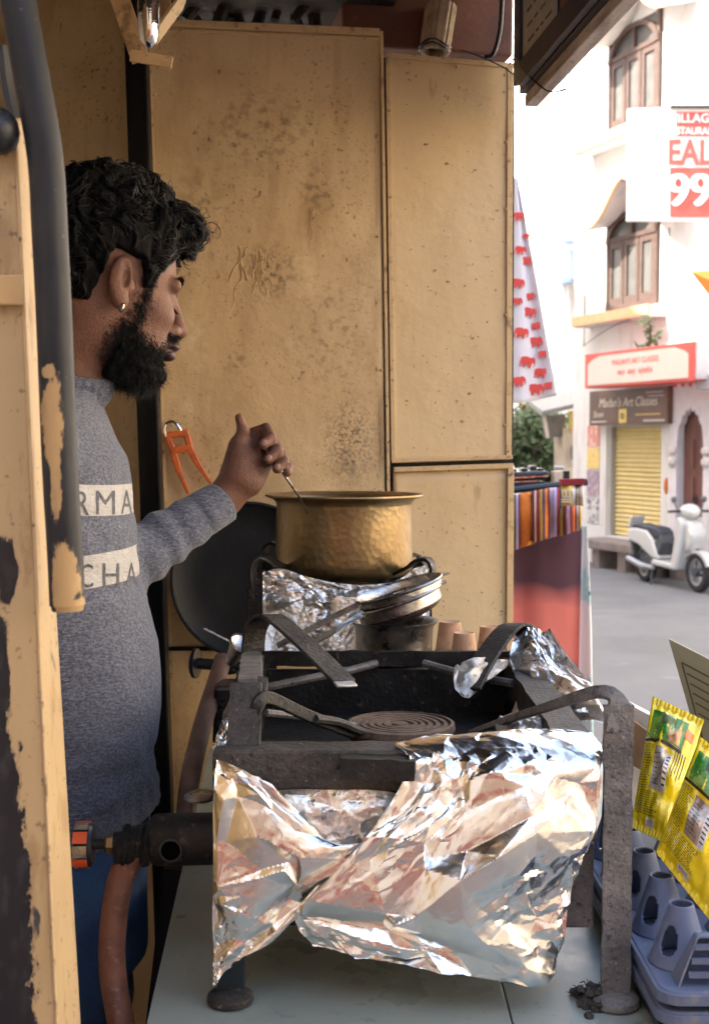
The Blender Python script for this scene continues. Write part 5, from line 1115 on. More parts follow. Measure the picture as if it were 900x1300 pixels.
# ---------------------------------------------------------------- tray of cones, noodle packets, card
TX, TY, TZ = .3245, 1.298, 1.42
def rounded(x0, x1, y0, y1, r, z, n=5):
    pts = []
    for cx, cy, a0 in ((x1 - r, y1 - r, 0), (x0 + r, y1 - r, 90), (x0 + r, y0 + r, 180), (x1 - r, y0 + r, 270)):
        for k in range(n + 1):
            a = math.radians(a0 + 90 * k / n); pts.append((cx + r * math.cos(a), cy + r * math.sin(a), z))
    return pts
def tray(z, lb, cones):
    t = thing('cone_tray', (TX + .2, TY + .22, z), lb, 'tray')
    MB().prism(rounded(TX, TX + .40, TY, TY + .44, .02, z - .006), (0, 0, .006)).build('base', 'tray_plastic', t, bevel=.002)
    m = MB(); o = rounded(TX - .004, TX + .404, TY - .004, TY + .444, .024, z - .014); i_ = rounded(TX + .004, TX + .396, TY + .004, TY + .436, .016, z - .014); n = len(o)
    m.add(o + i_ + [(x, y, zz + .012) for x, y, zz in o] + [(x, y, zz + .012) for x, y, zz in i_], [f for k in range(n) for f in ((k, (k + 1) % n, 2 * n + (k + 1) % n, 2 * n + k), (2 * n + k, 2 * n + (k + 1) % n, 3 * n + (k + 1) % n, 3 * n + k), (n + k, 3 * n + k, 3 * n + (k + 1) % n, n + (k + 1) % n), (k, n + k, n + (k + 1) % n, (k + 1) % n))])
    m.build('rim', 'tray_plastic', t, bevel=.001)
    if cones:
        for i in range(4):
            for j in range(5):
                cx, cy = TX + .039 + .09 * i, TY + .08 + .0905 * j; n = 64; nz = 28; H = .066; v = []; f = []
                # truncated cone wall with an oval window facing the diagonal gaps
                for k in range(nz + 1):
                    t_ = k / nz; r = .035 + (.0125 - .035) * t_ ** .85
                    for q in range(n):
                        a = 2 * math.pi * q / n; v.append((cx + r * math.cos(a), cy + r * math.sin(a), z + H * t_))
                for k in range(nz):
                    for q in range(n):
                        a = (2 * math.pi * (q + .5) / n) % (math.pi / 2) - math.pi / 4; zz = (k + .5) / nz
                        front = q * 4 // n in (2, 0)
                        if front and (a / .42) ** 2 + ((zz - .45) / .24) ** 2 < 1: continue
                        f.append((k * n + q, k * n + (q + 1) % n, (k + 1) * n + (q + 1) % n, (k + 1) * n + q))
                if j == 0 and i == 1:
                    continue
                MB().add(v, f).build('cone', 'tray_plastic', t, smooth=True, solid=.0022, angle=60)
        # open grip frame at the near edge
        for k in range(2):
            x0 = TX + .030 + .17 * k
            MB().add([(x0 - .01, TY + .012, z), (x0 + .075, TY + .012, z), (x0 + .055, TY + .022, z + .05), (x0 + .012, TY + .022, z + .05), (x0 - .01, TY + .045, z), (x0 + .075, TY + .045, z), (x0 + .055, TY + .036, z + .05), (x0 + .012, TY + .036, z + .05)],
                     [(3, 2, 6, 7), (0, 3, 7, 4), (1, 5, 6, 2), (4, 7, 6, 5)]).build('grip', 'tray_plastic', t, bevel=.002, solid=.002)
            for zz in (.012, .026, .04): MB().bar((x0 - .002 + zz * .25, TY + .013 + zz * .2, z + zz), (x0 + .068 - zz * .25, TY + .013 + zz * .2, z + zz), .004, .006).build('grip_bar', 'tray_plastic', t)
    return t
tray(TZ, 'blue-grey plastic tray with hollow cones beside the stove leg', True)
tray(TZ - .022, 'blue-grey plastic tray stacked under the tray with cones', False)
bxx = thing('black_gap_block', (TX + .2, TY + .2, COUNTER_Z), 'black plastic crate under the blue-grey trays', 'crate')  # black block put in for the dark gap between counter and trays
MB().box((TX + .2, TY + .22, (COUNTER_Z + TZ - .038) / 2 + .001), (.39, .43, TZ - .04 - COUNTER_Z)).build('body', 'black_plastic', bxx, bevel=.004)
MB().box((TX + .2, TY + .22, TZ - .046), (.40, .44, .008)).build('lip', 'black_plastic', bxx, bevel=.002)
for k in range(3): MB().box((TX + .08 + .12 * k, TY + .0035, COUNTER_Z + .014), (.09, .005, .014)).build('side_rib', 'black_plastic', bxx)

def packet(tl, tr, br_, bl, lb, seed, flip=1):
    """pillow bag between four corner points (3-D); printed fields are thin skins following the bulge"""
    c = (tl + tr + br_ + bl) / 4; t = thing('noodle_packet', bl.lerp(br_, .5), lb, 'packet')
    n = (tr - tl).cross(bl - tl).normalized()
    if n.y > 0: n = -n
    rs_ = seed * 1.7
    def S(u, v, o=0.0, side=1):
        p = tl.lerp(tr, u).lerp(bl.lerp(br_, u), v); e = (math.sin(math.pi * min(max(u, 0), 1)) ** .6) * (math.sin(math.pi * min(max((v - .06) / .88, 0), 1)) ** .5)
        w_ = fbm(np.array([u * 5 + rs_, v * 7, side * 3.0]), 2) * .010 * e + .0009 * math.sin(u * 40) * (1 - e)
        return p + n * side * (.027 * e + w_ * 2.0 + o)
    for side, nm in ((1, 'front_film'), (-1, 'back_film')):
        m = MB(); m.grid(np.array([[list(S(i / 30, j / 40, 0 if side > 0 else .0004, side)) for j in range(41)] for i in range(31)])); m.build(nm, 'pack_yellow', t, smooth=True, angle=180)
    def field(u0, u1, v0, v1, mm, nm, o=.0006, sk=0, nu=10, nv=10):
        m = MB(); m.grid(np.array([[list(S(u0 + (u1 - u0) * i / nu + sk * (v0 + (v1 - v0) * j / nv), v0 + (v1 - v0) * j / nv, o)) for j in range(nv + 1)] for i in range(nu + 1)])); m.build(nm, mm, t, smooth=True, angle=180)
    for k in range(2):                                             # crimped seams
        v = .010 + .957 * k; field(.01, .99, v, v + .022, 'pack_yellow', 'crimp', .0006, 0, 40, 2)
    field(.02, .80, .10, .34, 'pack_green', 'green_field'); field(.50, .80, .20, .33, 'pack_noodle', 'noodle_picture', .0011); field(.30, .62, .13, .20, 'leaf', 'herb_picture', .0011)
    field(.02, .80, .345, .37, 'pack_ink', 'dark_band', .0011); field(.80, .93, .16, .24, 'pack_orange', 'orange_badge', .0011, 0, 4, 4)
    field(.30, .56, .40, .70, 'pack_clear', 'nutrition_panel', .0008); field(.56, .66, .42, .70, 'pack_white', 'white_column', .0009)
    rr = random.Random(seed)
    pm = MB()
    def words(u0, u1, v0, th):
        u = u0
        while u < u1:
            l = min(rr.uniform(.015, .06), u1 - u); pm.grid(np.array([[list(S(u + l * i / 2, v0 + th * j, .0012)) for j in range(2)] for i in range(3)])); u += l + .012
    for k in range(19): words(.05, .27 - rr.uniform(0, .04), .39 + .0175 * k, .0065)
    for k in range(11): words(.05, .62 - rr.uniform(0, .12), .725 + .0155 * k, .006)
    for k in range(8): words(.31, .53 - rr.uniform(0, .1), .45 + .03 * k, .006)
    pm.build('small_print', 'pack_ink', t, fix=False)
    for k in range(5): field(.70 + .045 * k, .715 + .045 * k, .36, .36 + rr.uniform(.14, .26), 'pack_ink', 'text_line', .0010, 0, 1, 8)
    for k in range(7): field(.575, .645, .44 + .035 * k, .452 + .035 * k, 'pack_ink', 'text_line', .0014, 0, 2, 1)
    field(.36, .56, .90, .955, 'pack_white', 'white_patch', .0009)
    for k in range(6): field(.39 + .026 * k, .399 + .026 * k, .908, .94, 'pack_ink', 'bar_line', .0014, 0, 1, 2)
packet(P(828, 884, 1.64), P(893, 914, 1.60), P(848, 1072, 1.50), P(800, 1050, 1.54), 'yellow noodle packet leaning between the stove leg and the other packet', 3)
packet(P(888, 935, 1.50), P(955, 985, 1.46), P(900, 1168, 1.42), P(832, 1082, 1.46), 'yellow noodle packet lying on the cones, lower of the two', 5)
# greenish card
cd = thing('greenish_card', P(890, 930, 1.72), 'pale greenish printed card standing behind the noodle packets', 'card')
q = [P(848, 811, 1.74), P(960, 868, 1.66), P(985, 1010, 1.66), P(886, 945, 1.74)]
nrm = (q[1] - q[0]).cross(q[3] - q[0]).normalized(); nrm = -nrm if nrm.y > 0 else nrm
MB().hexa(q, -nrm * .004).build('card', 'board_green', cd, bevel=.0005)
def cq(u, v): return q[0].lerp(q[1], u).lerp(q[3].lerp(q[2], u), v) + nrm * .0012
for a, b in (((.10, .18), (.9, .18)), ((.10, .18), (.10, .9)), ((.13, .27), (.7, .27)), ((.14, .36), (.75, .36)), ((.14, .45), (.62, .45)), ((.14, .54), (.7, .54)), ((.14, .64), (.5, .64))):
    MB().bar(cq(*a), cq(*b), .0022, .0008, up=nrm).build('printed_line', 'board_line', cd)
# open carton behind
cb = thing('open_carton', P(815, 950, 1.78), 'small open white carton behind the stove corner', 'carton')
MB().hexa([P(792, 960, 1.80), P(836, 985, 1.76), P(838, 915, 1.76), P(796, 893, 1.80)], (.004, .03, 0)).build('flap', 'white_card', cb, bevel=.0008)
MB().hexa([P(790, 965, 1.782), P(826, 985, 1.752), P(824, 930, 1.752), P(790, 905, 1.782)], (.003, .012, 0)).build('inner_flap', 'cardboard', cb, bevel=.0008)
MB().box(P(822, 990, 1.80) + Vector((.03, .06, -.10)), (.10, .10, .30)).build('body', 'white_card', cb)

# ---------------------------------------------------------------- neighbouring shop's hanging cloths
def cloth(name, rows, mm, lb, fold=.03, freq=14, nu=50, nv=50, seed=1, thick=.004, cat='cloth', par=None):
    R = np.array([spline([P(*q_) for q_ in r], nu) for r in rows]); A = np.stack([polyline(R[:, i], nv) for i in range(nu)])
    for i in range(nu):
        for j in range(nv):
            u, v = i / (nu - 1), j / (nv - 1); A[i, j, 1] += fold * (math.sin(u * freq + v * 1.5 + seed) * .6 + fbm(np.array([u * 4, v * 1.5, seed * 2.1]), 2)) * (.3 + .7 * v)
    m = MB(); m.grid(A); o = m.build(name, mm, par, smooth=True, angle=180, solid=thick)
    if lb: tag(o, lb, cat)
    return o, A
YC = 4.2
eo, EA = cloth('elephant_cloth', [[(648, 225, 5.0), (653, 225, 5.0), (656, 225, 5.0)], [(620, 380, 5.0), (655, 378, 5.0), (684, 376, 5.0)], [(600, 508, 5.0), (655, 512, 5.0), (706, 502, 5.0)]], 'cloth_white', 'white cloth printed with red elephants hanging past the panel edge', fold=.03, seed=2)
ele = [(-1, .1), (-.95, .5), (-.6, .75), (0, .8), (.35, .7), (.55, .85), (.9, .75), (1.1, .4), (1.15, 0), (1.05, -.45), (.95, -.45), (.95, 0), (.8, .05), (.65, -.1), (.6, -.75), (.35, -.75), (.3, -.25), (-.15, -.3), (-.2, -.75), (-.5, -.75), (-.55, -.2), (-.75, -.1), (-.8, -.75), (-1, -.75)]
el_me = None; er = random.Random(9); ebvh = None
def cloth_y(px, py): # nearest sampled cloth point
    c = P(px, py, 5.0); d = ((EA - np.array(c)) ** 2)[..., [0, 2]].sum(-1); i, j = np.unravel_index(d.argmin(), d.shape); return EA[i, j, 1]
for (x, y, s) in ((658, 275, .8), (667, 332, .8), (657, 360, .9), (672, 377, .7), (671, 397, .95), (656, 383, .7), (681, 414, .7), (661, 423, 1), (679, 435, 1), (689, 450, .7), (669, 460, 1.05), (686, 474, .95), (658, 485, .95), (679, 495, 1.1), (696, 490, .7), (660, 318, .8), (668, 300, .5)):
    yy = cloth_y(x, y) - .012; c = P(x, y, yy); a = er.uniform(-.25, .25); k = s * .027
    MB().prism([c + Vector(((u * math.cos(a) - v * math.sin(a)) * k, 0, (u * math.sin(a) + v * math.cos(a)) * k)) for u, v in ele], (0, .003, 0)).build('elephant_print', 'print_red', eo)
# ombre plum and coral cloth
pmat('ombre', (.60, .15, .12), (), rough=.92, bump=[('noise', 220, .0008)])
_t = MATS['ombre'].node_tree; _N = _t.nodes; _L = _t.links; _b = _N['Principled BSDF']
_g = _N.new('ShaderNodeTexCoord'); _s2 = _N.new('ShaderNodeSeparateXYZ'); _n = _N.new('ShaderNodeTexNoise'); _n.inputs['Scale'].default_value = 6
_L.new(_g.outputs['Object'], _s2.inputs[0]); _L.new(_g.outputs['Object'], _n.inputs['Vector'])
_ma = _N.new('ShaderNodeMath'); _ma.operation = 'MULTIPLY_ADD'; _L.new(_n.outputs[0], _ma.inputs[0]); _ma.inputs[1].default_value = .10; _L.new(_s2.outputs[2], _ma.inputs[2])
zmid = P(690, 765, YC).z
_mr = _N.new('ShaderNodeMapRange'); _mr.inputs[1].default_value = zmid - .02 + .05; _mr.inputs[2].default_value = zmid + .06 + .05; _L.new(_ma.outputs[0], _mr.inputs[0])
_mx = _N.new('ShaderNodeMix'); _mx.data_type = 'RGBA'; _L.new(_mr.outputs[0], _mx.inputs[0]); _mx.inputs[6].default_value = (.62, .17, .14, 1); _mx.inputs[7].default_value = (.085, .036, .052, 1); _L.new(_mx.outputs[2], _b.inputs['Base Color'])
cloth('ombre_cloth', [[(630, 700, YC), (653, 697, YC), (690, 680, YC), (739, 668, YC)], [(630, 800, YC), (655, 800, YC), (690, 800, YC), (737, 800, YC)], [(630, 1000, YC), (655, 1000, YC), (690, 1000, YC), (733, 1000, YC)]], 'ombre', 'plum cloth fading to coral hanging below the striped bags', fold=.035, freq=11, seed=3)
cloth('painted_cloth', [[(733, 668, YC + .1), (740, 668, YC + .1), (744, 668, YC + .1)], [(728, 800, YC + .1), (740, 800, YC + .1), (750, 800, YC + .1)], [(728, 1000, YC + .1), (742, 1000, YC + .1), (753, 1000, YC + .1)]], 'cloth_teal', 'white cloth with teal splashes hanging behind the ombre cloth', fold=.03, freq=7, seed=4)
# striped woven bags: each stripe its own strip
def bag(lb, px0, px1, top, bot, Y, stripes, name='striped_bag'):
    t = thing(name, P((px0 + px1) / 2, bot(px0), Y), lb, 'bag'); tot = sum(w_ for w_, _ in stripes); x = px0
    for w_, mm in stripes:
        a, b = x, x + (px1 - px0) * w_ / tot; x = b
        A = np.array([[list(P(a + (b - a) * i / 3, top(a + (b - a) * i / 3) + (bot(a + (b - a) * i / 3) - top(a + (b - a) * i / 3)) * j / 12, Y - .05 * math.sin(math.pi * j / 12) - .012 * math.sin((a + (b - a) * i / 3) * .35))) for j in range(13)] for i in range(4)])
        m = MB(); m.grid(A); m.build('stripe', mm, t, smooth=True, angle=180, solid=.006, fix=False)
    MB().hexa([P(px0 + 1, bot(px0) - 2, Y + .012), P(px1 - 1, bot(px1) - 2, Y + .012), P(px1 - 1, top(px1) + 2, Y + .012), P(px0 + 1, top(px0) + 2, Y + .012)], (0, .05, 0)).build('back', 'stripe_navy', t)
    return t
bt = lambda x: 698 - (x - 653) * .34
S_ = 'stripe_'
bag('woven bag with broad orange stripe hanging at the panel edge', 640, 681, lambda x: 628 - (x - 653) * .15, bt, YC - .12, [(12, S_ + 'mustard'), (2, S_ + 'olive'), (3, S_ + 'lilac'), (2, S_ + 'navy'), (14, S_ + 'orange'), (2, S_ + 'olive'), (3, S_ + 'mustard'), (3, S_ + 'maroon')])
bag('woven bag with maroon and lilac stripes in the middle of the row', 676, 697, lambda x: 624 - (x - 676) * .2, lambda x: bt(x) - 1, YC - .16, [(2, S_ + 'maroon'), (2, S_ + 'white'), (3, S_ + 'maroon'), (2, S_ + 'mustard'), (2, S_ + 'navy'), (3, S_ + 'orange'), (2, S_ + 'maroon')])
bag('woven bag with patterned lilac band between the striped bags', 692, 714, lambda x: 620 - (x - 692) * .05, lambda x: bt(x), YC - .10, [(3, S_ + 'navy'), (3, S_ + 'lilac'), (2, S_ + 'white'), (4, S_ + 'lilac'), (2, S_ + 'maroon'), (3, S_ + 'navy'), (2, S_ + 'mustard')])
bag('woven bag with red and gold stripes at the end of the row', 711, 737, lambda x: 640, lambda x: bt(x) + 2, YC - .13, [(2, S_ + 'mustard'), (2, S_ + 'olive'), (3, S_ + 'maroon'), (3, S_ + 'lilac'), (3, S_ + 'maroon'), (2, S_ + 'orange'), (2, S_ + 'maroon'), (3, S_ + 'white'), (2, S_ + 'gold')])
g_ = bag('gold patterned woven pouch hung over the striped bags', 712, 740, lambda x: 614, lambda x: 641, YC - .24, [(9, S_ + 'gold'), (3, S_ + 'white'), (1, S_ + 'mustard'), (3, S_ + 'white'), (1, S_ + 'gold'), (2, S_ + 'white')], 'patterned_pouch')
MB().bar(P(711, 612, YC - .25), P(741, 611, YC - .25), .05, .018).build('binding', S_ + 'maroon', g_)
for k in range(3):
    c = P(716 + 4.5 * k, 627, YC - .30); MB().tube([c + Vector((math.cos(t) * .005, 0, math.sin(t) * .012)) for t in np.linspace(0, 6.283, 10)], .0016, 5).build('motif', S_ + 'white', g_)
for k in range(2): MB().bar(P(712, 634 + 3 * k, YC - .30), P(726, 634 + 3 * k, YC - .30), .004, .003).build('motif_line', S_ + 'white', g_)
# black display rack with silver strips
rk = thing('display_rack', P(690, 620, YC + .3), 'black display rack with silver strips above the striped bags', 'rack')
MB().prism([P(x, y, YC + .05) for x, y in ((640, 612), (690, 609), (698, 604), (697, 598), (640, 600))], (0, .5, 0)).build('tray', 'black_plastic', rk, bevel=.01)
MB().bar(P(640, 607.5, YC + .045), P(696, 604, YC + .045), .006, .007).build('silver_strip', 'chrome', rk)
MB().bar(P(640, 612.5, YC + .04), P(684, 610.5, YC + .04), .006, .005).build('silver_strip', 'chrome', rk)
MB().prism([P(x, y, YC + .06) for x, y in ((640, 624), (690, 617), (694, 611), (640, 614))], (0, .4, 0)).build('lower_tray', 'black_plastic', rk, bevel=.008)
for x, y in ((664, 597), (675, 594), (684, 597), (650, 598)): MB().box(P(x, y, YC + .15), (.022, .08, .016)).build('hook_block', 'black_plastic', rk, bevel=.004)
MB().box(P(706, 607, YC + .1), (.030, .06, .05)).build('bracket', 'booth_cream', rk, bevel=.004); MB().box(P(709, 594, YC + .12), (.03, .05, .012)).build('clip', 'alloy', rk, bevel=.003); MB().box(P(718, 603, YC + .1), (.02, .05, .03)).build('hook_block', 'black_plastic', rk, bevel=.003)
MB().tube([P(636, 624, YC + .02), P(745, 612, YC + .02)], .012, 8).build('hanging_rail', 'black_plastic', rk)

# ---------------------------------------------------------------- parked scooter
ra, rb_ = onz(820, 738, 0), onz(886, 752, 0); sf = (rb_ - ra); WBASE = sf.length; sf.normalize(); sr = Vector((sf.y, -sf.x, 0))
sc_ = thing('parked_scooter', ra, 'white scooter parked beside the carved doorway', 'scooter')
k_ = WBASE / 1.28
def Sp(u, z, o=0.0): return ra + sf * (u * k_) + Vector((0, 0, (z if z < .25 else .25 + (z - .25) * .84) * k_)) + sr * (o * k_ * .85)
def side(poly, hw, nm, mm, par=sc_, bevel=.025): return MB().prism([Sp(u, z, -hw) for u, z in poly], sr * (2 * hw * k_ * .85)).build(nm, mm, par, smooth=True, bevel=bevel, angle=50)
def wheel(u, z, r, w_):
    M = T(Sp(u, z)) @ rot_to(sr); r *= k_; w_ *= k_
    t = MB().lathe([(r * .68, -w_ * .5), (r * .9, -w_ * .5), (r * .985, -w_ * .3), (r, 0), (r * .985, w_ * .3), (r * .9, w_ * .5), (r * .68, w_ * .5)], M, 36, closed=True).build('tyre', 'rubber', sc_, smooth=True)
    MB().lathe([(r * .69, -w_ * .35), (r * .60, -w_ * .3), (r * .56, 0), (r * .60, w_ * .3), (r * .69, w_ * .35)], M, 28).build('rim', 'alloy', t, smooth=True)
    for q in range(5):
        a = 6.283 * q / 5; MB().bar(M @ Vector((0, 0, 0)), M @ Vector((math.cos(a) * r * .6, math.sin(a) * r * .6, 0)), .05, .03).build('spoke', 'alloy', t)
    MB().lathe([(0, -w_ * .7), (r * .22, -w_ * .7), (r * .24, 0), (r * .22, w_ * .7), (0, w_ * .7)], M, 16).build('hub', 'scooter_grey', t, smooth=True)
wheel(0, .225, .225, .10); wheel(1.28, .25, .25, .10)
side([(-.34, .66), (-.30, .76), (-.1, .80), (.18, .78), (.34, .66), (.44, .48), (.50, .36), (.38, .36), (.18, .44), (0, .54), (-.2, .58)], .15, 'rear_cowl', 'scooter_white')
side([(-.22, .80), (-.24, .86), (-.05, .88), (.12, .85), (.22, .86), (.42, .84), (.52, .77), (.50, .68), (.36, .66), (.18, .785)], .13, 'seat', 'seat_black', bevel=.03)
side([(-.36, .78), (-.30, .80), (-.22, .98), (-.28, .97)], .12, 'grab_rail', 'scooter_white', bevel=.012)
side([(-.38, .68), (-.33, .66), (-.31, .74), (-.36, .74)], .10, 'tail_lamp', 'lamp_red', bevel=.01)
side([(.30, .26), (.95, .24), (.98, .32), (.36, .36)], .15, 'floorboard', 'scooter_white')
side([(.34, .40), (.44, .36), (.58, .62), (.50, .76), (.36, .62)], .12, 'under_seat_panel', 'scooter_grey', bevel=.02)
side([(.92, .24), (1.02, .26), (1.10, .60), (1.14, .96), (1.08, 1.06), (1.0, 1.04), (.96, .70), (.88, .34)], .20, 'leg_shield', 'scooter_white', bevel=.03)
side([(1.10, .50), (1.24, .56), (1.30, .78), (1.22, .98), (1.10, 1.02)], .13, 'front_apron', 'scooter_white', bevel=.05)
side([(1.20, .80), (1.27, .78), (1.26, .86), (1.20, .90)], .136, 'indicator', 'lamp_glass', bevel=.01)
fd = MB(); arc = [(1.28 + .31 * math.cos(a), .26 + .31 * math.sin(a)) for a in np.linspace(.35, 2.75, 14)]; inn = [(1.28 + .272 * math.cos(a), .26 + .272 * math.sin(a)) for a in np.linspace(2.75, .35, 14)]
fd.prism([Sp(u, z, -.075) for u, z in arc + inn], sr * (.15 * k_ * .85)); fd.build('front_fender', 'scooter_white', sc_, smooth=True, angle=50)
MB().bar(Sp(1.20, .70), Sp(1.28, .25), .05, .05).build('fork', 'scooter_grey', sc_); MB().bar(Sp(1.08, .95), Sp(1.05, 1.1), .05, .05).build('steering_stem', 'scooter_grey', sc_)
hdm = MB(); hdm.ball(Sp(1.06, 1.13), (.13 * k_, .15 * k_, .10 * k_), 18); hl = hdm.build('handlebar_cowl', 'scooter_white', sc_, smooth=True); MB().ball(Sp(1.15, 1.13), (.07 * k_, .09 * k_, .065 * k_), 14).build('headlamp', 'lamp_glass', hl, smooth=True)
MB().tube([Sp(1.02, 1.13, -.34), Sp(1.05, 1.14, -.1), Sp(1.05, 1.14, .1), Sp(1.02, 1.13, .34)], .018, 8).build('handlebar', 'rubber', sc_, smooth=True)
for s in (-1, 1):
    MB().tube([Sp(1.05, 1.15, s * .2), Sp(1.03, 1.28, s * .25)], .007, 6).build('mirror_stalk', 'scooter_grey', sc_); MB().ball(Sp(1.03, 1.31, s * .25), (.04, .06, .045), 10).build('mirror', 'mirror_grey', sc_, smooth=True)
side([(-.08, .22), (.36, .20), (.42, .34), (.20, .42), (-.05, .34)], .07, 'engine', 'scooter_grey'); MB().tube([Sp(.36, .22, .12), Sp(.1, .22, .14), Sp(-.28, .30, .14)], [.03, .05, .045], 12).build('exhaust', 'alloy', sc_, smooth=True)
side([(-.30, .34), (-.22, .34), (-.30, .60), (-.36, .60)], .07, 'rear_mudguard', 'scooter_grey', bevel=.01); MB().bar(Sp(.30, .25, .10), Sp(.36, .0, .16), .02, .02).build('kick_stand', 'scooter_grey', sc_)
MB().box(Sp(-.36, .50), (.04, .12, .10)).build('number_plate', 'sign_white', sc_)
# ---------------------------------------------------------------- the cook
AH, PH_ = math.radians(30), math.radians(15)                     # head turned away from the camera, bowed
HM = Matrix.Rotation(AH, 4, 'Z') @ Matrix.Rotation(PH_, 4, 'Y')
ear = P(153, 357, 1.76); H0 = ear + HM.to_3x3() @ Vector((.012, .074, .0))
HS = 1.0                                                       # head scale
HMt = T(H0) @ HM @ Matrix.Scale(HS, 4); HMi = HMt.inverted()
collar = P(82, 484, 1.84); nb = HMi @ collar; nb2 = HMi @ (collar + Vector((-.03, .01, -.10)))
def neck_sd(p): return smin(sd_cap(p, (-.030, 0, -.035), nb, .056, .056), sd_cap(p, nb, nb2, .056, .06), .03)
def head_sd(p):
    d = sd_ell(p, (-.014, 0, .045), (.098, .077, .088))
    d = smin(d, sd_ell(p, (.036, 0, -.022), (.058, .062, .082)), .03)
    d = smin(d, sd_ell(p, (.030, 0, -.072), (.058, .056, .040)), .022)
    d = smin(d, sd_ell(p, (.070, 0, -.098), (.024, .026, .020)), .02)
    a = np.abs(p[..., 1]); q = p.copy(); q[..., 1] = a
    d = smin(d, sd_ell(q, (.060, .043, -.022), (.026, .022, .020)), .02)       # cheekbones
    d = smin(d, sd_ell(q, (.050, .036, -.060), (.030, .022, .030)), .02)       # cheeks
    d = smin(d, sd_cap(q, (.088, .006, .030), (.076, .048, .026), .010, .009), .012)   # brow
    d = smax(d, -sd_ell(q, (.100, .034, .004), (.018, .017, .012)), .010)      # sockets
    d = smin(d, sd_ell(q, (.0755, .032, .003), (.0145, .016, .013)), .004)     # lids
    d = smin(d, sd_cap(p, (.089, 0, .022), (.116, 0, -.022), .0075, .0095), .010)      # nose
    d = smin(d, sd_ell(p, (.114, 0, -.027), (.0135, .0125, .0115)), .007)
    d = smin(d, sd_ell(q, (.101, .0135, -.031), (.0125, .008, .009)), .006)
    d = smax(d, -sd_ell(q, (.108, .0075, -.040), (.006, .0042, .005)), .003)   # nostrils
    d = smin(d, sd_ell(p, (.090, 0, -.050), (.016, .026, .016)), .012)         # muzzle
    d = smin(d, sd_ell(p, (.108, 0, -.0525), (.0135, .020, .0075)), .004)       # upper lip
    d = smin(d, sd_ell(p, (.106, 0, -.0665), (.0125, .018, .0085)), .004)       # lower lip
    d = smax(d, -sd_cap(p, (.122, -.02, -.0595), (.122, .02, -.0595), .0032), .003)
    e = smin(sd_ell(q, (-.015, .081, .004), (.0165, .0085, .031)), sd_ell(q, (-.006, .077, -.026), (.012, .008, .013)), .008)   # ears
    e = smax(e, -sd_ell(q, (-.008, .0890, .004), (.0075, .0105, .014)), .003)
    e = smax(e, -sd_ell(q, (-.013, .0905, .020), (.0075, .0060, .010)), .003)
    e = smin(e, sd_ell(q, (.002, .080, -.004), (.006, .005, .009)), .004)
    d = smin(d, e, .006)
    return smin(d, neck_sd(p), .03)
def to_world(V): return (np.array(HMt.to_3x3()) @ V.T).T + np.array(HMt.translation)
hv, hf = surface_nets(head_sd, (-.145, -.115, -.27), (.14, .115, .145), .0027)
lipm = (np.abs(hv[:, 1]) < .026) & (((hv[:, 0] - .106) / .022) ** 2 + ((hv[:, 2] + .0595) / .0175) ** 2 < 1) & (hv[:, 0] > .096)
# left hand (palm to the camera, thumb up, fingers curled round the spoon)
YH = 2.09
def Q(px, py, dy=0.0): return np.array(P(px, py, YH + dy), np.float32)
FING = [ [(322, 551, .030), (338, 545, .022), (344, 556, -.010), (335, 564, -.022)],
         [(329, 560, .034), (347, 559, .024), (352, 572, -.012), (341, 583, -.022)],
         [(336, 572, .036), (355, 573, .024), (360, 586, -.010), (352, 595, -.020)],
         [(341, 584, .034), (358, 586, .026), (366, 594, .006), (365, 600, -.006)] ]
FR_ = [(.0115, .0105, .0098, .0088), (.0118, .0108, .0098, .0088), (.0112, .0102, .0095, .0085), (.010, .009, .0082, .0074)]
def hand_sd(p):
    d = smin(sd_ell(p, Q(311, 588, .006), (.030, .022, .040)), sd_cap(p, Q(318, 612, .008), Q(338, 580, .026), .021, .016), .02)
    d = smin(d, sd_cap(p, Q(305, 606, .006), Q(324, 560, .024), .022, .016), .02)
    d = smin(d, sd_cap(p, Q(300, 596, -.002), Q(303, 566, -.004), .021, .0155), .015)          # thenar
    d = smin(d, sd_cap(p, Q(303, 566, -.004), Q(309, 547, -.006), .0130, .0098), .008)         # thumb
    d = smin(d, sd_cap(p, Q(309, 547, -.006), Q(304, 530, -.006), .0098, .0072), .005)
    d = smin(d, sd_cap(p, Q(286, 632, .005), Q(303, 610, .006), .0265, .027), .02)             # wrist
    d = smin(d, sd_cap(p, Q(245, 660, -.04), Q(286, 632, .005), .031, .0265), .02)
    for pts, r in zip(FING, FR_):
        f = None
        for a, b, ra_, rb2 in zip(pts, pts[1:], r, r[1:]):
            c = sd_cap(p, Q(*a), Q(*b), ra_, rb2); f = c if f is None else smin(f, c, .003)
        d = smin(d, f, .004)
    return d
cc = Q(310, 590); 
gv, gf = surface_nets(hand_sd, cc - np.array([.12, .10, .11], np.float32), cc + np.array([.085, .075, .095], np.float32), .0021)
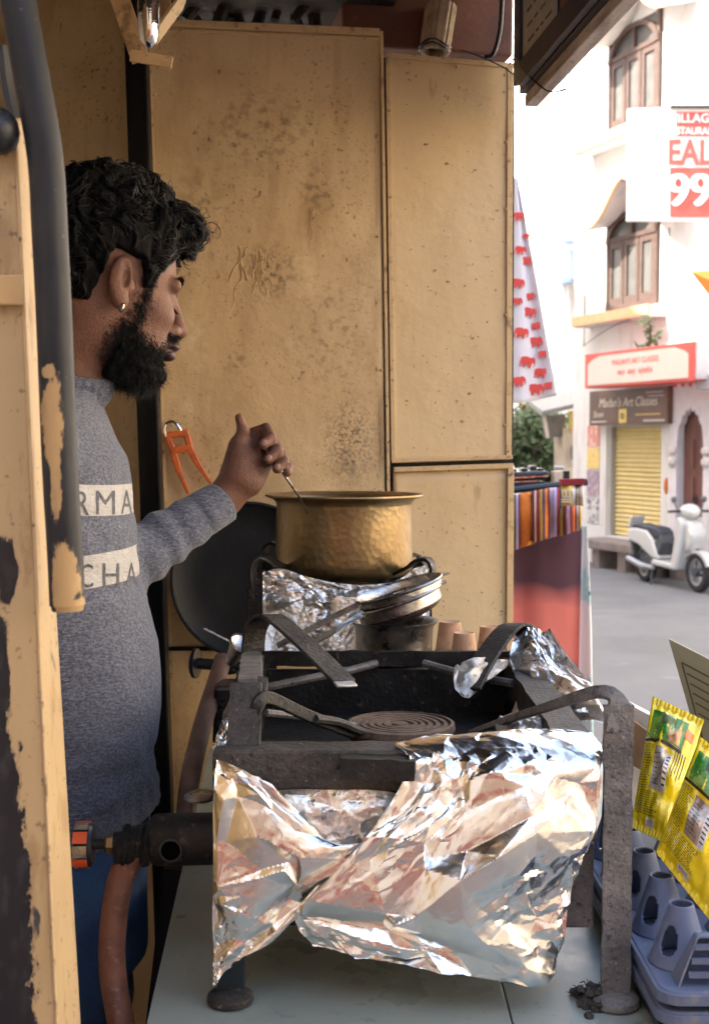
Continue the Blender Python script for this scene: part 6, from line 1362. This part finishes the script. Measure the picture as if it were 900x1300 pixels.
# body core, mostly under the clothes
TC = lambda px, py, Y: np.array(P(px, py, Y), np.float32)
elbL, shL = TC(140, 728, 1.97), TC(62, 566, 2.02); shR, elbR, wrR = TC(30, 566, 1.64), TC(-60, 760, 1.58), TC(-40, 960, 1.52)
HX = TC(55, 1120, 1.84)
def core_sd(p):
    d = smin(sd_ell(p, TC(58, 700, 1.84), (.09, .15, .22)), sd_ell(p, TC(52, 980, 1.84), (.10, .14, .16)), .05)
    d = smin(d, sd_cap(p, TC(60, 570, 1.84), np.array(collar), .07, .05), .05)
    for a, b, r0, r1 in ((shL, elbL, .05, .036), (elbL, Q(262, 650, -.02), .036, .03), (shR, elbR, .05, .036), (elbR, wrR, .036, .024), (wrR, wrR + np.array([.02, .0, -.09]), .024, .018)): d = smin(d, sd_cap(p, a, b, r0, r1), .02)
    for i, o in enumerate((-.018, 0, .018, .034)): d = smin(d, sd_cap(p, wrR + np.array([.02, o, -.08]), wrR + np.array([.035, o, -.16 + .01 * abs(i - 1)]), .009, .007), .004)
    d = smin(d, sd_cap(p, wrR + np.array([.02, -.02, -.04]), wrR + np.array([.05, -.035, -.10]), .011, .008), .006)
    for s in (-1, 1):
        hip = np.array((HX[0] + .0, HX[1] + s * .09, HX[2] - .08)); d = smin(d, sd_cap(p, hip, np.array((HX[0] + .03, HX[1] + s * .10, .95)), .075, .052), .04); d = smin(d, sd_cap(p, np.array((HX[0] + .03, HX[1] + s * .10, .95)), np.array((HX[0], HX[1] + s * .11, FLOOR_Z + .09)), .05, .036), .02)
        d = smin(d, sd_cap(p, np.array((HX[0] - .02, HX[1] + s * .11, FLOOR_Z + .035)), np.array((HX[0] + .16, HX[1] + s * .12, FLOOR_Z + .03)), .035, .028), .02)
    return d
lo = np.array([HX[0] - .30, HX[1] - .45, FLOOR_Z + .002]); hi = np.array([HX[0] + .35, HX[1] + .45, collar.z + .03])
cv, cf = surface_nets(core_sd, lo, hi, .014)
V = np.concatenate([to_world(hv), gv, cv]); Fc = np.concatenate([hf, gf + len(hv), cf + len(hv) + len(gv)])
base = Vector((HX[0], HX[1], FLOOR_Z))
me = bpy.data.meshes.new('person'); me.from_pydata([tuple(v) for v in V - np.array(base)], [], [tuple(int(i) for i in f) for f in Fc])
me.materials.append(MATS['skin']); me.materials.append(MATS['lip']); me.shade_smooth()
lipf = lipm[hf].sum(1) >= 2
for i in np.nonzero(lipf)[0]: me.polygons[int(i)].material_index = 1
cook = bpy.data.objects.new('person', me); COL.objects.link(cook); cook.location = base
tag(cook, 'bearded man in grey-blue turtleneck sweater and jeans stirring the brass pot', 'person')
def npmesh(name, V_, F_, mm, par=cook, smooth=True):
    m = bpy.data.meshes.new(name); m.from_pydata([tuple(v) for v in np.asarray(V_) - np.array(base)], [], [tuple(int(i) for i in f) for f in F_]); m.materials.append(MATS[mm] if isinstance(mm, str) else mm)
    if smooth: m.shade_smooth()
    o = bpy.data.objects.new(name, m); COL.objects.link(o); o.parent = par; return o
# nails
for (px, py, dy, r, rz) in ((335.5, 562, -.0306, .0058, 20), (341.5, 581.5, -.0306, .0058, 30), (352.5, 592.5, -.0284, .0056, 30)):
    MB().ball(P(px, py, YH + dy), (r * .85, .0022, r), 10, Matrix.Rotation(math.radians(rz), 3, 'Y')).build('fingernail', 'nail', cook, smooth=True)
# sweater
AT = math.radians(10); Ft = np.array([math.cos(AT), math.sin(AT)]); Lt = np.array([-math.sin(AT), math.cos(AT)])
rows = [(455, 118, 84, .05), (488, 128, 80, .06), (501, 131, 74, .10), (520, 135, 66, .15), (535, 141, 60, .18), (560, 153, 56, .20), (581, 163, 52, .205), (615, 169, 50, .205), (658, 175, 48, .205), (738, 178, 48, .20), (760, 186, 48, .20), (794, 192, 48, .20), (820, 199, 48, .20), (900, 205, 48, .20), (940, 203, 48, .198), (965, 196, 48, .195), (990, 204, 48, .198), (1020, 206, 48, .199), (1050, 200, 48, .198), (1120, 194, 48, .195)]
YT = 1.84; zr = np.array([P(60, r[0], YT).z for r in rows])[::-1]
cxr = np.array([P(r[2], r[0], YT).x for r in rows])[::-1]; frx = np.array([P(r[1], r[0], YT).x for r in rows])[::-1]; Br = np.array([r[3] for r in rows])[::-1]
hx = frx - cxr; Ar = np.sqrt(np.maximum(hx ** 2 - (Br * math.sin(AT)) ** 2, .04 ** 2)) / math.cos(AT)
def torso_sd(p, grow=0.0):
    z = p[..., 2]; cx = np.interp(z, zr, cxr); A = np.interp(z, zr, Ar) + grow; B = np.interp(z, zr, Br) + grow
    dx, dy = p[..., 0] - cx, p[..., 1] - YT; u = dx * Ft[0] + dy * Ft[1]; v = dx * Lt[0] + dy * Lt[1]
    k = np.sqrt((u / A) ** 2 + (v / B) ** 2 + 1e-9); kk = np.sqrt((u / A ** 2) ** 2 + (v / B ** 2) ** 2 + 1e-9); return k * (k - 1) / kk
zhem = lambda p: P(100, 1102, 1.66).z + (p[..., 0] - P(100, 1102, 1.66).x) * .40
cuffC, cuffD = Q(283, 637, -.002), (Q(300, 620) - Q(240, 664, -.04)); cuffD = cuffD / np.linalg.norm(cuffD)
def sweater_sd(p):
    d = torso_sd(p); n = fbm(p * np.array([9, 9, 7.]), 2)
    d = d + .010 * n + .0022 * np.sin(p[..., 2] * 95 + 14 * n) * np.clip((p[..., 2] - 1.55) * 0 + .5 + n, 0, 1)
    d = smax(d, p[..., 2] - (P(80, 486, 1.84).z), .02)
    rib = np.clip(1 - (p[..., 2] - zhem(p)) / .055, 0, 1) > 0
    d = d + np.where(rib, .004 + .0010 * np.sin((p[..., 0] * 1.2 + p[..., 1]) * 900), 0)
    d = smax(d, zhem(p) - p[..., 2], .004)
    al = smin(sd_cap(p, shL, elbL, .064, .054), sd_cap(p, elbL, Q(283, 637, -.002), .054, .034), .02)
    t = (p - cuffC) @ cuffD
    al = al + .0035 * np.sin(t * 120 + 6 * n) * np.clip(-t * 8, 0, 1) + .006 * n
    cuff = np.maximum(sd_cap(p, Q(255, 654, -.03), cuffC, .0375, .0355) + .0008 * np.sin(np.arctan2(p[..., 2] - cuffC[2], p[..., 1] - cuffC[1]) * 40), -t - .045)
    al = np.maximum(smin(al, cuff, .004), t - .004)
    ar = smin(sd_cap(p, shR, elbR, .066, .055), sd_cap(p, elbR, wrR, .055, .036), .02)
    d = smin(d, al, .03); return smin(d, ar, .03)
slo = np.array([P(-160, 900, 1.84).x, 1.46, P(60, 1125, 1.84).z]); shi = np.array([P(325, 900, 2.10).x, 2.16, P(60, 465, 1.84).z])
sv2, sf2 = surface_nets(sweater_sd, slo, shi, .0058)
swo = npmesh('sweater', sv2, sf2, 'knit')
# white chest bands (height in the weave) and darker sleeve
kt = MATS['knit'].node_tree; kb = kt.nodes['Principled BSDF']; src = kb.inputs['Base Color'].links[0].from_socket
gc = kt.nodes.new('ShaderNodeTexCoord'); sp_ = kt.nodes.new('ShaderNodeSeparateXYZ'); kt.links.new(gc.outputs['Object'], sp_.inputs[0])
def zband(z0, z1, slope):
    ad = kt.nodes.new('ShaderNodeMath'); ad.operation = 'MULTIPLY_ADD'; kt.links.new(sp_.outputs[0], ad.inputs[0]); ad.inputs[1].default_value = slope; kt.links.new(sp_.outputs[2], ad.inputs[2])
    xs = P(100, 700, 1.66).x - base.x; a = z0 - base.z + xs * slope; b = z1 - base.z + xs * slope
    c1 = kt.nodes.new('ShaderNodeMath'); c1.operation = 'COMPARE'; kt.links.new(ad.outputs[0], c1.inputs[0]); c1.inputs[1].default_value = (a + b) / 2; c1.inputs[2].default_value = abs(b - a) / 2
    return c1.outputs[0]
f1 = zband(P(100, 656, 1.66).z, P(100, 616, 1.66).z, .10); f2 = zband(P(105, 751, 1.66).z, P(105, 708, 1.66).z, -.07)
ad = kt.nodes.new('ShaderNodeMath'); ad.operation = 'MAXIMUM'; kt.links.new(f1, ad.inputs[0]); kt.links.new(f2, ad.inputs[1])
yc = kt.nodes.new('ShaderNodeMath'); yc.operation = 'LESS_THAN'; kt.links.new(sp_.outputs[1], yc.inputs[0]); yc.inputs[1].default_value = 1.93 - base.y
ml = kt.nodes.new('ShaderNodeMath'); ml.operation = 'MULTIPLY'; kt.links.new(ad.outputs[0], ml.inputs[0]); kt.links.new(yc.outputs[0], ml.inputs[1])
nz = kt.nodes.new('ShaderNodeTexNoise'); nz.inputs['Scale'].default_value = 240; kt.links.new(gc.outputs['Object'], nz.inputs['Vector'])
wm = kt.nodes.new('ShaderNodeMix'); wm.data_type = 'RGBA'; kt.links.new(nz.outputs[0], wm.inputs[0]); wm.inputs[6].default_value = (.62, .60, .57, 1); wm.inputs[7].default_value = (.42, .41, .40, 1)
mxx = kt.nodes.new('ShaderNodeMix'); mxx.data_type = 'RGBA'; kt.links.new(ml.outputs[0], mxx.inputs[0]); kt.links.new(src, mxx.inputs[6]); kt.links.new(wm.outputs[2], mxx.inputs[7]); kt.links.new(mxx.outputs[2], kb.inputs['Base Color'])
# letters knitted into the bands, laid on the surface
bvh = BVHTree.FromPolygons([Vector(v) for v in sv2], [tuple(int(i) for i in f) for f in sf2])
def knit_letter(ch, px, py, hpx, wpx):
    vs, fs2 = text_mesh(ch, 1.0, bold=0); mnx = min(v.x for v in vs); mxx_ = max(v.x for v in vs); mny = min(v.y for v in vs); mxy = max(v.y for v in vs); out = []
    bm = bmesh.new(); bv = [bm.verts.new(v) for v in vs]
    for f in fs2:
        try: bm.faces.new([bv[i] for i in f])
        except ValueError: pass
    bmesh.ops.triangulate(bm, faces=bm.faces); bmesh.ops.subdivide_edges(bm, edges=bm.edges, cuts=3, use_grid_fill=True)
    bm.verts.index_update()
    for v in bm.verts:
        d = ray(px + ((v.co.x - mnx) / (mxx_ - mnx) - .5) * wpx, py - ((v.co.y - mny) / (mxy - mny) - .5) * hpx)
        h = bvh.ray_cast(Vector((0, 0, CAM_Z)) + d * 1.2, d)
        out.append(h[0] + h[1] * .0006 if h[0] is not None else Vector((0, 0, CAM_Z)) + d * 1.7)
    F3 = [tuple(v.index for v in f.verts) for f in bm.faces]; bm.free()
    npmesh('knitted_letter', [list(o) for o in out], F3, 'knit_sleeve', swo, False).location = (0, 0, 0)
for ch, px, py, w_ in (('R', 105, 639, 17), ('M', 134, 638, 24), ('A', 161, 637, 14), ('C', 110, 731, 17), ('H', 141, 730, 21), ('A', 167, 729, 14)): knit_letter(ch, px, py, 30, w_)
# turtleneck collar
nd = (HMt @ Vector((-.03, 0, -.035)) - collar).normalized(); cm = MB(); RC = T(collar - nd * .004) @ rot_to(nd)
n = 120; prof = [(.066, -.012), (.070, 0), (.071, .018), (.0685, .030), (.064, .034), (.060, .028), (.060, -.01)]
for i, (r, z) in enumerate(prof):
    for k in range(n):
        a = 2 * math.pi * k / n; rr = r + .0016 * math.sin(a * 30); cm.v.append(RC @ Vector((math.cos(a) * rr, math.sin(a) * rr, z)))
for i in range(len(prof) - 1):
    for k in range(n): cm.f.append((i * n + k, i * n + (k + 1) % n, (i + 1) * n + (k + 1) % n, (i + 1) * n + k))
cm.build('collar', 'knit', swo, smooth=True, angle=180)
# jeans
def jean_sd(p):
    d = torso_sd(p, -.012); d = smax(d, p[..., 2] - P(60, 1040, 1.84).z, .01)
    d = smax(d, (HX[2] - .12) - p[..., 2], .03)
    for s in (-1, 1):
        a = np.array((HX[0] + .015, HX[1] + s * .085, HX[2] - .05)); k = np.array((HX[0] + .035, HX[1] + s * .10, .95)); f = np.array((HX[0], HX[1] + s * .11, FLOOR_Z + .04))
        d = smin(d, smin(sd_cap(p, a, k, .100, .074), sd_cap(p, k, f, .074, .060), .02), .03)
    n = fbm(p * np.array([8, 8, 14.]), 2); return np.maximum(d + .010 * n, FLOOR_Z + .03 - p[..., 2])
jv, jf = surface_nets(jean_sd, np.array([HX[0] - .25, HX[1] - .27, FLOOR_Z]), np.array([HX[0] + .25, HX[1] + .27, P(60, 1030, 1.84).z]), .010)
npmesh('jeans', jv, jf, 'denim')
# ---- hair, brows, beard, lashes, earring
XZ = np.array([(-.16, -.055), (-.05, -.050), (-.042, -.035), (-.036, .038), (.010, .040), (.018, .020), (.024, .0), (.038, .004), (.046, .030), (.062, .060), (.080, .084), (.16, .080)])
def hair_sd(p):
    n = fbm(p * 38, 2); d = sd_ell(p, (-.020, 0, .058), (.116, .094, .116))
    d = smin(d, sd_ell(p, (.070, -.005, .114), (.040, .062, .034)), .02)
    d = smin(d, sd_ell(p, (.097, .012, .088), (.015, .034, .034)), .012)
    d = d + .014 * n + .006 * np.sin(p[..., 0] * 90 + p[..., 2] * 70 + 10 * n)
    return smax(d, np.interp(p[..., 0], XZ[:, 0], XZ[:, 1]).astype(np.float32) - p[..., 2] + .016 * n, .008)
Hv, Hf = surface_nets(hair_sd, (-.16, -.13, -.08), (.16, .13, .19), .0034)
npmesh('hair', to_world(Hv), Hf, 'hair_base'); hair_o = bpy.data.objects['hair'] if 'hair' in bpy.data.objects else None
def vnorm(V_, F_):
    a = V_[F_[:, 1]] - V_[F_[:, 0]]; b = V_[F_[:, 2]] - V_[F_[:, 0]]; fn = np.cross(a, b); N_ = np.zeros_like(V_)
    for k in range(4): np.add.at(N_, F_[:, k], fn)
    return N_ / (np.linalg.norm(N_, axis=1, keepdims=True) + 1e-12)
def ribbons(paths, radii, sides=3):                              # many thin tapered strands -> arrays
    V_ = []; F_ = []; o = 0
    for pts, r in zip(paths, radii):
        n = len(pts); t = np.gradient(pts, axis=0); t /= np.linalg.norm(t, axis=1, keepdims=True) + 1e-9
        ref = np.array([.3, .5, .81]); s = np.cross(t, ref); s /= np.linalg.norm(s, axis=1, keepdims=True) + 1e-9; b = np.cross(t, s)
        rr = r * (1 - np.linspace(0, 1, n) ** 2 * .85)
        ring = np.stack([pts + (s * math.cos(2 * math.pi * k / sides) + b * math.sin(2 * math.pi * k / sides)) * rr[:, None] for k in range(sides)], 1).reshape(-1, 3)
        V_.append(ring)
        for i in range(n - 1):
            for k in range(sides): F_.append((o + i * sides + k, o + i * sides + (k + 1) % sides, o + (i + 1) * sides + (k + 1) % sides, o + (i + 1) * sides + k))
        o += n * sides
    return np.concatenate(V_), F_
hn = vnorm(Hv, Hf); rs2 = np.random.RandomState(5)
cand = np.nonzero((Hv[:, 1] < .07) & (hn[:, 2] > -.6))[0]; pick = rs2.choice(cand, 7000)
paths, radii = [], []
WOB = np.stack([fbm(Hv[pick] * 16 + q_, 2) for q_ in (0., 9.1, 17.7)], 1) * 2.4; W0 = 12 * fbm(Hv[pick] * 22, 2); NS_ = []
for ii, i in enumerate(pick):
    p = Hv[i].copy(); nn = hn[i]; front = p[0] > .06
    wob = WOB[ii]
    flow = np.array([.55 if p[2] > .09 else -.35, -.25, -.75 if p[2] < .12 else -.1]) + wob + rs2.randn(3) * .10
    if p[0] < .03 and p[2] < .12: flow = np.array([-.75, -.1, -.45]) + wob + rs2.randn(3) * .10
    d = flow - nn * flow.dot(nn); d /= np.linalg.norm(d) + 1e-9; L0 = rs2.uniform(.03, .055); seg = 14; w0 = W0[ii] + rs2.randn() * .3; fr = rs2.uniform(.7, 1.1); amp_ = rs2.uniform(.002, .005); side_v = np.cross(nn, d)
    base_p = p - nn * .002; pts = []
    for k in range(seg):
        s = k / (seg - 1); pts.append(base_p + d * L0 * s + nn * (.004 * math.sin(math.pi * s) - .022 * s * s) + side_v * amp_ * math.sin(w0 + fr * 6.28 * s) + nn * amp_ * .6 * math.cos(w0 + fr * 6.28 * s))
    paths.append(np.array(pts)); NS_.append(nn)
PP = np.array(paths); NN = np.array(NS_)[:, None, :]; paths = []; lift = (.0012 + .0022 * rs2.rand(len(PP), 1)) * np.ones((1, PP.shape[1]))
P0 = PP.copy()
for _ in range(3): PP = PP - NN * np.clip(hair_sd(PP.astype(np.float32)) - lift, -.01, .01)[..., None] * .8
keep = (np.linalg.norm(PP - P0, axis=2).max(1) < .022) & (np.abs(hair_sd(PP.astype(np.float32)) - lift).max(1) < .004)
for pts in PP[keep]:
    okp = np.nonzero(pts[:, 2] < np.interp(pts[:, 0], XZ[:, 0], XZ[:, 1]) - .003)[0]
    if len(okp): pts = pts[:okp[0]]
    if len(pts) < 4: continue
    paths.append(pts); radii.append(rs2.uniform(.0006, .0012))
# loose curls standing off the crown and the forelock
cand2 = np.nonzero((hn[:, 2] > .1) & (Hv[:, 0] > -.06) & (Hv[:, 2] > .085))[0]
for i in rs2.choice(cand2, 70):
    p = Hv[i].copy(); nn = hn[i] + np.array([.5 if Hv[i, 0] > .05 else 0, 0, .1]); nn /= np.linalg.norm(nn); d = np.cross(nn, rs2.randn(3)); d /= np.linalg.norm(d); b = np.cross(nn, d); R1 = rs2.uniform(.004, .013); turns = rs2.uniform(.7, 1.3); pts = []
    for k in range(16):
        s = k / 15; a = 6.28 * turns * s; pts.append(p - nn * .003 + nn * (R1 * (1 - math.cos(a)) * .8) + d * R1 * math.sin(a) + b * rs2.uniform(.0, .001) * k + np.array([.012, 0, -.004]) * s)
    paths.append(np.array(pts)); radii.append(rs2.uniform(.00035, .0008))
fc = np.nonzero((Hv[:, 0] > .09) & (Hv[:, 2] > .07))[0]
for i in rs2.choice(fc, 120):
    p = Hv[i].copy(); ph = rs2.uniform(0, 6.28); R1 = rs2.uniform(.005, .010); pts = []
    for k in range(16):
        s = k / 15; a = ph + 6.28 * 1.2 * s; pts.append(p + np.array([.004 * s + R1 * math.cos(a) * .8, rs2.uniform(-.001, .001) + R1 * .5 * math.sin(a), -.016 * s + R1 * math.sin(a) * .8]) - np.array([.010, 0, 0]))
    paths.append(np.array(pts)); radii.append(rs2.uniform(.0004, .0009))
Rv, Rf = ribbons(paths, radii); npmesh('hair_strands', to_world(Rv), Rf, 'hair')
# beard: short hairs over the jaw, moustache, sideburn
def beard_w(p):
    x, y, z = p[:, 0], np.abs(p[:, 1]), p[:, 2]
    line = np.interp(x, [.0, .015, .03, .045, .06, .08, .12], [-.055, -.036, -.042, -.060, -.068, -.072, -.072])
    w = 1 / (1 + np.exp((z - line) / .0055)); w *= 1 / (1 + np.exp(-(x - .002) / .006)) 
    low = np.interp(x, [0, .03, .06, .12], [-.105, -.118, -.128, -.13]); w *= 1 / (1 + np.exp(-(z - low) / .004))
    mu = np.exp(-((x - .100) / .016) ** 2 - ((z + .0425) / .006) ** 2) * (y < .030); w = np.maximum(w, np.clip(mu * 1.4, 0, 1) * (x > .088))
    sb = .75 * np.exp(-((x - .030) / .009) ** 2) * (z > -.05) * (z < .035) * (y > .05); return np.clip(np.maximum(w, sb), 0, 1) * ~(lipm)
bn_ = vnorm(hv, hf); bw_ = beard_w(hv); ok = bw_ > .05; idxs = np.nonzero(ok)[0]; pb = bw_[idxs] / bw_[idxs].sum()
pick = rs2.choice(idxs, 17000, p=pb); paths, radii = [], []
for i in pick:
    p = hv[i] + rs2.randn(3) * .001; nn = bn_[i]; d = np.array([.25, 0, -1.0]) + nn * .9 + rs2.randn(3) * .35; d /= np.linalg.norm(d); dens = bw_[i]; chin = np.clip((-.07 - hv[i, 2]) / .03, 0, 1) * np.clip((hv[i, 0] - .02) / .04, 0, 1)
    L0 = (.005 + .008 * dens + .012 * chin) * rs2.uniform(.6, 1.2); cu = rs2.randn(3) * .25
    pts = np.array([p - nn * .0008 + d * L0 * s + cu * L0 * s * s + nn * (-.25) * L0 * s * s for s in np.linspace(0, 1, 5)]); paths.append(pts); radii.append(rs2.uniform(.0003, .0006))
Bv, Bf = ribbons(paths, radii); npmesh('beard', to_world(Bv), Bf, 'hair')
# solid core of the beard so that no skin glares through at the chin
def beard_sd(p):
    n = fbm(p * 60, 2); d = head_sd(p) - .0025 - .010 * np.clip((-.075 - p[..., 2]) / .03, 0, 1) + .010 * n
    line = np.interp(p[..., 0], [.0, .02, .03, .045, .06, .08, .12], [-.080, -.070, -.072, -.078, -.085, -.089, -.089]).astype(np.float32)
    d = smax(d, p[..., 2] - line + .012 * n, .006); d = smax(d, .012 - p[..., 0] + .01 * n, .006); return smax(d, -.128 - p[..., 2], .01)
bv2, bf2 = surface_nets(beard_sd, (0, -.09, -.145), (.13, .09, -.01), .003); npmesh('beard_core', to_world(bv2), bf2, 'hair_base')
paths, radii = [], []
for s in (-1, 1):
    for k in range(170):
        u = rs2.rand(); pnt = np.array([.0945 - .020 * u ** 2, s * (.010 + .042 * u), .031 + .007 * math.sin(u * 2.6)]) + rs2.randn(3) * np.array([.0006, .001, .0016])
        d = np.array([-.2 * u, s * .9, .25]); pts = np.array([pnt + d * .009 * t + np.array([.0015, 0, 0]) * t for t in np.linspace(0, 1, 4)]); paths.append(pts); radii.append(.0004)
    for k in range(70):                                            # lashes along the closed lid
        u = rs2.rand(); pnt = np.array([.0905 - .010 * (2 * u - 1) ** 2, s * (.021 + .022 * u), -.0035 - .002 * math.sin(3.14 * u)]); pts = np.array([pnt + np.array([.006, s * .001, -.004]) * t for t in np.linspace(-.3, 1, 4)]); paths.append(pts); radii.append(.0004)
Ev, Ef = ribbons(paths, radii); npmesh('eyebrows_and_lashes', to_world(Ev), Ef, 'hair')
er_ = HMt @ Vector((-.004, -.0835, -.036)); cook_r = MB()
cook_r.tube([er_ + HM.to_3x3() @ Vector((0, math.cos(t) * .0052, math.sin(t) * .0062)) for t in np.linspace(0, 6.283, 20)], .0019, 8); cook_r.build('earring', 'chrome', cook, smooth=True, fix=False)
